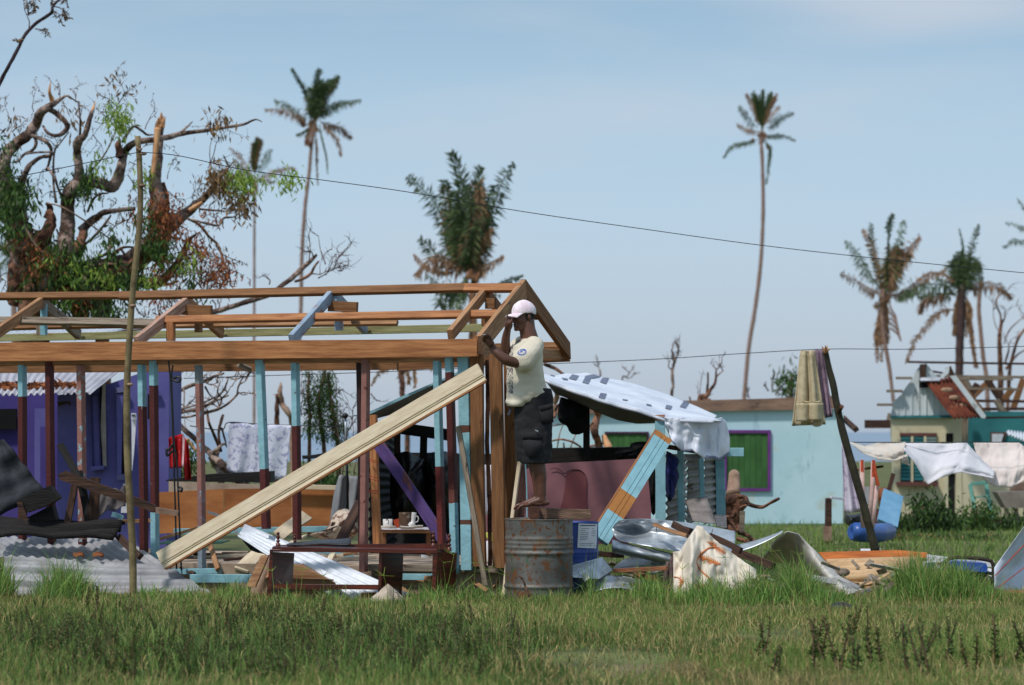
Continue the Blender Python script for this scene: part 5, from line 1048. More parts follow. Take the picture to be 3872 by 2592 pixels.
# ================================================================ PURPLE HOUSE
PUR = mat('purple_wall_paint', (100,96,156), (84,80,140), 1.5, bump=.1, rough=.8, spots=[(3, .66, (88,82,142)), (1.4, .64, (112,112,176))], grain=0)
PUD = mat('violet_wall_paint', (76,64,134), (64,54,118), 1.5, bump=.1, rough=.8)  # wall purple darkened, the shade under the eave put into the colour
PH = thing('purple_house', 'small purple painted house with a corrugated lean-to roof at far left', 'house', at('C', 700, 1700, 32))
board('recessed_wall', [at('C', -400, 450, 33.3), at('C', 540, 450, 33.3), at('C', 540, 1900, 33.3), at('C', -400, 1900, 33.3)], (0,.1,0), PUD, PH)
board('side_wall', [at('C', 532, 480, 32.0), at('C', 990, 380, 32.0), at('C', 1568, 180, 32.0), at('C', 1560, 1368, 32.0), at('C', 1540, 1900, 32.0), at('C', 532, 1900, 32.0)], (0,1.2,0), PUR, PH)
c = corr(at('C', -300, 478, 31.2), at('C', 845, 458, 31.2), at('C', 1180, 190, 32.4), at('C', -300, 190, 32.4), 20, .018, .004, along='u', nv=6, warp=.02)
c.build('lean_to_roof', mat('pale_zinc_roof', (198,196,202), (160,158,166), 2, rough=.55, metal=.15, bump=.2, spots=[(5, .66, (120,112,112))]), PH, True)
c = corr(at('B', -200, 1118, 33.0), at('B', 700, 1118, 33.0), at('B', 960, 1062, 35.0), at('B', -200, 1072, 35.0), 24, .02, .004, along='u', nv=4)
c.build('main_roof', STEELW, PH, True)
board('gable_trim', [at('B', 700, 1105, 33), at('B', 960, 1072, 33.0), at('B', 1065, 1068, 33), at('B', 1062, 1078, 33), at('B', 960, 1085, 33), at('B', 705, 1112, 33)], (0,.05,0), DARKW, PH)
lit = MB(); random.seed(9)                        # rubbish caught on the roof
for i in range(420):
    u = random.random(); x = -40+760*u; y = 405+random.gauss(0, 16)*(1-.4*u); p = at('C', x, y-10*u, 31.4 + random.uniform(0, .1))
    a = random.uniform(0, 6.3); d = Vector((math.cos(a), math.sin(a)*.5, random.uniform(-.2, .5))).normalized(); lit.kite(p, d, random.uniform(.05, .14), random.uniform(.015, .04), Vector((-d.z, .3, d.x)).normalized())
lit.build('dead_leaf_litter', LEAFD, None, kind='stuff', label='brown leaf litter caught on the lean-to roof', category='leaf litter')
def pane(par, c, pts, Y, t, m, name): return board(name, [at(c, x, y, Y) for x, y in pts], (0, t, 0), m, par)
BLK = mat('dark_opening', (12,12,14), (8,8,9), bump=0, rough=.9)
pane(PH, 'C', [(-200, 608), (155, 604), (150, 795), (-200, 795)], 33.2, .05, BLK, 'window_opening')
pane(PH, 'C', [(320, 600), (430, 600), (430, 1400), (320, 1400)], 33.26, .03, PUR, 'door')
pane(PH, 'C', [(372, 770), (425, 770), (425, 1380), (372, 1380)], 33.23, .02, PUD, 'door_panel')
w1 = pane(PH, 'C', [(925, 400), (945, 395), (945, 1130), (925, 1130)], 31.97, .02, BLK, 'window_opening')
pane(PH, 'C', [(842, 470), (912, 470), (930, 1138), (860, 1138)], 31.93, .04, PUR, 'shutter')
for pts in ([(838, 468), (848, 468), (868, 1138), (858, 1138)], [(908, 470), (918, 470), (936, 1138), (926, 1138)], [(842, 468), (912, 468), (912, 480), (842, 480)]): pane(PH, 'C', pts, 31.90, .03, mat('dark_violet_trim', (52,46,96), bump=.1), 'shutter_frame')
pane(PH, 'C', [(948, 385), (975, 370), (985, 1140), (955, 1140), (932, 760)], 31.94, .03, mat('dirty_cream_trim', (168,156,148), (140,128,120), 4), 'window_trim')
pane(PH, 'C', [(838, 1138), (965, 1130), (960, 1165), (842, 1178)], 31.86, .12, PUR, 'window_sill')
pane(PH, 'C', [(1070, 408), (1155, 400), (1155, 448), (1072, 458)], 31.9, .08, mat('faded_lilac_board', (112,110,150), (92,90,130), 4), 'window_head')
pane(PH, 'C', [(1095, 470), (1150, 465), (1150, 1205), (1120, 1205)], 31.97, .02, BLK, 'window_opening')
pane(PH, 'C', [(1078, 470), (1140, 465), (1122, 1210), (1088, 1210)], 31.92, .03, PUR, 'shutter')
pane(PH, 'C', [(1085, 1212), (1152, 1210), (1150, 1265), (1085, 1260)], 31.9, .06, mat('faded_lilac_board2', (112,110,150), (92,90,130), 4), 'window_sill')
pane(PH, 'C', [(1368, 470), (1385, 470), (1385, 700), (1368, 700)], 31.96, .02, BLK, 'vent_opening'); pane(PH, 'C', [(1368, 430), (1465, 430), (1465, 468), (1368, 468)], 31.92, .05, PUR, 'window_head')
r = pane(PH, 'C', [(528, 540), (640, 533), (650, 545), (648, 580), (630, 552), (540, 580)], 31.9, .04, DARKW, 'hinge')
pane(PH, 'C', [(1218, 700), (1262, 695), (1240, 1010), (1222, 1180)], 31.5, .03, WHITE, 'downpipe'); pane(PH, 'C', [(1216, 645), (1256, 645), (1262, 705), (1216, 705)], 31.45, .06, WHITE, 'pipe_head')
for k in range(4): pane(PH, 'C', [(1219+9*k, 655), (1223+9*k, 655), (1226+9*k, 675), (1222+9*k, 675)], 31.43, .02, BLK, 'vent_slot')
pane(PH, 'C', [(1140, 1300), (1180, 1300), (1180, 1568), (1120, 1568)], 31.8, .03, WHITE, 'white_board')

# ================================================================ CLOTHES BETWEEN THE HOUSES
def hang(name, c, tl, tr, br, bl, Y, m, label, cat, waves=3, amp=.05, nu=30, nv=14, hem=0):
    def f(u, v):
        xt = tl[0]+(tr[0]-tl[0])*u; yt = tl[1]+(tr[1]-tl[1])*u; xb = bl[0]+(br[0]-bl[0])*u; yb = bl[1]+(br[1]-bl[1])*u + hem*math.sin(u*9)
        return at(c, xt+(xb-xt)*v, yt+(yb-yt)*v, Y + amp*math.sin(u*waves*6.28+v)*(.3+.7*v) + amp*.6*noise.noise(Vector((u*4, v*3, Y))))
    return MB().sheet(f, nu, nv, .004).build(name, m, None, True, label=label, category=cat)
REDC = mat('red_floral_cotton', (186,26,32), (168,18,26), 6, rough=.9, bump=.2, trans=.2, spots=[(9, .62, (196,90,60)), (8, .66, (196,190,214)), (14, .7, (60,50,90))])
hang('red_cloth', 'G', (78, 332), (192, 298), (198, 570), (88, 575), 30.6, REDC, 'red flowered cloth hanging to the right of the purple house', 'cloth', 2, .05)
hang('red_cloth', 'G', (192, 298), (240, 385), (262, 668), (206, 668), 30.75, REDC, 'narrow trailing red flowered piece right of the main red cloth', 'cloth', 1.5, .05)
hang('pink_strip', 'G', (192, 300), (210, 345), (200, 570), (184, 568), 30.5, mat('pink_band', (232,186,190), bump=.1), 'pale pink band between the two red flowered pieces', 'cloth', .5, .01, 6, 8)
BLUP = mat('white_blue_sprig_cotton', (228,230,242), (176,176,206), 20, rough=.9, bump=.1, trans=.2, thr=(.40,.50), detail=3)
hang('sprigged_sheet', 'G', (562, 206), (800, 222), (760, 660), (545, 590), 33.0, BLUP, 'white sheet with blue sprigs hanging left of the tall turquoise stud', 'sheet', 1.5, .02, 40, hem=6)
hang('sprigged_sheet', 'G', (770, 222), (1062, 232), (1020, 650), (765, 696), 32.8, BLUP, 'white sheet with blue sprigs hanging right of the tall turquoise stud', 'sheet', 1.4, .02, 40, hem=5)
MB().tube(catmull([at('G', 250, 235, 33), at('G', 500, 268, 33), at('G', 560, 208, 33), at('G', 800, 222, 33), at('G', 1070, 232, 33), at('G', 1500, 245, 33)], 6), .006, 5).build('low_washing_line', CABLE, None, True, label='low washing line carrying the two sprigged sheets', category='line')
board('dark_ledge', [at('G', 60, 668, 31), at('G', 380, 625, 31), at('G', 900, 600, 31), at('G', 900, 690, 31), at('G', 60, 680, 31)], (0,.5,0), BLACKW, label='dark sagging ledge behind the top of the plywood wall', category='ledge')

# ================================================================ LIGHT BLUE HOUSE
LBH = thing('blue_house', 'roofless light blue plastered house with green plank shutters in purple frames', 'house', at('V', 1700, 1203, 50))
LB_ = mat('light_blue_plaster', (194,221,227), (178,211,219), .9, rough=.85, bump=.12, spots=[(.5, .58, (170,202,208), (1, 1, .6)), (1.1, .62, (186,204,200), (1, 1, .4)), (4, .68, (150,186,196)), (1.3, .60, (142,176,182), (1.6, .22, 1)), (.8, .63, (196,204,190), (1, 1, 1))])
YB = 50
board('front_wall', [at('V', 1180, 948, YB), at('V', 1500, 942, YB), at('V', 1916, 936, YB), at('V', 1929, 945, YB), at('V', 1928, 1215, YB), at('V', 1180, 1215, YB)], (0,.2,0), LB_, LBH, ax=at('V', 1500, 948, YB))
board('side_wall', [at('V', 1917, 940, YB+.21), at('V', 1927, 945, YB+.21), at('V', 1925, 1203, YB+.21), at('V', 1915, 1203, YB+.21)], (0,5,0), LB_, LBH)
FAS = mat('weathered_fascia', (150,120,100), (112,88,76), 2, grain=4, bump=.5, spots=[(2, .6, (92,74,66))])
fz = [(1180, 928), (1385, 922), (1560, 917), (1760, 912), (1840, 908), (1914, 905), (1917, 935), (1800, 938), (1560, 942), (1180, 950)]
board('fascia_board', [at('V', x, y, YB-.1) for x, y in fz], (0,.09,0), FAS, LBH, ax=at('V', 1385, 924, YB-.1))
lean_r = beam('rafter_end', at('R', 1530, 850, YB+.5), at('R', 1655, 962, YB-.3), .09, .08, DARKW, LBH)
def win(par, c, x0, y0, x1, y1, Y, fr, fm, nplank, pm_):
    for pts in ([(x0, y0), (x1, y0), (x1, y0+fr), (x0, y0+fr)], [(x0, y1-fr), (x1, y1-fr), (x1, y1), (x0, y1)], [(x0, y0+fr), (x0+fr, y0+fr), (x0+fr, y1-fr), (x0, y1-fr)], [(x1-fr, y0+fr), (x1, y0+fr), (x1, y1-fr), (x1-fr, y1-fr)]):
        pane(par, c, pts, Y-.05, .08, fm, 'window_frame')
    for k in range(nplank):
        a = x0+fr+(x1-x0-2*fr)*k/nplank; b = x0+fr+(x1-x0-2*fr)*(k+1)/nplank-.35*(x1-x0)/100*1.5
        pane(par, c, [(a, y0+fr), (b, y0+fr), (b, y1-fr), (a, y1-fr)], Y-.02-.006*(k % 2), .03, pm_, 'shutter_plank')
GRN = mat('green_plank_paint', (66,108,56), (50,88,44), 1.6, bump=.25, rough=.8, spots=[(3, .68, (46,72,40))])
FRP = mat('purple_frame_paint', (116,62,132), (98,50,116), 3, bump=.1)
win(LBH, 'V', 1655, 984, 1763, 1124, YB, 7, FRP, 7, GRN)
win(LBH, 'V', 1383, 988, 1484, 1075, YB, 5, mat('dark_purple_frame', (72,40,66), bump=.1), 7, GRN)
board('plinth', [at('V', 1640, 1198, YB-.03), at('V', 1928, 1198, YB-.03), at('V', 1928, 1207, YB-.03), at('V', 1640, 1207, YB-.03)], (0,.02,0), mat('mossy_plinth', (110,140,120), (90,120,96), 3), LBH)
# things in front of it
r = thing('stump_post', 'square broken post with a pale base standing before the blue house', 'post', at('V', 1894, 1245, 38))
MB().prism([at('U', 445, 170, 38), at('U', 485, 165, 38), at('U', 485, 378, 38), at('U', 442, 378, 38)], (0,.16,0)).build('post_top', DARKW, r)
MB().prism([at('U', 432, 378, 38), at('U', 484, 378, 38), at('U', 484, 490, 38), at('U', 432, 490, 38)], (0,.18,0)).build('pale_base', BARKP, r)
MB().prism([at('U', 445, 490, 38), at('U', 492, 488, 38), at('U', 490, 510, 38), at('U', 450, 510, 38)], (0,.16,0)).build('post_foot', DARKW, r)
MB().tube([at('U', 478, 162, 38), at('U', 570, 172, 39)], .02, 6).build('white_arm', WHITE, r)
RT = thing('uprooted_trunk', 'upended tree trunk with torn root ball beside the shed', 'uprooted tree', at('T', 1500, 620, 31))
MB().tube(catmull([at('T', 1505, -60, 31.3), at('T', 1505, 60, 31.3), at('T', 1498, 190, 31.2)], 4), [.02, .052, .062, .066, .07, .072, .074, .076, .078], 14, .15).build('trunk', BARKP, RT, True)
MB().tube(catmull([at('T', 1490, 180, 31), at('T', 1500, 300, 31), at('T', 1480, 420, 31), at('T', 1500, 560, 31)], 5), [.07, .09, .11, .12, .12, .115, .105, .1, .1, .095, .09, .085, .09, .1, .11, .11], 16, .7).build('root_ball', BARKR, RT, True)
for pts, rs in (([(1560, 205), (1620, 215), (1650, 280), (1780, 310), (1860, 270), (1950, 225)], .045), ([(1560, 330), (1600, 300), (1640, 290)], .03), ([(1410, 395), (1480, 410), (1525, 385), (1500, 372)], .025), ([(1560, 560), (1640, 590), (1720, 660)], .05), ([(1540, 620), (1660, 650), (1760, 640)], .045)):
    q = catmull([at('T', x, y, 30.9-.1*k) for k, (x, y) in enumerate(pts)], 4); MB().tube(q, [rs*.62*(1-.5*i/len(q)) for i in range(len(q))], 8, .35).build('root', BARKR, RT, True)
dbox('T', [(1565, 350), (1615, 350), (1605, 560), (1560, 560)], 30.6, .06, GREYW, 'grey_stake', 'grey flat stake standing against the torn root ball', 'stake')
corr(at('T', 1018, 235, 27.6), at('T', 1235, 210, 27.6), at('T', 1330, 480, 27.0), at('T', 1100, 450, 27.0), 10, .008, .003, along='v', nv=4).build('louvre_panel', mat('grey_louvre', (138,130,126), (104,96,92), 6, bump=.4), None, True, label='grey ribbed panel leaning on the shed posts', category='panel')
corr(at('T', 1310, 390, 27.4), at('T', 1425, 395, 27.4), at('T', 1430, 520, 27.0), at('T', 1330, 500, 27.0), 14, .006, .003, along='u', nv=4).build('wire_mesh_panel', mat('grey_mesh', (126,126,128), (70,70,72), 60, bump=.6, thr=(.45,.55)), None, True, label='small grey mesh panel beside the torn root ball', category='panel')

# ================================================================ TOWELS, PROP POLE, WHITE WASHING
YP = 31
pr = thing('prop_pole', 'dark leaning clothes-line prop with a frayed top beside the towels', 'prop', at('U', 812, 552, YP))
MB().tube(catmull([at('U', 812, 565, YP), at('U', 770, 400, YP), at('U', 716, 200, YP), at('S', 262, 760, YP), at('S', 224, 600, YP), at('S', 180, 380, YP), at('S', 138, 190, YP), at('S', 108, 60, YP)], 4), [.05-.0006*i for i in range(29)], 9, .25).build('stem', mat('dark_green_bark', (62,58,42), (38,36,28), 6, bump=.7), pr, True)
random.seed(2)
for k in range(9): 
    MB().tube([at('S', 108, 72, YP-.05), at('S', 108+random.uniform(-30, 45), random.uniform(5, 45), YP-.05+random.uniform(-.08, .08))], [.02, .004], 5).build('frayed_splinter', SPLIT, pr)
MB().tube([at('S', 222, 545, YP-.06), at('S', 250, 560, YP-.06)], .05, 7, .4).build('branch_stub', BARKR, pr, True)
def towel(name, c, top, left, right, Y, m, label, k=3, band=None):
    def f(u, v):
        xl = left[0][0]+(left[1][0]-left[0][0])*v; xr = right[0][0]+(right[1][0]-right[0][0])*v; y0 = top; y1 = left[1][1]+(right[1][1]-left[1][1])*u
        return at(c, xl+(xr-xl)*u, y0+(y1-y0)*v, Y+.045*math.sin(u*k*6.28+.6)*(.4+.6*v)-.05*v+.03*noise.noise(Vector((u*9, v*2, 3))))
    return MB().sheet(f, 36, 16, .012).build(name, m, None, True, label=label, category='towel')
TW = mat('yellow_beige_towel', (196,182,150), (172,156,124), 14, rough=1, bump=.6, bscale=60)
t1 = towel('yellow_towel', 'R', 200, ((1112, 200), (1030, 945)), ((1258, 200), (1365, 930)), YP, TW, 'yellow-beige towel folded over the washing line', 2.3)
for y in (700, 735, 775):
    MB().sheet(lambda u, v: at('R', 1085+235*u, y+10*v - 25*math.sin(u*3.14)*0+4*math.sin(u*18), YP-.13-.06*math.sin(u*2.3*6.28+.9)), 24, 1, .004).build('woven_band', mat('towel_band', (228,208,160), bump=.1), t1, True)
MB().sheet(lambda u, v: at('R', 1080+130*u, 720+180*v, YP-.16-.08*math.sin(u*3.14)), 10, 8, .01).build('front_fold', TW, t1, True)
MB().sheet(lambda u, v: at('R', 1195+140*u, 720+170*v, YP-.17-.10*math.sin(u*3.14)), 10, 8, .01).build('front_fold', TW, t1, True)
MB().tube(catmull([at('R', 1225+55*math.cos(a)*(.3+.7*a/9)+55, 912+34*math.sin(a)*(.3+.7*a/9), YP-.2) for a in np.linspace(1, 9, 12)], 3), .012, 6).build('rolled_hem', TW, t1, True)
towel('purple_towel', 'R', 192, ((1256, 195), (1330, 870)), ((1345, 190), (1435, 852)), YP+.12, mat('mauve_towel', (152,128,146), (116,98,110), 10, rough=1, bump=.6, grain=0, bscale=50), 'dusty purple towel hanging beside the yellow one', 2.6)
WL = MB().tube(catmull([at('S', 250, 835, 33), at('S', 800, 838, 33), at('S', 1310, 836, 33), at('S', 1800, 835, 33)], 4), .006, 5).build('sheet_line', CABLE, None, True, label='washing line carrying the white sheets before the cream house', category='line')
def blown(name, tp, bt, Y, m, label, k=2.2, amp=.1):
    return MB().sheet(lambda u, v: at('S', pl(tp, u)[0]*(1-v)+pl(bt, u)[0]*v, pl(tp, u)[1]*(1-v)+pl(bt, u)[1]*v, Y+amp*math.sin(v*5+u*k)+.05*noise.noise(Vector((u*6, v*4, 1)))+.02*noise.noise(Vector((u*20, v*12, 4)))-.35*v), 44, 18, .005).build(name, m, None, True, label=label, category='sheet')
def pl(pts, t):
    q = max(0, min(1, t))*(len(pts)-1); i = min(int(q), len(pts)-2); f = q-i; return (pts[i][0]*(1-f)+pts[i+1][0]*f, pts[i][1]*(1-f)+pts[i+1][1]*f)
blown('beige_sheet', [(310, 832), (450, 865), (580, 838), (790, 835)], [(325, 850), (420, 925), (560, 985), (700, 995), (770, 970)], 33, BEIGEC, 'beige sheet sagging from the washing line beside the prop pole', 3, .05)
blown('white_cloth', [(780, 835), (960, 845), (1150, 850), (1305, 835), (1340, 880), (1450, 1000), (1545, 1080)], [(775, 900), (870, 1020), (975, 1198), (1070, 1145), (1180, 1105), (1260, 1092), (1400, 1115), (1540, 1145)], 33.1, WHITE, 'large white cloth blowing from the line before the cream house', 2.2, .05)
blown('beige_corner', [(760, 960), (800, 930)], [(755, 1010), (825, 1035)], 33.2, BEIGEC, 'small hanging corner of beige sheet below the line', 1, .03)
blown('pink_beige_sheet', [(1362, 838), (1500, 836), (1745, 836), (1830, 900)], [(1440, 1140), (1540, 1210), (1680, 1222), (1800, 1160)], 33.4, mat('pinkish_cloth', (236,224,218), (216,202,194), 3, rough=.9, trans=.2), 'pinkish folded sheet hanging at the right end of the line', 2, .06)
hang('sprigged_curtain', 'S', (245, 838), (300, 850), (470, 1420), (270, 1440), 33.4, mat('lilac_sprig_cotton', (226,218,232), (186,168,200), 16, rough=.9, bump=.1, trans=.2, thr=(.36,.46), detail=3), 'white curtain with lilac sprigs hanging behind the prop pole', 'curtain', 2, .05)
# things round its foot
BBL = mat('blue_plastic', (58,98,168), (46,84,150), 5, rough=.35, bump=.05, spec=.5)
r = thing('blue_barrel', 'blue plastic barrel lying on its side behind the prop pole', 'barrel', at('U', 780, 490, 34))
MB().tube([at('U', 645, 420, 34), at('U', 668, 420, 34), at('U', 720, 425, 34.3), at('U', 820, 430, 34.6), at('U', 905, 418, 35)], [.08, .115, .12, .12, .11], 20).build('barrel_body', BBL, r, True)
MB().tube([at('U', 720, 425, 34.3), at('U', 728, 425, 34.3)], .124, 20).build('hoop', BBL, r, True)
lad = thing('pole_frame', 'pale pink three-legged pole frame with orange string tops standing behind the prop pole', 'frame', at('U', 740, 545, 33))
PKW = mat('pale_pink_paint', (214,184,176), (186,150,142), 5, bump=.3)
for x0, y0, x1, y1 in ((420, 1000, 430, 1560), (518, 1000, 485, 1560), (545, 1205, 508, 1560)): MB().tube([at('S', x0, y0, 32.6), at('S', x1, y1, 32.6)], .028, 7).build('leg', PKW, lad, True)
MB().tube([at('S', 440, 1390, 32.6), at('S', 540, 1395, 32.6)], .016, 6).build('rung', PKW, lad)
ORS = mat('orange_string', (226,96,60), bump=0)
for x0, y0, x1, y1 in ((420, 985, 422, 1090), (518, 985, 514, 1130), (518, 1000, 552, 1200), (524, 1050, 558, 1205)): MB().tube([at('S', x0, y0, 32.5), at('S', x1, y1, 32.5)], .018, 6).build('string_wrap', ORS, lad)
MB().tube([at('S', 370, 1070, 33), at('S', 600, 1040, 33)], .016, 6).build('bare_rod', BARKR, None, label='thin bare rod crossing the pole frame', category='rod')
MB().prism([at('U', 700, 545, 32.4), at('U', 850, 545, 32.4), at('U', 845, 560, 32.2), at('U', 700, 560, 32.2)], (0,.0,-.02)).build('white_tray', WHITE, None, label='white tray on the ground at the foot of the pole frame', category='tray')
bb_ = lean('blue_board', 'S', 690, 1260, 'S', 640, 1520, 36, 35.4, .27, .05, mat('sky_blue_paint', (120,164,192), (94,140,172), 3, bump=.3), 'sky blue board leaning against the cream house corner', n=(0,1,0))
lean('dark_stake', 'S', 688, 1100, 'S', 590, 1400, 36, 36, .05, .05, DARKW, 'dark slanting stake beside the sky blue board', 'stake', n=(0,1,0))
lean('maroon_board', 'S', 560, 1400, 'S', 560, 1530, 36.5, 36.5, .28, .04, RUST, 'rust red board behind the blue barrel', n=(0,1,0))
dbox('S', [(440, 1215), (490, 1215), (490, 1360), (440, 1360)], 37, .1, STEELG, 'upright_sheet', 'grey sheet standing behind the pole frame', 'panel')
rag('orange_rags', 'S', [(560, 1230), (620, 1220), (650, 1290), (620, 1400), (560, 1370)], 37, LEAFD, 'heap of orange-brown rags behind the pole frame', 'rags', .15, 22)
rag('black_tarp_heap', 'S', [(275, 1440), (340, 1450), (420, 1440), (430, 1530), (350, 1560), (280, 1520)], 36, BLACK, 'black plastic heap behind the blue barrel', 'heap', .2, 25)

# ================================================================ CREAM HOUSE
CH = thing('cream_house', 'storm-damaged cream and teal house with bare roof timbers and white gable at right', 'house', at('S', 950, 1470, 58))
CRW = mat('cream_plaster', (212,202,170), (190,180,148), 1, bump=.15, spots=[(1.2, .62, (164,154,128)), (3, .68, (150,140,118))])
TEAL = mat('teal_paint', (52,122,124), (40,100,104), 1.2, bump=.15)
YC = 58
board('front_wall', [at('S', 665, 630, YC), at('S', 1265, 630, YC), at('S', 1265, 1480, YC), at('S', 1215, 1482, YC), at('S', 1215, 1100, YC), at('S', 1148, 1100, YC), at('S', 1150, 1475, YC), at('S', 700, 1470, YC), at('S', 680, 900, YC)], (0,.2,0), CRW, CH)
board('wing_wall', [at('S', 1266, 1090, YC+.02), at('S', 1900, 1090, YC+.02), at('S', 1900, 1490, YC+.02), at('S', 1266, 1485, YC+.02)], (0,.2,0), CRW, CH)
board('teal_wall', [at('S', 1266, 575, YC+1.2), at('S', 1900, 575, YC+1.2), at('S', 1900, 1090, YC+1.2), at('S', 1266, 1090, YC+1.2)], (0,.2,0), TEAL, CH)
gv = corr(at('S', 665, 612, YC-.02), at('S', 1190, 612, YC-.02), at('S', 960, 170, YC-.02), at('S', 925, 170, YC-.02), 16, .012, .01, along='u', nv=12)
GW = mat('dirty_white_gable', (212,218,218), (186,194,196), 1.6, bump=.2, spots=[(2.2, .6, (150,142,134), (2.5, 1, .5))])
gp_ = [(665, 612), (682, 500), (760, 420), (840, 300), (880, 230), (925, 175), (965, 170), (1030, 250), (1080, 300), (1230, 610)]
board('gable_sheeting', [at('S', x, y, YC-.02) for x, y in gp_], (0,.06,0), GW, CH, ax=at('S', 1230, 612, YC-.02))
for k in range(9):
    x = 720+60*k; yt = 612-(x-665)*1.25 if x < 925 else 170+(x-925)*1.35; yt = max(200, yt)+30
    pane(CH, 'S', [(x, yt), (x+7, yt), (x+7, 605), (x, 605)], YC-.045, .025, GW, 'sheet_rib')
pane(CH, 'S', [(660, 612), (1200, 605), (1200, 630), (662, 632)], YC-.08, .08, TEAL, 'trim_rail')
for x0, x1, y, h, Y in ((712, 845, 292, 22, 57.8), (632, 765, 402, 24, 57.8), (552, 680, 518, 22, 57.8), (447, 662, 682, 70, 57.4)):
    board('purlin_end', [at('S', x0, y-h/2, Y), at('S', x1, y-h/2, Y), at('S', x1, y+h/2, Y), at('S', x0, y+h/2, Y)], (0,.12,0), GREYW if h < 50 else DARKW, CH)
lean_ = [((815, 155), (1900, 172), 18, 57.9), ((900, 272), (1900, 285), 22, 59.5), ((1200, 296), (1700, 298), 26, 57.8), ((1290, 380), (1760, 388), 20, 60), ((1350, 484), (1900, 490), 24, 60.4), ((1420, 555), (1900, 552), 26, 60.4), ((1470, 628), (1900, 622), 18, 58.6),
  ((1020, 235), (1200, 262), 16, 59), ((640, 660), (655, 590), 22, 57.6)]
for (x0, y0), (x1, y1), wd, Y in lean_:
    beam('roof_timber', at('S', x0, y0, Y), at('S', x1, y1, Y), wd*Y/FN/2.24, .12, random.choice([DARKW, GREYW, DARKW]), CH)
for (x0, y0), (x1, y1), Y in (((1215, 290), (1480, 630), 60), ((1400, 340), (1320, 480), 60.5), ((1480, 300), (1600, 480), 61), ((1560, 480), (1640, 610), 60), ((1700, 380), (1620, 480), 61), ((1790, 300), (1700, 560), 62), ((1290, 300), (1370, 440), 61), ((1300, 500), (1290, 830), 58.8), ((940, 175), (940, 300), 57.85), ((1150, 200), (1240, 380), 62), ((1330, 480), (1520, 300), 62)):
    beam('rafter', at('S', x0, y0, Y), at('S', x1, y1, Y), .13, .1, random.choice([DARKW, GREYW, WOOD2]), CH)
c = corr(at('S', 955, 318, 57.7), at('S', 1165, 280, 57.9), at('S', 1440, 628, 57.2), at('S', 1200, 636, 57.0), 7, .03, .006, along='u', nv=10, warp=.06)
c.build('rusty_roof_sheet', RUST, CH, True)
for x, y in ((1140, 392), (1205, 457), (1258, 528), (1330, 598)):
    MB().ball(at('S', x, y, 57.35), (.13, .02, .05), 8).build('bare_patch', mat('bleached_rust', (200,160,130), bump=.3), CH, True)
board('white_edge_flashing', [at('S', x, y, 57.1) for x, y in ((1165, 275), (1215, 270), (1470, 610), (1462, 634), (1430, 628))], (0,.05,0), GW, CH)
c = corr(at('S', 910, 290, 57.9), at('S', 1080, 290, 57.9), at('S', 1080, 316, 57.6), at('S', 920, 318, 57.6), 10, .02, .006, along='u', nv=3); c.build('zinc_edge', STEELW, CH, True)
pane(CH, 'S', [(1085, 280), (1130, 215), (1160, 195), (1155, 250), (1125, 275), (1095, 300)], 57.7, .04, GW, 'torn_sheet')
pane(CH, 'S', [(905, 310), (975, 318), (985, 372), (905, 375)], 57.9, .03, BLK, 'gable_opening')
BRF = mat('brown_window_frame', (112,72,66), (88,54,50), 3)
pane(CH, 'S', [(742, 757), (1055, 757), (1052, 785), (744, 783)], YC-.06, .08, BRF, 'window_head')
wo = pane(CH, 'S', [(748, 785), (1052, 785), (1052, 1170), (748, 1170)], YC-.03, .02, BLK, 'window_opening')
for x0, x1, m in ((752, 830, TEAL), (862, 942, TEAL), (966, 1050, mat('curtain_grey', (146,160,156), (110,128,124), 6))):
    n_ = 12
    for k in range(n_):
        y = 790+375*k/n_; pane(CH, 'S', [(x0, y), (x1, y), (x1, y+24), (x0, y+24)], YC-.05-.01*(k % 2), .015, m, 'louvre')
for x in (835, 945): pane(CH, 'S', [(x, 785), (x+20, 785), (x+20, 1172), (x, 1172)], YC-.07, .05, CRW, 'mullion')
pane(CH, 'S', [(722, 1172), (1070, 1172), (1060, 1208), (722, 1205)], YC-.2, .2, BRF, 'window_sill')
pane(CH, 'S', [(1108, 760), (1192, 760), (1192, 838), (1108, 838)], YC-.01, .02, BLK, 'door_gap'); pane(CH, 'S', [(1090, 750), (1130, 750), (1130, 838), (1090, 838)], YC-.06, .06, CRW, 'door_jamb')
pane(CH, 'S', [(1105, 1100), (1150, 1100), (1150, 1474), (1108, 1474)], YC-.05, .05, CRW, 'door_jamb')
pane(CH, 'S', [(1150, 1100), (1215, 1100), (1213, 1480), (1152, 1478)], YC+.12, .03, mat('dark_grey_door', (64,62,66), (48,46,50), 2), 'door')
pane(CH, 'S', [(680, 1465), (1900, 1488), (1900, 1530), (700, 1495)], YC-.08, .06, mat('red_earth_plinth', (112,76,60), (80,54,44), 2, bump=.4), 'plinth')
pane(CH, 'S', [(1510, 752), (1650, 752), (1620, 835), (1512, 835)], YC+1.15, .04, BRF, 'window_frame'); pane(CH, 'S', [(1522, 765), (1620, 765), (1600, 835), (1524, 835)], YC+1.1, .04, STEELW, 'window_pane')
c = corr(at('S', 1640, 740, 55), at('S', 1850, 765, 55), at('S', 1850, 850, 54), at('S', 1660, 770, 54), 8, .03, .006, along='u', nv=4); c.build('hanging_zinc', STEELW, CH, True)
GF = thing('empty_window_frame', 'empty teal window frame leaning against the cream house wall', 'frame', at('S', 1430, 1500, 56.5))
TF = mat('pale_teal_paint', (110,164,150), (84,136,124), 3)
for a, b in (((1337, 1190), (1372, 1400)), ((1470, 1180), (1530, 1500)), ((1337, 1190), (1470, 1178)), ((1365, 1305), (1488, 1292))): beam('frame_bar', at('S', *a, 56.6), at('S', *b, 56.4), .075 if a != (1365, 1305) else .03, .06, TF, GF)
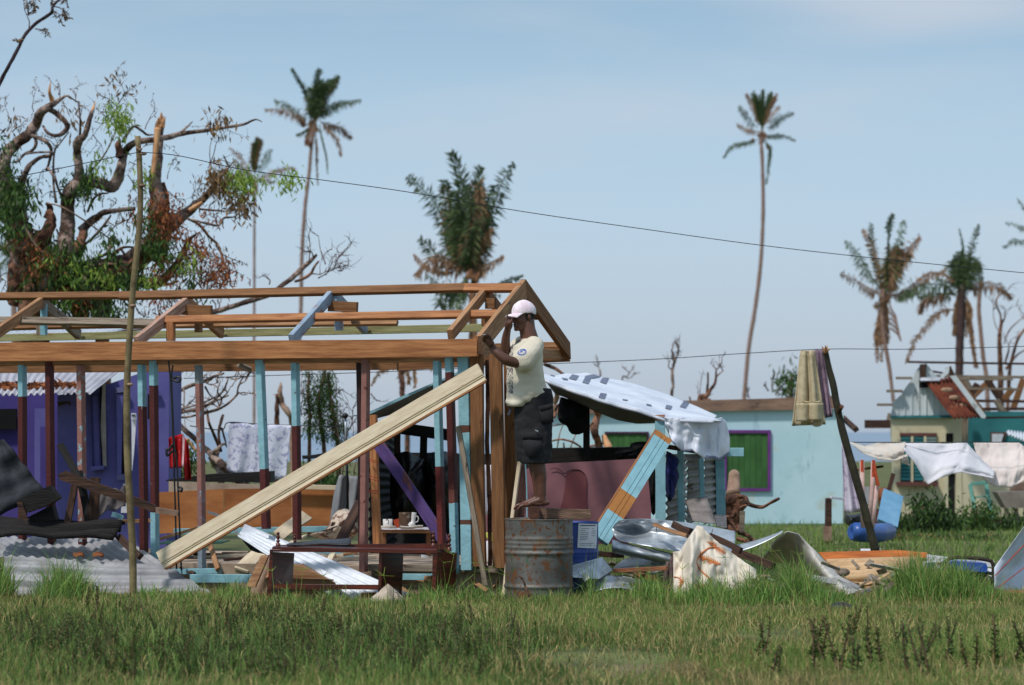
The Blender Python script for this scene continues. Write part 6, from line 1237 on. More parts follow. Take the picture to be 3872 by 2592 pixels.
SK = thing('concrete_sink', 'grey concrete wash sink on legs at the right edge before the cream house', 'sink', at('S', 1720, 1550, 54))
MB().prism([at('S', 1562, 1258, 54), at('S', 1860, 1250, 54), at('S', 1860, 1390, 54), at('S', 1640, 1395, 54)], (0,.6,0)).build('basin', mat('grey_concrete', (142,132,122), (112,104,96), 3, bump=.3), SK)
for x in (1635, 1715, 1800): MB().prism([at('S', x, 1396, 54.1), at('S', x+28, 1396, 54.1), at('S', x+28, 1550, 54.1), at('S', x, 1550, 54.1)], (0,.15,0)).build('leg', GREYW, SK)
pane(SK, 'S', [(1700, 1180), (1860, 1170), (1860, 1248), (1690, 1256)], 54.5, .3, mat('brown_bundle', (142,118,100), (100,80,70), 4, bump=.6), 'soiled_bundle')
# far low coast huts seen through the gap
for k, (x0, x1, y0, y1, Y, m) in enumerate(((290, 660, 1125, 1170, 200, STEELW), (380, 640, 1175, 1230, 150, mat('far_sand', (196,190,176), (170,166,156), .3)))):
    MB().prism([at('S', x0, y0, Y), at('S', x1, y0+4, Y), at('S', x1+20, y1, Y), at('S', x0-10, y1, Y)], (0, 3, 0)).build('distant_hut', m, None, label=('far grey-white zinc roof' if k == 0 else 'far pale low wall')+' seen through the gap beside the cream house', category='hut')
# ================================================================ PALMS
def frond(par, c, pts, Y, ll, m=None, droop=.5, fwd=.7, tw=None, dens=1.0, dy=0, r=.035, bare=.12, one=0):
    """pts: crop pixels from the crown outwards; ll: leaflet length in crop pixels; dy: metres the tip leans away"""
    k = px(c, Y); n = len(pts); jt = .10*ll*k; P = catmull([at(c, x, y, Y)+Vector((random.gauss(0, jt)*(i > 0), dy*i/(n-1), random.gauss(0, jt)*(i > 0))) for i, (x, y) in enumerate(pts)], 5)
    mb = MB(); mb.tube(P, [r*(1-.8*i/(len(P)-1)) for i in range(len(P))], 5)
    tw = random.uniform(-.9, .9) if tw is None else tw
    Ls = sum((P[i+1]-P[i]).length for i in range(len(P)-1)); N = int(max(14, Ls/.055*dens)); down = Vector((0, 0, -1))
    for i in range(N):
        t = bare + (1-bare)*i/N; q = t*(len(P)-1); j = min(int(q), len(P)-2); p = P[j].lerp(P[j+1], q-j); tg = (P[j+1]-P[j]).normalized()
        s = tg.cross(Vector((0,1,0))).normalized(); s = s*math.cos(tw) + Vector((0,1,0))*math.sin(tw)
        prof = (math.sin(math.pi*min(1, .15+.85*t)))**.5*.9+.1
        for sg in (-1, 1):
            if random.random() < .1+.25*(noise.noise(Vector((i*.13, sg*5, P[0].x))) > .25): continue
            d = (tg*fwd*random.uniform(.7, 1.3) + s*sg*random.uniform(.6, 1.1) + down*droop*random.uniform(.4, 1.9)*(1+.6*noise.noise(Vector((i*.2, sg, P[0].z)))) + Vector((random.gauss(0, .12), random.gauss(0, .2), random.gauss(0, .1)))).normalized()
            L = ll*k*prof*random.choice((random.uniform(.3, .7), random.uniform(.7, 1.25), random.uniform(.7, 1.25))); side = d.cross(Vector((random.uniform(-.5, .5), 1, random.uniform(-.5, .5)))).normalized()
            m1 = p+d*L*.5; tip = p+d*L+down*L*.12*droop; wd = max(.05, k*(1.5 if c == 'V' else 3.2 if c in 'EO' else 4.2 if c == 'J' else 3.0))
            mb.add([p, m1+side*wd/2, tip, m1-side*wd/2], [(0, 1, 2, 3)])
    return mb.build('frond', m or FROND, par)
def trunk(par, c, pts, Y, r0, r1, m=PALMT):
    P = catmull([at(c, x, y, Y) for x, y in pts], 6)
    k = px(c, Y); return MB().tube(P, [(r0+(r1-r0)*i/(len(P)-1))*k*(1+.05*math.sin(i*2.1)) for i in range(len(P))], 10, .15).build('trunk', m, par, True)
def palm(label, c, base, Y, name='coconut_palm'):
    return thing(name, label, 'palm tree', at(c, *base, Y), 'storm-beaten coconut palms')
def nuts(par, c, pts, Y, r):
    for x, y in pts: MB().ball(at(c, x, y, Y-.1), (r, r, r*1.3), 8).build('coconut', BARKR, par, True)
random.seed(21)
# 1 tall palm left of centre
p = palm('tall leaning coconut palm with a folded green crown, left of centre', 'V', (680, 760), 170)
trunk(p, 'E', [(980, 4960), (1000, 4200), (1035, 3600), (1060, 3000), (1068, 2500), (1088, 2100), (1112, 1800), (1148, 1500), (1165, 1350), (1180, 1150), (1200, 1000), (1215, 830)], 170, 24, 20)
for pts, ll, m, dr, fw in (([(1180, 700), (1130, 500), (1050, 350), (975, 215)], 70, FROND, .2, 1.6), ([(1130, 790), (1040, 730), (900, 600), (710, 540)], 95, FROND, .7, .6), ([(1120, 820), (1010, 760), (860, 665), (670, 700)], 95, FRONDB, .8, .5), ([(1230, 750), (1260, 500), (1270, 350), (1278, 230)], 95, FROND, .3, 1.6),
   ([(1270, 760), (1380, 650), (1510, 545)], 80, FROND, .6, .7), ([(1290, 770), (1420, 650), (1570, 560), (1755, 548)], 105, FROND, .8, .6), ([(1290, 820), (1400, 850), (1550, 870), (1655, 985)], 95, FRONDB, .9, .5), ([(1300, 830), (1400, 930), (1490, 1040), (1545, 1235)], 65, FRONDB, .8, .8),
   ([(1280, 850), (1310, 1020), (1350, 1200), (1375, 1430)], 35, FROND, .8, 1.0), ([(1235, 950), (1245, 1150), (1240, 1350), (1250, 1560)], 40, FRONDB, 1, .9), ([(1160, 880), (1100, 930), (1030, 965)], 60, FROND, .7, .6), ([(1190, 900), (1160, 1000), (1120, 1095)], 60, FRONDB, .9, .6)):
    frond(p, 'E', pts, 170, ll*1.15, m, dr, fw, dens=1.6, dy=random.uniform(-1.5, 1.5))
for k in range(16):
    a = random.uniform(-.5, .45); L = random.uniform(.6, 1)
    frond(p, 'E', [(1220+random.uniform(-15, 20), 780), (1230+a*90, 640), (1255+a*190, 640-230*L), (1290+a*250+90*L, 640-330*L)] if k < 12 else [(1230, 760), (1290, 560), (1380, 400), (1490, 285)], 170, 110, FRONDB if k in (3, 14) else FROND, random.uniform(.3, 1.2), .9, dens=1.5, dy=random.uniform(-1, 1))
for k in range(7): frond(p, 'E', [(1210, 780+k*20), (1190+random.uniform(-80, 60), 760+k*25), (1170+random.uniform(-80, 90), 860+k*32)], 170, 60, FRONDB, 1, .5, dens=1.6)
nuts(p, 'E', [(1090, 850), (1130, 1060), (1160, 1080)], 170, .16)
# 2 shorter one beside it
p = palm('small-crowned coconut palm just left of the tall leaning one', 'V', (580, 720), 190)
trunk(p, 'E', [(505, 4920), (505, 4300), (505, 3400), (507, 2650), (507, 2200), (509, 1800), (512, 1600), (515, 1480)], 190, 16, 14)
for pts, ll, m, dr, fw in (([(490, 1480), (400, 1330), (310, 1200), (200, 1110)], 60, FRONDB, .5, .8), ([(490, 1490), (420, 1410), (350, 1340), (280, 1290)], 70, FRONDB, .8, .6), ([(540, 1490), (680, 1440), (830, 1370), (1000, 1365)], 80, FRONDB, .9, .5), ([(540, 1470), (600, 1330), (650, 1230), (690, 1140)], 75, FROND, .5, .8),
   ([(480, 1500), (380, 1480), (260, 1430), (100, 1390)], 80, FROND, .8, .5), ([(530, 1500), (640, 1510), (740, 1520)], 55, FRONDB, .9, .6), ([(505, 1520), (490, 1600), (480, 1700)], 40, FRONDB, .9, .6), ([(525, 1520), (545, 1600), (550, 1680)], 40, FRONDB, .9, .6)):
    frond(p, 'E', pts, 190, ll, m, dr, fw, dens=1.6, dy=random.uniform(-1, 1))
for k in range(13):
    a = random.uniform(-1, 1)
    frond(p, 'E', [(515, 1450), (505+a*30, 1300), (525+a*45, 1160), (545+a*60, 1000+abs(a)*90)], 190, 75, FROND if k % 3 else FRONDB, .3, 1.5, dens=1.5)
# 3 the big one behind the roof
p = palm('broad bushy coconut palm rising behind the roof frame at centre', 'V', (1060, 760), 95)
trunk(p, 'J', [(775, 3420), (770, 2700), (760, 2100), (755, 1800), (750, 1500), (765, 1330), (760, 1200)], 95, 60, 26, mat('rough_palm_crownshaft', (150,112,84), (96,66,50), 3, bump=.8, rough=.95))
for pts, ll, m, dr, fw in (([(620, 1120), (520, 780), (310, 490), (95, 275)], 150, FROND, .25, .35), ([(700, 1200), (640, 700), (620, 400), (580, 110)], 170, FROND, .1, .9), ([(740, 1200), (780, 700), (800, 400), (805, 200)], 160, FROND, .1, .9), ([(800, 1180), (920, 700), (1040, 420), (1155, 190)], 150, FROND, .5, .3),
   ([(640, 1230), (450, 1150), (340, 1020), (235, 920)], 130, FROND, .2, .6), ([(690, 1250), (520, 1140), (350, 1150), (195, 1240)], 210, FRONDB, 1.2, .15), ([(560, 1260), (350, 1220), (150, 1065)], 60, FRONDB, .6, .5), ([(780, 1290), (850, 1220), (950, 1150), (1075, 1120)], 110, FRONDB, 1.3, .2),
   ([(820, 1420), (1000, 1370), (1120, 1310), (1250, 1255)], 80, FROND, .5, .6), ([(700, 1400), (560, 1380), (420, 1400), (310, 1290)], 170, FROND, .9, .2), ([(700, 1350), (600, 1420), (480, 1500), (400, 1560)], 170, FROND, .8, .3), ([(680, 1300), (610, 1450), (560, 1600)], 150, FROND, .7, .4), ([(700, 1300), (650, 1450), (640, 1650)], 100, FROND, .8, .5),
   ([(830, 1440), (900, 1500), (1020, 1480)], 80, FROND, .6, .5)):
    frond(p, 'J', pts, 95, ll, m, dr, fw, dens=1.5, dy=random.uniform(-1.2, 1.2), r=.05)
for k in range(36):
    a = random.uniform(-1, 1); h = random.uniform(.45, 1)
    frond(p, 'J', [(720+a*40, 1230), (690+a*120, 1230-300*h), (700+a*200, 1230-620*h), (720+a*260, 1230-900*h)], 95, 150, FRONDB if (a > .1 and k % 3 == 0) or k % 7 == 0 else FROND, random.uniform(.4, 1.4), random.uniform(.4, .9), dens=1.2, dy=random.uniform(-1.5, 1.5))
for k in range(6): frond(p, 'J', [(880-k*10, 560+k*20), (900-k*8, 760+k*15), (890-k*12, 1040)], 95, 90, FRONDB, 1.3, .5, dens=1.2)
for k in range(7): MB().ball(at('J', 710+k*20, 1300+random.uniform(-40, 20), 94.8), (.09, .09, .16), 8, ).build('husk', mat('fibrous_husk', (176,126,92), (124,82,58), 4, bump=.8) if k == 0 else bpy.data.materials['fibrous_husk'], p, True)
# 4 thin tall right
p = palm('very tall thin lone coconut palm right of centre', 'V', (1703, 910), 230)
trunk(p, 'V', [(1690, 1062), (1702, 914), (1712, 800), (1728, 700), (1740, 600), (1745, 500), (1745, 420), (1742, 335)], 230, 5.2, 4.2)
trunk(p, 'O', [(878, 880), (875, 780), (880, 680)], 230, 22, 16, PALMT)
for pts, ll, m, dr, fw in (([(830, 580), (740, 480), (670, 400), (605, 325)], 60, FROND, .5, .7), ([(830, 630), (720, 590), (570, 540)], 50, FRONDB, .8, .5), ([(950, 580), (1040, 520), (1130, 430), (1270, 395)], 60, FROND, .8, .5), ([(920, 660), (1000, 680), (1130, 665), (1290, 715)], 45, FROND, .5, .9),
   ([(840, 715), (720, 740), (540, 780), (425, 940)], 50, FROND, .9, .5), ([(900, 740), (960, 800), (975, 1000), (930, 1240)], 45, FROND, .9, .7), ([(900, 540), (980, 420), (1090, 340)], 50, FRONDB, .5, .8), ([(840, 560), (760, 330), (680, 180)], 40, FRONDB, .3, 1.2)):
    frond(p, 'O', pts, 230, ll*1.35, m, dr, fw, dens=1.8, dy=random.uniform(-1, 1))
for k in range(22):
    a = random.uniform(-1, 1)
    frond(p, 'O', [(890, 600), (885+a*60, 440), (900+a*110, 300), (905+a*160, 125+70*abs(a)+random.uniform(-30, 60))], 230, 62, FRONDB if a > .6 else FROND, .2, 1.9, dens=1.7)
nuts(p, 'O', [(775, 725), (955, 815)], 230, .14)
for k in range(14): frond(p, 'O', [(880+random.uniform(-12, 12), 720-k*8), (880+random.uniform(-45, 45), 650), (885+random.uniform(-70, 70), 600+random.uniform(-40, 200))], 230, 36, FRONDB, 1, .5, dens=1.5)
# 5, 6, 7 right group
p = palm('ragged coconut palm with hanging dead fronds, left one of the right-hand group', 'V', (2030, 900), 130)
trunk(p, 'S', [(705, 1140), (700, 850), (695, 600), (675, 400), (650, 200), (625, 60), (600, -120), (590, -260), (600, -400), (600, -460)], 130, 13, 22)
for k in range(14): frond(p, 'Q', [(600+random.uniform(-12, 15), 960-k*9), (600+random.uniform(-45, 45), 900), (600+random.uniform(-75, 75), 900+random.uniform(-90, 110))], 130, 45, FRONDB, 1, .5, dens=1.3)
for pts, ll, m, dr, fw in (([(530, 800), (430, 650), (350, 500), (235, 390)], 100, FROND, .6, .3), ([(540, 880), (440, 840), (320, 760), (170, 700)], 80, FRONDB, .9, .3), ([(560, 800), (540, 600), (510, 400), (500, 215)], 85, FROND, .4, .8), ([(560, 820), (530, 600), (470, 400), (430, 270)], 60, FRONDB, .4, .8), ([(600, 780), (610, 560), (605, 350), (630, 165)], 40, FROND, .3, 1.2),
   ([(620, 320), (615, 240), (630, 165)], 60, FROND, .3, 1), ([(630, 780), (680, 560), (730, 380), (815, 185)], 80, FROND, .7, .6), ([(640, 800), (740, 600), (820, 450), (900, 360)], 110, FRONDB, 1, .4), ([(620, 900), (760, 870), (850, 790), (1010, 700), (1210, 640)], 85, FRONDB, 1, .3), ([(600, 920), (540, 950), (480, 990)], 80, FRONDB, 1, .3)):
    frond(p, 'Q', pts, 130, ll, m, dr, fw, dens=1.5, dy=random.uniform(-1.5, 1.5), r=.045)
for k in range(14):
    a = random.uniform(-.3, 1); frond(p, 'Q', [(610, 860), (610+a*60, 700), (640+a*100, 560), (670+a*150, 430+60*a)], 130, 120, FRONDB if k % 2 else FROND, random.uniform(.6, 1.6), .5, dens=1.2)
for k in range(12):
    a = random.uniform(-1, 1); frond(p, 'Q', [(590+a*20, 940), (580+a*50, 1080), (580+a*60-20, 1260), (560+a*50, 1500 if k % 4 == 0 else 1320)], 130, 55, FRONDB, 1.1, .6, dens=1.1)
for k in range(5): MB().tube(catmull([at('Q', 640, 1000+k*45, 129.5), at('Q', 690+k*5, 1080+k*40, 129.5), at('Q', 700+k*10, 1160+k*35, 129.3)], 3), .05, 5).build('dead_stalk', PALMT, p)
p = palm('coconut palm with wide level fronds, middle one of the right-hand group', 'V', (2185, 860), 118)
trunk(p, 'Q', [(1262, 2580), (1266, 2100), (1270, 1650), (1275, 1400), (1285, 1150), (1290, 900), (1290, 780)], 118, 36, 40, mat('dark_palm_bark', (84,62,58), (52,38,38), 6, bump=.7))
for pts, ll, m, dr, fw in (([(1210, 880), (1150, 800), (950, 800), (800, 860), (690, 930)], 110, FROND, 1, .15), ([(1210, 860), (1060, 890), (960, 930), (930, 1040)], 110, FRONDB, 1.1, .2), ([(1240, 880), (1100, 860), (980, 870), (800, 870)], 100, FROND, 1, .2), ([(1380, 840), (1450, 790), (1650, 790), (1815, 905)], 110, FRONDB, 1.3, .15),
   ([(1230, 1020), (1120, 1020), (1000, 1120), (860, 1270), (775, 1500)], 70, FRONDB, .6, .4), ([(1300, 760), (1310, 600), (1300, 430), (1275, 275)], 35, FROND, .3, 1.2), ([(1310, 760), (1340, 600), (1360, 430), (1397, 270)], 60, FROND, .4, .9), ([(1320, 800), (1400, 640), (1440, 590), (1480, 760)], 90, FROND, 1, .3), ([(1250, 800), (1150, 760), (1090, 690)], 90, FROND, .8, .4), ([(1240, 780), (1150, 700), (1000, 690), (860, 760)], 60, FRONDB, .8, .3)):
    frond(p, 'Q', pts, 118, ll, m, dr, fw, dens=1.4, dy=random.uniform(-1.5, 1.5), r=.045)
for k in range(14):
    a = random.uniform(-1, 1); frond(p, 'Q', [(1290, 850), (1290+a*50, 720), (1300+a*90, 600), (1310+a*130, 470+110*abs(a))], 118, 110, FROND, random.uniform(.4, 1.1), .6, dens=1.2)
for k in range(16):
    a = random.uniform(-1, 1); frond(p, 'Q', [(1290+a*50, 900), (1300+a*85, 1000), (1290+a*90, 1120), (1300+a*110, 1250)], 118, 60, FRONDB if k % 3 else LEAFO, 1.1, .7, dens=1.1)
for k in range(7): frond(p, 'Q', [(1350, 1000), (1380, 1180), (1395, 1350), (1410+k*5, 1540)], 118, 45, FRONDB, 1.1, .7, dens=1.3)
p = thing('bare_palm_trunk', 'thin bare palm trunk curving up beside the middle right-hand palm', 'palm tree', at('V', 2250, 860, 125), 'storm-beaten coconut palms')
trunk(p, 'Q', [(1560, 2580), (1540, 2100), (1520, 1650), (1490, 1450), (1465, 1200), (1450, 1000), (1460, 850), (1465, 760)], 125, 22, 18)
frond(p, 'Q', [(1465, 780), (1440, 680), (1400, 640)], 125, 50, FROND, .8, .5)
p = palm('coconut palm mostly outside the right edge with two fronds reaching in', 'V', (2400, 700), 150)
trunk(p, 'V', [(2430, 1085), (2420, 900), (2410, 700), (2395, 530)], 150, 6, 5)
frond(p, 'Q', [(1990, 330), (1900, 290), (1800, 240), (1695, 212)], 150, 50, FROND, .8, .4); frond(p, 'Q', [(1990, 420), (1880, 390), (1760, 390), (1665, 450)], 150, 55, FROND, .9, .4); frond(p, 'Q', [(2000, 200), (1900, 130), (1850, 60), (1800, 0)], 150, 40, FROND, .6, .6)
p = palm('low dark coconut palm behind the big broken tree at the left edge', 'V', (25, 720), 120)
trunk(p, 'B', [(115, 2150), (108, 1500), (105, 1000), (100, 800), (95, 620), (90, 500)], 120, 22, 20)
for pts in ([(90, 500), (60, 470), (20, 470), (-40, 500)], [(90, 500), (120, 450), (150, 440), (190, 480)], [(90, 490), (80, 420), (70, 380)], [(90, 510), (40, 540), (-10, 600), (-40, 660)], [(95, 510), (140, 560), (160, 640)], [(90, 500), (30, 430), (-20, 400)], [(92, 520), (90, 600), (70, 680)], [(90, 500), (110, 430), (120, 390)]):
    frond(p, 'B', pts, 120, 90, FROND, .9, .4, dens=1.4)
for c, pts, Y, lab in (('H', [(540, 470), (545, 380), (530, 280), (545, 200), (560, 120)], 75, 'shaggy palm stub seen under the eave above the shed'),):
    p = palm(lab, c, (540, 600), Y); trunk(p, c, [(600, 1480), (590, 1000), (580, 600)]+pts, Y, 22, 30, BARKR)
    for q in ([(560, 200), (640, 150), (760, 180), (850, 260)], [(555, 200), (450, 190), (330, 260), (245, 390)], [(560, 190), (640, 230), (660, 330), (665, 400)], [(550, 210), (530, 300), (540, 420)], [(560, 220), (600, 280), (600, 380)]): frond(p, c, q, Y, 60, FRONDB, 1.1, .4, dens=1.2)

# ================================================================ BROKEN TREES
def path(c, pts, Y, sp=1.2, n=10, rough=.35, sub=4, seed=0):
    """pts with radius in crop pixels -> world points and radii; depth wanders so the limb is truly 3D"""
    k = px(c if isinstance(c, str) else c[0], Y); P = []; Rr_ = []; d = 0
    q = [(nat(p_[0], p_[1], p_[2]) if isinstance(p_[0], str) else nat(c, p_[0], p_[1])) + (p_[-1]/CR[p_[0] if isinstance(p_[0], str) else c][2],) for p_ in pts]
    for i, (x, y, r) in enumerate(q):
        P.append(at('n', x, y, Y + sp*noise.noise(Vector((i*.45+seed, Y*.37, seed))))); Rr_.append(r*Y/FN)
    W_ = catmull(P, sub); RR = []
    for i in range(len(W_)):
        f = i/sub; j = min(int(f), len(Rr_)-2); RR.append(Rr_[j]*(1-(f-j))+Rr_[j+1]*(f-j))
    return W_, RR
def limb_part(par, name, c, pts, Y, m=BARK, sp=1.0, n=12, rough=.3, seed=0):
    W_, RR = path(c, pts, Y, sp, seed=seed); MB().tube(W_, RR, n, rough).build(name, m, par, True); return W_
def twigs(mb, p, d, L, r, depth, leafmb=None, leafn=0, lsize=.1, bend=.35):
    q = [p]; dd = d.normalized(); n = 4
    for i in range(n):
        dd = (dd + Vector((random.gauss(0, bend), random.gauss(0, bend), random.gauss(0, bend)+.05))).normalized(); q.append(q[-1]+dd*L/n)
    mb.tube(q, [r*(1-.65*i/n) for i in range(n+1)], 4, caps=False)
    if leafmb is not None and depth <= 1:
        for _ in range(leafn):
            b = random.choice(q[1:]); a = Vector((random.gauss(0, .5), random.gauss(0, .5), random.gauss(-.4, .4))).normalized(); leafmb.kite(b, a, lsize*random.uniform(.6, 1.2), lsize*.35, a.orthogonal().normalized())
    if depth > 0:
        for _ in range(random.choice((2, 3))):
            b = random.choice(q[1:]); a = (dd+Vector((random.gauss(0, .6), random.gauss(0, .6), random.gauss(.15, .5)))).normalized()
            twigs(mb, b, a, L*random.uniform(.5, .8), r*.6, depth-1, leafmb, leafn, lsize, bend)
def leaves(c, regs, Y, size, spread=.5):
    mb = MB()
    for (x, y, rx, ry, n) in regs:
        cl = max(1, n//14)
        for _ in range(cl):
            a = random.uniform(0, 6.28); rr2 = math.sqrt(random.random()); cx_, cy = x+rx*rr2*math.cos(a), y+ry*rr2*math.sin(a); cen = at(c, cx_, cy, Y+random.uniform(-spread, spread))
            for _ in range(14):
                p = cen + Vector((random.gauss(0, 1), random.gauss(0, 1), random.gauss(0, 1)))*size*1.15
                d = Vector((random.gauss(0, .55), random.gauss(0, .55), -1+random.gauss(0, .45))).normalized()
                s = d.cross(Vector((random.gauss(0, 1), random.gauss(0, 1), random.gauss(0, .3)))).normalized()
                L = size*random.uniform(.8, 1.7); mb.kite(p, d, L, L*.24, s)
    return mb
random.seed(33)
BT = thing('broken_tree', 'huge storm-stripped tree with twisted grey limbs and splintered ends at upper left', 'tree', at('V', 90, 760, 40)); YT = 40
L_ = lambda c, pts, m=BARK, nm='limb', sp=1.0, rough=.3: limb_part(BT, nm, c, pts, YT, m, sp, 12, rough, random.random()*50)
L_('B', [(200, 1120, 75), (210, 900, 75), (200, 650, 80), (165, 420, 92), (110, 250, 95), (40, 100, 80), ('A', 20, 1250, 60), ('A', 60, 1130, 42), ('A', 130, 1060, 40), ('A', 210, 1000, 40), ('A', 265, 920, 38), ('A', 300, 840, 34), ('A', 350, 800, 26), ('A', 410, 765, 20), ('A', 450, 735, 12), ('A', 500, 712, 7), ('A', 545, 740, 5), ('A', 590, 765, 5)], nm='main_trunk')
L_('A', [(370, 815, 20), (420, 845, 20), (480, 900, 19), (500, 945, 18), (460, 990, 17), (410, 1008, 14), (350, 985, 12), (320, 935, 8)])
L_('A', [(392, 780, 20), (380, 730, 16), (366, 680, 10), (374, 608, 2)], SPLIT, 'splinter', .2)
L_('A', [(225, 1005, 15), (330, 1045, 14), (380, 1110, 12), (365, 1200, 10), (345, 1265, 9)]); L_('A', [(355, 1245, 9), (410, 1330, 9), (430, 1400, 8), (470, 1470, 9)])
L_('A', [(250, 1010, 12), (268, 1060, 12), (240, 1115, 11), (180, 1145, 10), (135, 1195, 9), (100, 1198, 6)]); L_('A', [(190, 1142, 8), (290, 1130, 8), (390, 1132, 7), (360, 1165, 8), (290, 1165, 9)])
L_('A', [(165, 1520, 30), (160, 1430, 26), (170, 1340, 23), (205, 1250, 20), (250, 1200, 17), (310, 1165, 13), (370, 1150, 8)])
L_('B', [(330, 900, 70), (400, 700, 75), (470, 500, 66), (500, 330, 55), (500, 150, 50), ('A', 520, 1420, 46), ('A', 580, 1330, 36), ('A', 585, 1230, 31), ('A', 572, 1130, 31), ('A', 580, 1050, 32), ('A', 630, 1000, 22), ('A', 660, 900, 19), ('A', 685, 825, 15)], nm='second_trunk')
L_('A', [(682, 835, 16), (695, 790, 9), (704, 752, 2)], SPLIT, 'splinter', .1)
L_('A', [(592, 1020, 9), (595, 900, 8), (582, 765, 5)])
L_('A', [(500, 1420, 40), (570, 1370, 48), (660, 1345, 46), (750, 1365, 44), (830, 1385, 44), (875, 1320, 40), (895, 1240, 36), (915, 1160, 32), (945, 1100, 26), (1010, 1055, 23), (1150, 1035, 22), (1250, 1018, 20), (1350, 992, 17), (1500, 972, 15), (1640, 950, 13), (1800, 925, 10), (1870, 895, 8), (1905, 888, 5), (1942, 905, 3)], sp=.6)
L_('A', [(1340, 985, 10), (1390, 938, 8), (1430, 900, 2)]); L_('A', [(890, 1170, 26), (878, 1080, 22), (890, 1035, 6)], BARKR, 'torn_stub', .2, .7); L_('A', [(912, 1050, 12), (950, 985, 11), (992, 938, 10), (1050, 970, 9), (1090, 1000, 9), (1140, 1000, 4)])
L_('B', [(1180, 560, 60), (1185, 380, 70), (1180, 200, 70), ('A', 1160, 1420, 55), ('A', 1150, 1330, 45), ('A', 1165, 1200, 40), ('A', 1172, 1050, 36), ('A', 1180, 960, 36), ('A', 1192, 900, 28)], nm='snapped_trunk', sp=.4)
W5, R5 = path('A', [(1135, 1300, 18), (1150, 1180, 20), (1162, 1050, 20), (1170, 950, 24)], YT-.25, .05); MB().tube([p+Vector((0, -.02, 0)) for p in W5], R5, 10, .3).build('torn_bark_face', SPLIT, BT, True)
for x0, x1, y1, r in ((1180, 1197, 828, 20), (1205, 1212, 860, 14), (1165, 1178, 870, 14), (1190, 1203, 845, 12), (1212, 1226, 862, 8)): L_('A', [(x0, 950, r), ((x0+x1)/2, 900, r*.8), (x1, y1, 1.5)], SPLIT, 'splinter', .1)
L_('A', [(1215, 1580, 40), (1220, 1450, 30), (1210, 1355, 12)], BARKR, 'torn_stub', .1, .8)
L_('B', [(500, 640, 70), (750, 610, 62), (950, 560, 58), (1080, 450, 58), (1180, 370, 55), (1300, 270, 50), (1400, 190, 36), (1500, 110, 28), ('A', 1560, 1410, 22), ('A', 1610, 1340, 17), ('A', 1650, 1290, 12), ('A', 1678, 1250, 4)], nm='lower_bough', sp=.8)
L_('B', [(1400, 190, 16), (1440, 165, 18), (1500, 130, 12)], SPLIT, 'split_face', .1)
L_('B', [(1390, 250, 9), (1480, 300, 10), (1550, 385, 10), (1610, 440, 10), (1645, 520, 9), (1665, 590, 8), (1695, 640, 6), (1710, 750, 4)], BARKP)
L_('B', [(1420, 258, 8), (1540, 288, 9), (1620, 300, 9), (1660, 245, 8), (1740, 235, 6), (1800, 170, 4)]); L_('B', [(1480, 180, 10), (1600, 190, 8), (1690, 196, 5)])
L_('B', [(900, 640, 40), (1060, 720, 42), (1160, 725, 42), (1230, 680, 36), (1300, 600, 30), (1360, 500, 25), (1400, 410, 18), (1465, 358, 3)], sp=.6); L_('B', [(1150, 730, 12), (1240, 738, 12), (1320, 712, 8)], SPLIT, 'split_face', .1)
L_('B', [(600, 340, 32), (660, 280, 30), (720, 240, 26), (770, 205, 20), (900, 185, 17), (1000, 178, 15)]); L_('B', [(340, 135, 4), (450, 160, 6), (620, 260, 6), (800, 390, 5)], BARKP)
L_('B', [(620, 450, 9), (700, 380, 10), (770, 300, 9), (820, 228, 7)]); L_('B', [(690, 780, 32), (710, 680, 28), (760, 590, 20), (830, 520, 14), (910, 465, 10), (1000, 462, 7)], BARKR)
L_('B', [(730, 980, 48), (700, 830, 60), (620, 680, 75)], nm='root_stem'); L_('B', [(-60, 500, 14), (20, 465, 14), (100, 405, 13), (190, 330, 10)]); L_('B', [(340, 250, 24), (370, 180, 22), (350, 140, 12), (345, 150, 6)], DARKW, 'hollow_stub', .1, .6)
L_('A', [(415, 1500, 11), (398, 1380, 9), (395, 1250, 8), (405, 1120, 8), (440, 1070, 6), (510, 980, 4)]); L_('A', [(650, 1568, 10), (690, 1480, 9), (740, 1440, 8), (800, 1435, 6)]); L_('B', [(720, 640, 8), (750, 700, 9), (830, 775, 6)], BARKP)
L_('B', [(200, 300, 10), (260, 340, 10), (330, 370, 10)]); L_('A', [(660, 1280, 7), (760, 1170, 6), (830, 1040, 5), (860, 960, 3)], BARKR)
for pts in ([(240, 2680, 150), (240, 1900, 130), (230, 1150, 120), (260, 900, 115), (330, 700, 105), (440, 560, 80), (520, 430, 60)], [(120, 900, 70), (180, 640, 110), (250, 480, 90), (330, 380, 50), (380, 260, 34), (360, 190, 26)], [(330, 760, 90), (520, 690, 95), (740, 690, 85), (900, 650, 75), (1040, 560, 62), (1130, 440, 60)], [(600, 1000, 60), (580, 800, 80), (520, 620, 80), (450, 450, 60)], [(740, 2680, 90), (750, 1800, 70), (760, 990, 50), (790, 800, 60), (880, 700, 60)], [(480, 600, 40), (560, 500, 44), (600, 420, 36), (620, 350, 34)]):
    L_('B', pts, BARKR, 'trunk_mass', .5, .6)
for pts in ([(180, 300, 9), (280, 470, 10), (420, 560, 10), (540, 700, 9)], [(420, 330, 7), (480, 480, 8), (540, 560, 7)], [(250, 760, 8), (330, 560, 10), (320, 400, 8)], [(600, 700, 10), (720, 600, 10), (860, 590, 9), (950, 640, 8)], [(900, 480, 9), (960, 600, 10), (900, 760, 9)], [(1080, 560, 9), (1040, 680, 9), (960, 760, 8)], [(680, 560, 12), (800, 500, 12), (820, 400, 16), (850, 390, 14)]):
    L_('B', pts, BARKP, 'hanging_root', .8, .4)
TM = MB(); TL = MB()
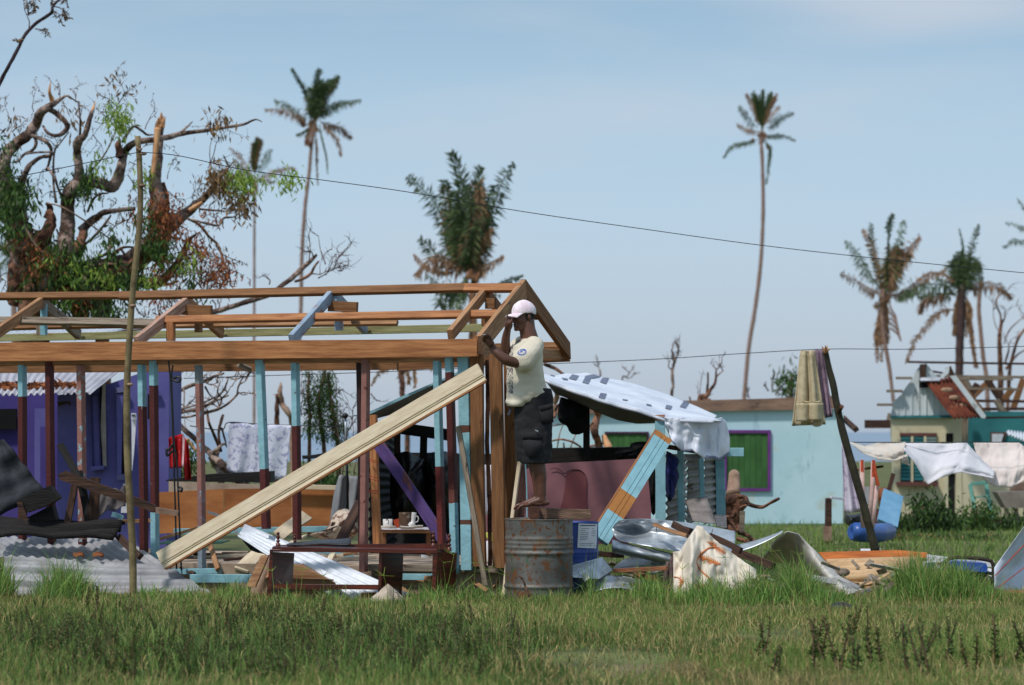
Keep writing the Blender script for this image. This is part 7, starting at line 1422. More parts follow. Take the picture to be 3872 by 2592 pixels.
def tw(c, x, y, dx, dy, L, r=.009, dep=2, ln=1, bend=.3): twigs(TM, at(c, x, y, YT+random.uniform(-.3, .3)), Vector((dx, random.uniform(-.3, .3), -dy)), L*px(c, YT), r, dep, TL, ln, .06, bend)
for a in ((870, 790, -.6, -1, 200), (800, 640, .1, -1, 130), (880, 770, .4, -1, 150), (860, 900, -.8, -.7, 200), (930, 900, .2, -1, 240), (900, 1000, .2, -1, 120), (1075, 960, -.1, -1, 150), (1560, 1210, .1, -1, 300), (1560, 1210, -.2, -1, 260), (1540, 1250, .3, -1, 260), (1500, 1300, .1, 1, 200), (60, 900, -.2, -.6, 120), (90, 980, .4, -1, 180), (40, 1000, -.3, -.6, 160),
   (150, 1000, -.1, -1, 120), (250, 830, -.1, -1, 140), (440, 740, -.3, -1, 120), (560, 760, -.1, -1, 130), (510, 850, -.1, -1, 160), (590, 880, .3, -1, 110), (700, 900, .6, .3, 180), (740, 830, .9, .3, 150), (690, 1000, .8, .6, 200), (400, 1150, .5, -.6, 180), (430, 1100, -.5, -.8, 150), (350, 1250, -.8, .3, 140), (420, 1350, .5, -.7, 130), (450, 1420, -1, .1, 160), (1060, 1090, .8, -.4, 120), (960, 1200, .8, .6, 160), (950, 1300, .6, 1, 180),
   (1240, 1330, .3, -1, 150), (1250, 1420, 1, .3, 200), (1430, 1480, -.1, -1, 150), (1470, 1450, .3, -1, 160), (1640, 955, 0, -1, 110), (1560, 960, -.3, -1, 90), (20, 1250, -.5, -.5, 120), (620, 1568, .6, -.8, 150), (760, 1540, .2, -1, 100), (800, 1568, .1, -1, 100), (1700, 1420, .9, .5, 120), (330, 720, -.3, -1, 60), (1330, 1200, -.3, 1, 60)):
    tw('A', *a)
for a in ((1480, 350, .2, 1, 220), (1520, 330, .5, 1, 240), (1600, 450, .5, .9, 200), (1670, 560, 1, .2, 160), (1420, 420, .4, 1, 200), (1500, 430, -.3, 1, 240), (1300, 420, .3, 1, 230), (1350, 600, .2, 1, 200), (1380, 520, -.3, 1, 180), (700, 400, .8, -.3, 160), (800, 380, .7, -.6, 130), (960, 240, -.2, -1, 160), (980, 230, -.3, .9, 180), (1440, 700, .5, .6, 140), (250, 200, -.8, -.6, 120),
   (50, 650, -.4, .5, 160), (40, 720, .1, 1, 100), (1200, 780, .3, 1, 200), (1500, 850, -.6, .5, 160), (1480, 840, .3, .9, 160), (820, 900, .4, .8, 150), (1000, 880, .3, .9, 150)): tw('B', *a, .010, 2, 2)
TM.build('twigs', TWIG, BT, kind='stuff'); TL.build('dead_leaves', LEAFO, BT, kind='stuff')
leaves('A', [(70, 1420, 95, 130, 1500), (10, 1160, 30, 90, 200), (640, 1345, 60, 60, 300), (560, 1400, 50, 40, 160)], YT, .085).build('leaf_clump', LEAFG, BT, kind='stuff')
leaves('B', [(120, 130, 110, 140, 306), (60, 320, 70, 90, 232), (360, 650, 110, 130, 418), (440, 480, 70, 60, 195), (610, 610, 120, 110, 390), (850, 700, 150, 70, 250), (1110, 300, 60, 90, 232), (1180, 490, 90, 70, 260), (980, 740, 80, 60, 186), (560, 760, 200, 60, 250), (600, 880, 200, 60, 223), (820, 450, 60, 60, 120), (1420, 700, 40, 60, 74), (230, 760, 80, 40, 93), (910, 900, 50, 60, 74), (480, 900, 60, 70, 139), (820, 900, 40, 70, 83)], YT-.6, .10, .5).build('leaf_clump', LEAFG, BT, kind='stuff')
leaves('A', [(880, 850, 32, 90, 260), (885, 960, 30, 50, 120), (730, 1230, 50, 55, 80), (1080, 1330, 30, 70, 120), (1780, 1345, 60, 35, 130), (1880, 1335, 70, 25, 100)], YT-.3, .08, .3).build('light_leaf_clump', LEAFL, BT, kind='stuff')
leaves('E', [(330, 1500, 70, 40, 120), (440, 1510, 50, 35, 80), (900, 1510, 90, 40, 170)], YT-.2, .08, .3).build('light_leaf_clump', LEAFL, BT, kind='stuff')
leaves('B', [(1350, 580, 60, 40, 50), (620, 640, 120, 80, 200), (400, 560, 60, 60, 80), (860, 680, 100, 50, 120), (1120, 690, 60, 40, 90), (1410, 560, 20, 80, 60)], YT-.8, .08, .5).build('light_leaf_clump', LEAFL, BT, kind='stuff')
leaves('B', [(370, 540, 90, 60, 420), (1190, 200, 90, 140, 675), (1430, 500, 80, 110, 315), (1600, 620, 110, 110, 390), (480, 830, 120, 60, 225), (620, 890, 90, 50, 180), (1200, 880, 60, 60, 135), (1250, 640, 110, 90, 285), (1280, 320, 50, 70, 180), (980, 180, 25, 120, 67), (1560, 230, 40, 60, 90), (250, 560, 60, 120, 195), (110, 400, 60, 80, 120), (1660, 700, 70, 60, 120)], YT-.5, .075, .5).build('dead_leaf_clump', LEAFD, BT, kind='stuff')
leaves('A', [(1640, 1330, 55, 90, 420), (1790, 1510, 50, 50, 260), (1610, 915, 45, 35, 70), (515, 870, 25, 40, 60), (60, 1000, 40, 20, 40), (90, 870, 14, 20, 20), (925, 645, 18, 12, 14), (840, 680, 16, 12, 12), (845, 560, 14, 8, 10)], YT-.2, .09, .3).build('dead_leaf_clump', LEAFO, BT, kind='stuff')
# dark bough of a tree outside the frame
OB = thing('dark_bough', 'dark bare bough rising across the upper left corner', 'branch', at('A', -120, 900, 36))
W_, RR = path('A', [(-420, 4100, 44), (-400, 2600, 34), (-330, 1500, 24), (-150, 950, 20), (0, 610, 15), (60, 500, 14), (130, 370, 13), (180, 270, 13), (260, 180, 12), (350, 120, 13), (385, 90, 12), (390, 50, 10), (440, 0, 9), (560, -80, 8)], 36, .4); MB().tube(W_, RR, 10, .3).build('bough', mat('dark_wet_bark', (66,50,54), (40,30,34), 6, bump=.8), OB, True)
TM = MB(); TL = MB()
for a in ((215, 210, -.15, -1, 190), (215, 120, 0, -1, 110), (205, 110, .8, -.4, 90), (260, 215, .7, .7, 110), (400, 50, 1, .2, 140), (470, 60, 0, 1, 90), (500, 60, .3, -.9, 70), (145, 320, -.2, -1, 30), (390, 20, -.1, -1, 40)):
    twigs(TM, at('A', a[0], a[1], 36), Vector((a[2], 0, -a[3])), a[4]*px('A', 36), .010, 2, TL, 2, .07, .3)
TM.build('twigs', TWIG, OB, kind='stuff'); TL.build('dead_leaves', LEAFO, OB, kind='stuff')
# leaning dead limb behind the roof
DL = thing('dead_limb', 'leaning dead grey limb with a broken end rising behind the roof frame', 'branch', at('F', 150, 460, 44))
W_, RR = path('F', [(-80, 560, 30), (100, 455, 28), (270, 440, 26), (400, 405, 24), (560, 350, 24), (760, 290, 22), (920, 180, 22), (1010, 110, 24), (1080, 40, 26), (1150, -20, 20), (1220, -90, 12)], 44, .5); MB().tube(W_, RR, 10, .3).build('limb', BARK, DL, True)
W_, RR = path('F', [(1020, 160, 12), (1100, 130, 14), (1160, 90, 14), (1200, 20, 12), (1240, -30, 8)], 44, .3, 3); MB().tube(W_, RR, 8, .3).build('side_branch', BARKR, DL, True)
TM = MB()
for a in ((1160, 90, 1, .2, 200), (1230, 130, 1, -.4, 240), (1300, 100, .6, -1, 260), (1350, 60, .8, -.6, 200), (1380, 40, .2, -1, 240), (1150, -20, .6, -1, 220), (1200, -60, .8, -.6, 260), (1420, 60, .8, .2, 160), (1300, 0, .1, -1, 300), (780, 190, -.1, -1, 160), (600, 200, -.4, -1, 80), (1420, -60, .5, -1, 200), (300, 420, .4, -.5, 120), (250, 330, .6, .5, 200)):
    twigs(TM, at('F', a[0], a[1], 44), Vector((a[2], 0, -a[3])), a[4]*px('F', 44), .014, 2, None, 0, .07, .3)
TM.build('twigs', TWIG, DL, kind='stuff')
# fallen tree behind the plywood wall
FT = thing('fallen_tree', 'fallen grey tree with bare twisting branches between the purple house and the sprigged sheets', 'tree', at('G', 560, 690, 37)); YF = 37
for c, pts, m in (('G', [(700, 700, 40), (600, 640, 38), (520, 560, 34), (430, 470, 28), (350, 400, 24), (280, 330, 22), (180, 240, 22), (120, 150, 18), (80, 60, 14)], BARK), ('G', [(500, 680, 30), (490, 600, 30), (450, 540, 26), (420, 480, 20), (470, 420, 14), (520, 380, 10), (545, 400, 4)], BARK), ('F', [(-50, 1175, 18), (40, 1125, 17), (160, 1090, 15), (260, 1040, 12), (360, 1010, 10)], BARK),
  ('F', [(-50, 1370, 16), (100, 1345, 15), (230, 1290, 12), (300, 1230, 10), (360, 1160, 9), (400, 1060, 6)], BARK), ('F', [(160, 1385, 14), (300, 1345, 13), (400, 1290, 11), (470, 1220, 10), (500, 1190, 6)], BARKP), ('F', [(300, 1340, 9), (340, 1250, 8), (300, 1180, 7), (330, 1080, 5)], BARK), ('F', [(480, 1210, 9), (500, 1120, 8), (560, 1080, 5), (600, 1010, 3)], BARK), ('G', [(130, 150, 10), (250, 110, 9), (400, 60, 8), (560, -10, 6)], BARKP), ('G', [(150, 170, 10), (260, 160, 9), (380, 120, 7)], BARK),
  ('G', [(470, 470, 14), (480, 400, 13), (440, 300, 12), (400, 200, 11), (390, 110, 8)], BARKR), ('G', [(500, 440, 12), (480, 300, 10), (500, 200, 12), (515, 150, 10)], BARKR), ('G', [(505, 255, 9), (530, 340, 8), (545, 410, 3)], DARKW), ('G', [(60, 200, 9), (100, 260, 8), (80, 330, 5)], BARK), ('C', [(1560, 530, 10), (1640, 460, 12), (1750, 400, 14), (1960, 330, 14)], BARK), ('C', [(1560, 640, 10), (1700, 600, 10), (1850, 560, 9), (1990, 500, 7)], BARK)):
    W_, RR = path(c, pts, YF, .8, seed=random.random()*40); MB().tube(W_, RR, 9, .35).build('limb', m, FT, True)
W_, RR = path('G', [(540, 640, 22), (570, 660, 24), (610, 680, 16)], YF-.5, .1); MB().tube(W_, RR, 9, .6).build('split_face', SPLIT, FT, True)
W_, RR = path('G', [(225, 340, 14), (260, 390, 14), (300, 440, 12)], YF-.5, .1); MB().tube(W_, RR, 9, .6).build('split_face', SPLIT, FT, True)
TM = MB()
for a in ((1640, 300, .6, -.6, 180), (1700, 420, .3, 1, 200), (1600, 700, .3, -.6, 150), (1680, 620, .8, -.4, 200), (1620, 760, .2, 1, 130), (1850, 330, .5, .8, 200), (1900, 400, .3, 1, 200)): twigs(TM, at('C', a[0], a[1], YF), Vector((a[2], .2, -a[3])), a[4]*px('C', YF), .016, 2, None, 0, 0, .3)
for a in ((380, 1050, .8, .3, 200), (420, 1060, 1, .4, 180), (500, 1120, .7, -.7, 160), (480, 1180, .6, .4, 120), (300, 1100, .3, -.9, 140), (200, 1100, .4, -.6, 160), (100, 1200, .6, .8, 160), (240, 1280, .5, .7, 140), (40, 1340, .6, .8, 140), (560, 1080, .6, -.8, 120), (340, 1240, .7, -.5, 140), (140, 1150, -.2, -1, 140)): twigs(TM, at('F', a[0], a[1], YF), Vector((a[2], .2, -a[3])), a[4]*px('F', YF), .016, 2, None, 0, 0, .3)
TM.build('twigs', BARK, FT, kind='stuff')
leaves('G', [(160, 600, 40, 30, 160), (270, 500, 30, 60, 260)], 36, .07, .3).build('fern_leaves', LEAFG, None, kind='stuff', label='green weeds behind the red cloth', category='weeds')
# broken stump and vine-hung posts
r = thing('snapped_trunk', 'snapped pale trunk with a splintered tip behind the turquoise studs', 'tree stump', at('F', 850, 1500, 50))
for pts, m in (([(850, 2460, 24), (850, 1900, 22), (850, 1500, 22), (850, 1350, 22), (855, 1200, 14)], BARKR), ([(1000, 2460, 26), (995, 1900, 25), (985, 1470, 24), (970, 1400, 25), (930, 1340, 26), (900, 1290, 26), (885, 1230, 26), (880, 1170, 22), (885, 1130, 14), (884, 1090, 3)], BARKP), ([(860, 1215, 5), (815, 1205, 2)], BARKR)):
    W_, RR = path('F', pts, 50, .3); MB().tube(W_, RR, 9, .5).build('trunk', m, r, True)
VT = thing('vine_clad_trees', 'three thin trunks wrapped in green vines behind the sloping cream board', 'trees', at('F', 1260, 1700, 42))
for pts in ([(1150, 2540, 18), (1150, 1720, 18), (1155, 1400, 16), (1140, 1200, 14), (1150, 1000, 10)], [(1300, 2540, 20), (1290, 1750, 20), (1260, 1500, 18), (1240, 1250, 14), (1290, 1050, 12), (1295, 980, 8)], [(1430, 2540, 22), (1420, 1800, 22), (1390, 1500, 18), (1350, 1250, 14), (1320, 1000, 10)]):
    W_, RR = path('F', pts, 42, .4); MB().tube(W_, RR, 8, .3).build('trunk', BARKR, VT, True)
leaves('F', [(1140, 1040, 24, 60, 136), (1160, 1180, 27, 70, 255), (1150, 1330, 24, 80, 221), (1150, 1470, 21, 70, 170), (1280, 1030, 24, 60, 187), (1260, 1150, 34, 70, 357), (1250, 1290, 27, 80, 374), (1260, 1430, 27, 80, 357), (1270, 1560, 27, 80, 306), (1340, 1060, 21, 70, 204), (1335, 1180, 21, 80, 272), (1370, 1300, 24, 80, 340), (1390, 1430, 27, 80, 357), (1400, 1560, 31, 80, 357), (1130, 1540, 43, 30, 136), (1470, 1520, 18, 50, 136)], 42, .05, .25).build('vine_leaves', LEAFG, VT, kind='stuff')
leaves('G', [(1310, 600, 80, 60, 500), (1300, 690, 130, 28, 500), (1460, 690, 60, 30, 240)], 41, .07, .6).build('undergrowth', LEAFG, None, kind='stuff', label='green undergrowth behind the plywood wall', category='undergrowth')
TM = MB()
for a in ((1080, 1400, .2, -1, 300), (1470, 1560, .1, -1, 220), (1130, 1250, -.6, -.6, 130), (1500, 1560, .2, -1, 420), (1540, 1500, .1, -1, 300), (1720, 1200, .3, .8, 150), (1380, 1240, .8, -.6, 200)): twigs(TM, at('F', a[0], a[1], 42), Vector((a[2], .2, -a[3])), a[4]*px('F', 42), .012, 2, None, 0, 0, .3)
for a in ((1480, 700, 0, -1, 400), (1560, 700, .1, -1, 450), (1540, 560, .2, -1, 300)): twigs(TM, at('G', a[0], a[1], 38), Vector((a[2], .2, -a[3])), a[4]*px('G', 38), .012, 3, None, 0, 0, .3)
TM.build('dry_twigs', TWIG, None, kind='stuff', label='dry bare twigs standing behind the frame', category='twigs')
# driftwood trunk right of the man, limb above, stumps over the blue house
FR = thing('twisted_trunk', 'twisted orange-brown dead trunk and branches seen between the man and the mauve panel', 'tree', at('N', 510, 860, 40))
for c, pts, m in (('N', [(540, 870, 30), (515, 780, 32), (485, 690, 36), (500, 600, 34), (520, 530, 30), (490, 480, 26)], BARKR), ('N', [(620, 860, 40), (590, 780, 34), (570, 730, 20)], SPLIT), ('N', [(20, 70, 16), (80, 90, 18), (140, 120, 17), (200, 165, 12)], BARKR), ('N', [(90, 780, 8), (180, 765, 9), (280, 790, 10), (360, 835, 9)], BARKR), ('N', [(100, 640, 6), (180, 625, 7), (240, 630, 6)], BARK), ('N', [(140, 850, 6), (160, 720, 6), (190, 640, 4)], BARK),
   ('N', [(260, 850, 6), (310, 720, 6), (330, 700, 4)], BARK), ('N', [(110, 420, 30), (140, 380, 26), (130, 330, 20)], BARKP), ('N', [(110, 560, 14), (120, 500, 12), (150, 440, 10)], BARKR), ('N', [(440, 830, 12), (500, 820, 10), (560, 800, 8)], BARKR), ('N', [(205, 850, 10), (200, 800, 8)], DARKW), ('N', [(430, 660, 10), (470, 600, 8)], BARKP)):
    W_, RR = path(c, pts, 40, .4, seed=random.random()*9); MB().tube(W_, RR, 9, .4).build('limb', m, FR, True)
for lab, c, pl_, Y, base in (('dark charred snag standing behind the tarpaulin roof', 'N', [[(1190, 1560, 24), (1196, 900, 20), (1200, 360, 15), (1215, 270, 14), (1205, 180, 14), (1215, 90, 13), (1225, 20, 12), (1200, -60, 8)], [(1210, 130, 8), (1170, 95, 4)], [(1225, 60, 10), (1240, 20, 8), (1260, -30, 6)], [(1215, 30, 10), (1195, -10, 6)]], 70, (1200, 360)),
    ('forked brown snag sprouting above the blue house fascia', 'N', [[(1450, 1600, 30), (1452, 900, 28), (1460, 410, 26), (1520, 370, 24), (1560, 300, 16), (1600, 250, 13), (1610, 180, 11), (1612, 120, 6)], [(1525, 340, 12), (1535, 240, 10), (1535, 145, 8)], [(1610, 190, 7), (1640, 160, 6), (1675, 130, 4)], [(1560, 395, 10), (1490, 400, 10)], [(1375, 400, 8), (1365, 370, 6)]], 62, (1460, 410)),
    ('low bare twiggy shrub left of the charred snag', 'N', [[(745, 1400, 9), (742, 700, 8), (740, 220, 6), (780, 190, 7), (810, 150, 5)], [(545, 1400, 9), (540, 700, 8), (540, 180, 8), (535, 130, 7), (522, 95, 4)], [(790, 200, 5), (830, 190, 3)]], 80, (760, 230)),
    ('bare upright branches of a dead tree at the right edge', 'Q', [[(1655, 2600, 32), (1652, 2100, 28), (1650, 1650, 26), (1640, 1400, 22), (1640, 1250, 20), (1655, 1150, 14), (1690, 1090, 6)], [(1640, 1200, 10), (1650, 1080, 9), (1610, 970, 9), (1625, 900, 7), (1690, 850, 5)], [(1690, 2600, 20), (1710, 2000, 18), (1730, 1600, 16), (1770, 1400, 14), (1820, 1260, 13), (1900, 1160, 10)], [(1690, 1500, 10), (1720, 1400, 9), (1725, 1340, 4)], [(1680, 1330, 6), (1720, 1220, 6), (1790, 1140, 5), (1880, 1070, 5)], [(1620, 1200, 4), (1590, 1120, 4), (1580, 1020, 3)], [(1700, 1560, 14), (1790, 1440, 8), (1880, 1380, 5)]], 100, (1650, 1650))):
    r = thing('dead_tree', lab, 'dead tree', at(c, *base, Y)); 
    for pts in pl_:
        W_, RR = path(c, pts, Y, .5, seed=random.random()*9); MB().tube(W_, RR, 8, .4).build('limb', BARKR if 'forked' in lab or 'upright' in lab else BARK, r, True)
    TM = MB()
    for _ in range(14 if 'right edge' in lab else 5):
        W0 = random.choice(pl_)[-1]; twigs(TM, at(c, W0[0], W0[1], Y), Vector((random.gauss(0, .6), 0, 1)), random.uniform(60, 160)*px(c, Y), .02, 2, None, 0, 0, .3)
    TM.build('twigs', TWIG, r, kind='stuff')
r = thing('young_tree', 'small green leafy tree poking up behind the blue house beside the towels', 'tree', at('R', 1020, 680, 75))
MB().tube([at('R', 1020, 1700, 75), at('R', 1020, 720, 75), at('R', 1015, 560, 75), at('R', 1025, 440, 75)], [.09, .08, .06, .03], 7).build('trunk', BARK, r, True)
leaves('R', [(1025, 440, 60, 40, 130), (960, 500, 30, 25, 50), (1010, 540, 60, 50, 110), (1060, 510, 30, 40, 60), (1020, 620, 25, 50, 80)], 75, .16, .5).build('crown', LEAFG, r, kind='stuff')
TM = MB()
for a in ((840, 600, 0, -1, 120), (800, 600, -.3, -1, 80), (870, 640, .2, -1, 110), (610, 670, .2, -1, 80)): twigs(TM, at('R', a[0], a[1], 75), Vector((a[2], 0, -a[3])), a[4]*px('R', 75), .03, 2, None, 0, 0, .3)
TM.build('grey_twigs', TWIG, None, kind='stuff', label='faint grey twigs above the blue house roofline', category='twigs')

# ================================================================ BUSHES AND GRASS
def bush(name, label, regs, Y, size, m, stems=(), c='U', cat='bush'):
    r = thing(name, label, cat, at(c, regs[0][0], regs[0][1]+regs[0][3], Y))
    leaves(c, regs, Y, size, .5).build('foliage', m, r, kind='stuff')
    for x0, y0, x1, y1 in stems: MB().tube([at(c, x0, y0, Y), at(c, (x0+x1)/2+4, (y0+y1)/2, Y), at(c, x1, y1, Y)], [.03, .025, .012], 6).build('stem', BARKR, r, True)
    return r
BG = mat('bush_leaves', (74,104,46), (26,42,20), 3, rough=.6, bump=0, island=.8, trans=.25, thr=(.2,.85))
def upl(c, x, y, Y): return at(c, x, y, Y)
bush('leafy_bush', 'dark leafy bush in front of the cream house window', [(1180, 420, 220, 90, 3600), (1240, 300, 100, 70, 900), (1160, 210, 30, 60, 260), (1000, 420, 90, 60, 900), (935, 460, 60, 40, 600), (1300, 240, 20, 50, 120)], 45, .09, BG, ((1160, 480, 1165, 160), (1280, 480, 1310, 210), (1120, 300, 1110, 240)))
bush('leafy_bush', 'scrubby bush mixed with dry stems right of the dark leafy one', [(1500, 450, 160, 80, 2200), (1420, 380, 60, 50, 500), (1570, 300, 40, 60, 360), (1650, 290, 40, 50, 260)], 46, .09, LEAFG, ((1560, 480, 1570, 250), (1650, 480, 1660, 240), (1690, 500, 1700, 330), (1380, 480, 1400, 330)))
bush('leafy_bush', 'hedge end with bare stems at the right edge behind the tent', [(1760, 420, 120, 80, 1600), (1900, 380, 80, 60, 900), (1850, 460, 90, 50, 700)], 46, .09, BG, ((1770, 520, 1740, 330), (1720, 500, 1720, 380), (1800, 520, 1790, 350)))
leaves('U', [(1200, 490, 500, 30, 2600), (1700, 510, 200, 30, 900), (880, 500, 90, 25, 500), (650, 520, 60, 15, 200)], 41, .06, 1.5).build('ground_cover', LEAFG, None, kind='stuff', label='low weeds running along the foot of the bushes', category='weeds')
leaves('U', [(1450, 500, 300, 25, 500), (1000, 500, 120, 30, 300), (930, 470, 50, 30, 160)], 40.5, .06, 1.2).build('dry_ground_cover', LEAFO, None, kind='stuff', label='dry brown weeds at the foot of the bushes', category='dry weeds')
# grass blades, in one go with numpy
def grass(name, P, Hh, Wd, m, lean_=.45, label=None, cat=None):
    n = len(P); az = rng.uniform(0, 2*np.pi, n); ln = np.abs(rng.normal(0, lean_, n)); hh = Hh*np.clip(rng.gamma(5, .19, n), .25, 1.9)
    d = np.stack([np.cos(az), np.sin(az), np.zeros(n)], 1); fa = rng.uniform(0, np.pi, n); s = np.stack([np.cos(fa), np.sin(fa)*.6, np.zeros(n)], 1)*(Wd/2)[:, None]
    up = np.array([0, 0, 1.0]); m1 = P + d*(hh*ln*.3)[:, None] + up*(hh*.5)[:, None]; tp = P + d*(hh*ln)[:, None] + up*(hh*np.maximum(.25, 1-.35*ln))[:, None]
    V = np.stack([P-s, P+s, m1+s*.8, m1-s*.8, tp], 1).reshape(-1, 3)
    me = bpy.data.meshes.new(name); me.vertices.add(5*n); me.vertices.foreach_set('co', V.ravel())
    b = np.arange(n)*5; lp = np.stack([b, b+1, b+2, b+3, b+3, b+2, b+4], 1).ravel(); me.loops.add(7*n); me.loops.foreach_set('vertex_index', lp)
    me.polygons.add(2*n); st = np.stack([np.arange(n)*7, np.arange(n)*7+4], 1).ravel(); me.polygons.foreach_set('loop_start', st)
    me.materials.append(m); me.update(calc_edges=True); me.validate()
    return tag(link(name, me), label, cat, kind='stuff')
GR = mat('grass_blade', (146,168,86), (68,98,42), 1.4, rough=.65, bump=0, island=.5, trans=.3, thr=(.25,.75), spots=[(.9, .61, (156,144,98), (1, .6, 1)), (1.6, .60, (84,112,54), (1, .5, 1)), (.35, .56, (76,104,46), (1, .6, 1)), (.5, .63, (132,124,84), (1, .5, 1))])
GT = mat('tall_grass_blade', (150,182,92), (72,112,48), 1.5, rough=.55, bump=0, island=.7, trans=.35, thr=(.2,.85))
GD = mat('dry_grass_blade', (188,170,116), (138,116,76), 2, rough=.8, bump=0, island=.7, trans=.2)
N_ = 400000
Y = 14.6 + (25.3-14.6)*rng.random(N_)**.85; X = (rng.random(N_)*2-1)*Y*.225
dens = np.array([noise.noise(Vector((x*.8, y*.8, 5))) for x, y in zip(X, Y)]); keep = rng.random(N_) < np.clip(.8+1.3*dens, .10, 1)
X, Y, dens = X[keep], Y[keep], dens[keep]
Z = np.array([gz(x, y) for x, y in zip(X, Y)])
grass('lawn_grass', np.stack([X, Y, Z], 1), .036+.045*np.clip(dens, -.5, 1)+.02*rng.random(len(X)), np.full(len(X), .0048), GR, .6)
k = rng.random(len(X)) < .16
grass('dry_lawn_grass', np.stack([X, Y, Z], 1)[k], .06+.05*rng.random(k.sum()), np.full(k.sum(), .005), GD, .9)
# taller grass at the foot of the rubble and in the tufts
pts = []; hs = []
def tuft(u, v, ru, Yd, n, h):
    c = at('V', u, v, Yd); k_ = px('V', Yd)
    x = rng.normal(c.x, ru*k_*.5, n); y = rng.normal(Yd, .22, n); f = np.exp(-((x-c.x)/(ru*k_*.8))**2)
    pts.append(np.stack([x, y, np.array([gz(a, b) for a, b in zip(x, y)])], 1)); hs.append(h*(.45+.55*f)*rng.uniform(.6, 1.2, n))
for a in ((145, 1365, 60, 24.1, 1700, 0.29), (5, 1370, 18, 24.2, 500, 0.328), (215, 1368, 60, 24.2, 385, 0.136), (340, 1372, 60, 24.0, 440, 0.124), (430, 1375, 90, 23.9, 550, 0.124), (535, 1370, 50, 24.0, 495, 0.161), (660, 1385, 60, 23.5, 385, 0.136), (760, 1380, 60, 23.6, 385, 0.136), (830, 1400, 80, 23.2, 385, 0.093), (980, 1375, 60, 23.6, 605, 0.167), (1070, 1370, 60, 23.7, 605, 0.155), (1140, 1368, 50, 23.7, 330, 0.124), (1250, 1370, 90, 23.6, 715, 0.112), (1400, 1372, 80, 23.7, 990, 0.124), (1500, 1375, 60, 23.8, 825, 0.161), (1480, 1340, 40, 24.1, 700, 0.234), (1620, 1378, 90, 23.6, 1500, 0.19), (1730, 1374, 80, 23.8, 1700, 0.22), (1825, 1370, 60, 24.1, 2000, 0.28), (1900, 1400, 70, 23.4, 990, 0.136), (2030, 1372, 60, 24.0, 825, 0.124), (2100, 1372, 60, 24.3, 2400, 0.33), (2175, 1372, 70, 24.3, 2400, 0.3), (2240, 1380, 60, 24.2, 990, 0.161), (1350, 1320, 14, 24.0, 90, 0.39), (1010, 1330, 24, 24.0, 60, 0.39)):
    tuft(*a)
PT = np.concatenate(pts); HT = np.concatenate(hs); grass('tall_grass', PT, HT, np.full(len(PT), .0075), GT, .75, 'tall green grass growing along the foot of the rubble', 'grass')
kk = rng.random(len(PT)) < .14; grass('dry_tall_grass', PT[kk]+rng.normal(0, .05, (kk.sum(), 3))*[1,1,0], HT[kk]*1.1, np.full(kk.sum(), .005), GD, .7, 'dry yellow stalks among the tall grass', 'dry grass')
n = 42000; Y = 26 + 26*rng.random(n); X = (rng.random(n)*2-1)*Y*.24; k = X > Y*.03; X, Y = X[k], Y[k]
grass('far_grass', np.stack([X, Y, np.array([gz(a, b) for a, b in zip(X, Y)])], 1), .05+.07*rng.random(len(X)), np.full(len(X), .012), GR, .6)
# star-headed seed stalks
st_ = MB()
for (u, v, h) in ((1010, 1345, .42), (1020, 1350, .36), (680, 1375, .3), (625, 1378, .28), (1350, 1330, .5), (1075, 1372, .35), (1130, 1372, .3), (1860, 1345, .42), (1600, 1370, .35), (1170, 1372, .25), (1665, 1365, .4), (1780, 1345, .45), (1560, 1372, .3), (2040, 1368, .3), (890, 1392, .25), (735, 1385, .25)):
    p = at('V', u, v, 23.5); p.z = 0; t = p+Vector((random.gauss(0, .05), random.gauss(0, .03), h)); st_.tube([p, p.lerp(t, .5)+Vector((.01, 0, 0)), t], [.003, .0025, .002], 4)
    for _ in range(4):
        a = random.uniform(0, 6.28); e = t+Vector((math.cos(a)*.09, math.sin(a)*.05, random.uniform(-.01, .07))); st_.tube([t, e], [.0025, .0015], 4)
st_.build('seed_stalks', LEAFL, None, kind='stuff', label='star-headed grass seed stalks in front of the rubble', category='seed stalks')
# foreground weeds: six shapes, copied
WG = mat('weed_leaf', (112,138,68), (54,78,38), 3, rough=.7, bump=0, island=.8, trans=.2, thr=(.2,.85)); WS = mat('weed_stem', (112,88,66), (82,62,48), bump=0)
protos = []
random.seed(77)
for i in range(6):
    H_ = random.uniform(.24, .36); r = link('weed_plant', None, None, Matrix.Identity(4)); sm = MB(); lf = MB()
    for s in range(random.choice((2, 3, 3, 4))):
        p = Vector((random.gauss(0, .06), random.gauss(0, .06), -.02)); d = Vector((random.gauss(0, .18), random.gauss(0, .12), 1)).normalized(); q = [p]
        for j in range(5): d = (d+Vector((random.gauss(0, .07), random.gauss(0, .07), .04))).normalized(); q.append(q[-1]+d*H_*random.uniform(.8, 1)/5)
        sm.tube(q, [.007, .0065, .006, .005, .0045, .003], 5)
        for j in range(70):
            t = random.uniform(.12, 1)*5; a = min(int(t), 4); b = q[a].lerp(q[a+1], t-a); g = random.uniform(0, 6.28); dd = Vector((math.cos(g), math.sin(g), random.uniform(.1, .9))).normalized()
            L = random.uniform(.02, .04)*(1.15-.1*t); lf.kite(b, dd, L, L*.42, dd.orthogonal().normalized())
    sm.build('stem', WS, r, True); lf.build('foliage', WG, r, kind='stuff'); protos.append(r)
spots_ = [(1950, 1440, 19.4), (1985, 1478, 18.2), (2022, 1500, 17.4), (2062, 1462, 18.6), (2094, 1510, 17.3), (2150, 1470, 18.5), (2176, 1500, 17.6), (1868, 1510, 17.5), (1790, 1548, 16.6), (1902, 1538, 16.8), (2232, 1520, 17.2), (1716, 1500, 17.8), (2120, 1548, 16.6), (1962, 1548, 16.6), (2305, 1500, 17.6)]
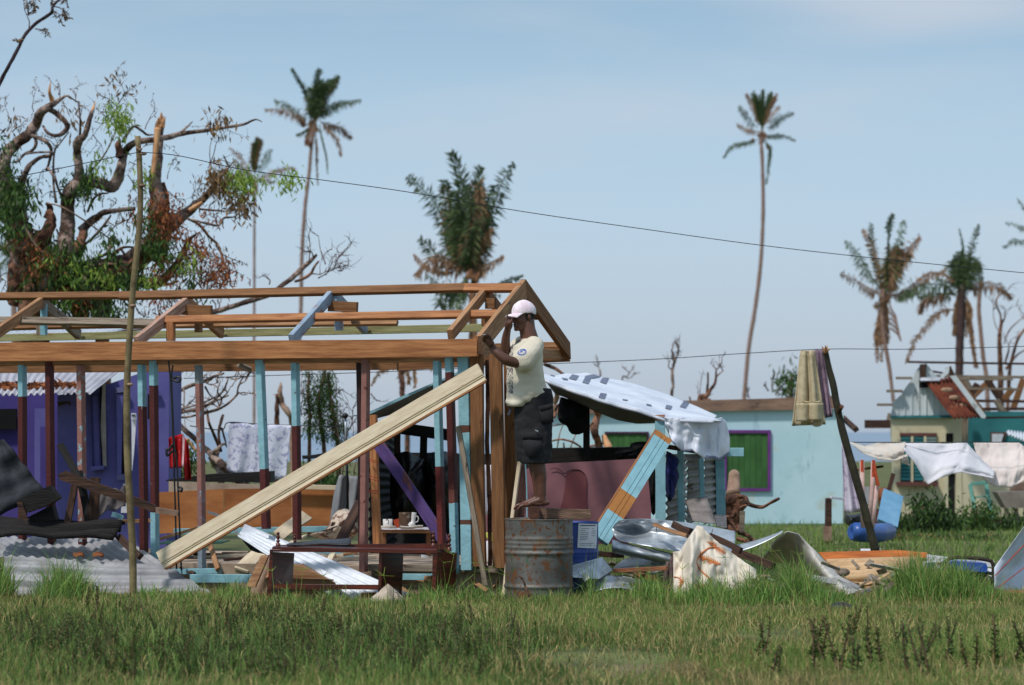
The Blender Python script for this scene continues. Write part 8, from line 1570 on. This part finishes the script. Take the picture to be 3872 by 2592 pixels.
ORD = ['leftmost', 'second', 'third', 'fourth', 'fifth', 'sixth', 'seventh', 'eighth', 'ninth', 'tenth', 'eleventh', 'twelfth', 'thirteenth', 'fourteenth', 'rightmost']
spots_.sort()
for i, (u, v, Yd) in enumerate(spots_):
    pr_ = protos[i % 6]; X_ = (u-1171)/6432*Yd
    if i < 6: o = pr_
    else:
        o = pr_.copy(); col.objects.link(o)
        for ch in pr_.children: c2 = ch.copy(); col.objects.link(c2); c2.parent = o
    o.location = (X_, Yd, gz(X_, Yd)); o.rotation_euler = (random.uniform(-.2, .2), random.uniform(-.3, .3), random.uniform(0, 6.28)); s = random.uniform(.85, 1.25); o.scale = (s, s, s)
    tag(o, 'dark leafy weed in the lower right grass, %s%s of fifteen counted from the left' % (ORD[i], '' if i in (0, 14) else ' one'), 'weed', 'weeds standing in the lower right grass')
sm = MB(); lf = MB()                               # the blurred dark growth at lower left cannot be counted
for i in range(270):
    u = random.choice((random.gauss(150, 130), random.gauss(600, 150), random.gauss(950, 120), random.gauss(380, 260))); v = max(1400, min(1566, random.gauss(1490, 42))); Yd = 6432*CAMZ/(v-988); X_ = (u-1171)/6432*Yd
    k = MB(); pr_ = random.choice(protos); M = Matrix.Translation((X_, Yd, gz(X_, Yd))) @ Matrix.Rotation(random.uniform(0, 6.28), 4, 'Z') @ Matrix.Rotation(random.uniform(-.5, .5), 4, 'X') @ Matrix.Scale(random.uniform(.42, .78), 4)
    for ch, t_ in zip(sorted(pr_.children, key=lambda c: c.name[:4] == 'stem'), (lf, sm)): t_.add([M @ v_.co for v_ in ch.data.vertices], [tuple(p_.vertices) for p_ in ch.data.polygons])
sm.build('dark_weed_stems', WS, None, kind='stuff', label='brown stems in the blurred dark weeds at lower left', category='weeds'); lf.build('dark_weeds', WG, None, kind='stuff', label='blurred dark leafy weeds covering the lower left grass', category='weeds')
n = 12000; u = np.concatenate([rng.normal(180, 190, n//3), rng.normal(620, 170, n//3), rng.normal(950, 120, n//3)]); v = np.clip(rng.normal(1495, 42, len(u)), 1395, 1575); Yd = 6432*CAMZ/(v-988); X = (u-1171)/6432*Yd
grass('dark_weed_grass', np.stack([X, Yd, np.array([gz(a, b) for a, b in zip(X, Yd)])], 1), .07+.07*rng.random(len(X)), np.full(len(X), .010), WG, .6)
n = 700; mb = MB()
for _ in range(n):
    Yd = random.uniform(15.5, 23.8); X_ = random.uniform(-1, 1)*Yd*.19; a = random.uniform(0, 6.28); mb.kite(Vector((X_, Yd, gz(X_, Yd)+random.uniform(.01, .05))), Vector((math.cos(a), math.sin(a), random.uniform(-.1, .4))).normalized(), random.uniform(.03, .08), random.uniform(.01, .025), Vector((-math.sin(a), math.cos(a), .3)).normalized())
mb.build('fallen_dry_leaves', LEAFO, None, kind='stuff', label='dry leaves scattered over the lawn', category='dry leaves')
# splinters and scraps nobody could count, lying through the rubble
random.seed(12)
for lab, rg, n, ms in (('small broken wood splinters strewn through the rubble right of the drums', (1310, 2080, 24.0, 26.4), 150, GREYW), ('small dark scraps strewn under the pile at far left', (-20, 560, 25.0, 27.0), 90, DARKW), ('small pale splinters and scraps strewn round the shelf unit and slab', (560, 1150, 24.3, 27.0), 130, WOODP), ('small torn metal scraps in the rubble right of the drums', (1330, 2100, 24.2, 26.0), 50, STEELG)):
    mb = MB()
    for _ in range(n):
        u = random.uniform(rg[0], rg[1]); Yd = random.uniform(rg[2], rg[3]); x = (u-1171)/6432*Yd; z = gz(x, Yd)+abs(random.gauss(0, .09)); a = random.uniform(0, 3.14); L = random.uniform(.06, .38)
        p = Vector((x, Yd, z)); q = p+Vector((math.cos(a)*L, math.sin(a)*L*.5, random.uniform(-.04, .10)))
        mb.bar(p, q, random.uniform(.012, .06), random.uniform(.006, .02), (random.gauss(0, .5), 1, random.gauss(0, .8)))
    mb.build('wood_scraps' if ms is not STEELG else 'metal_scraps', ms, None, kind='stuff', label=lab, category='scraps')
print('objects', len(bpy.data.objects), 'tris', sum(len(o.data.polygons) for o in bpy.data.objects if o.type == 'MESH'))
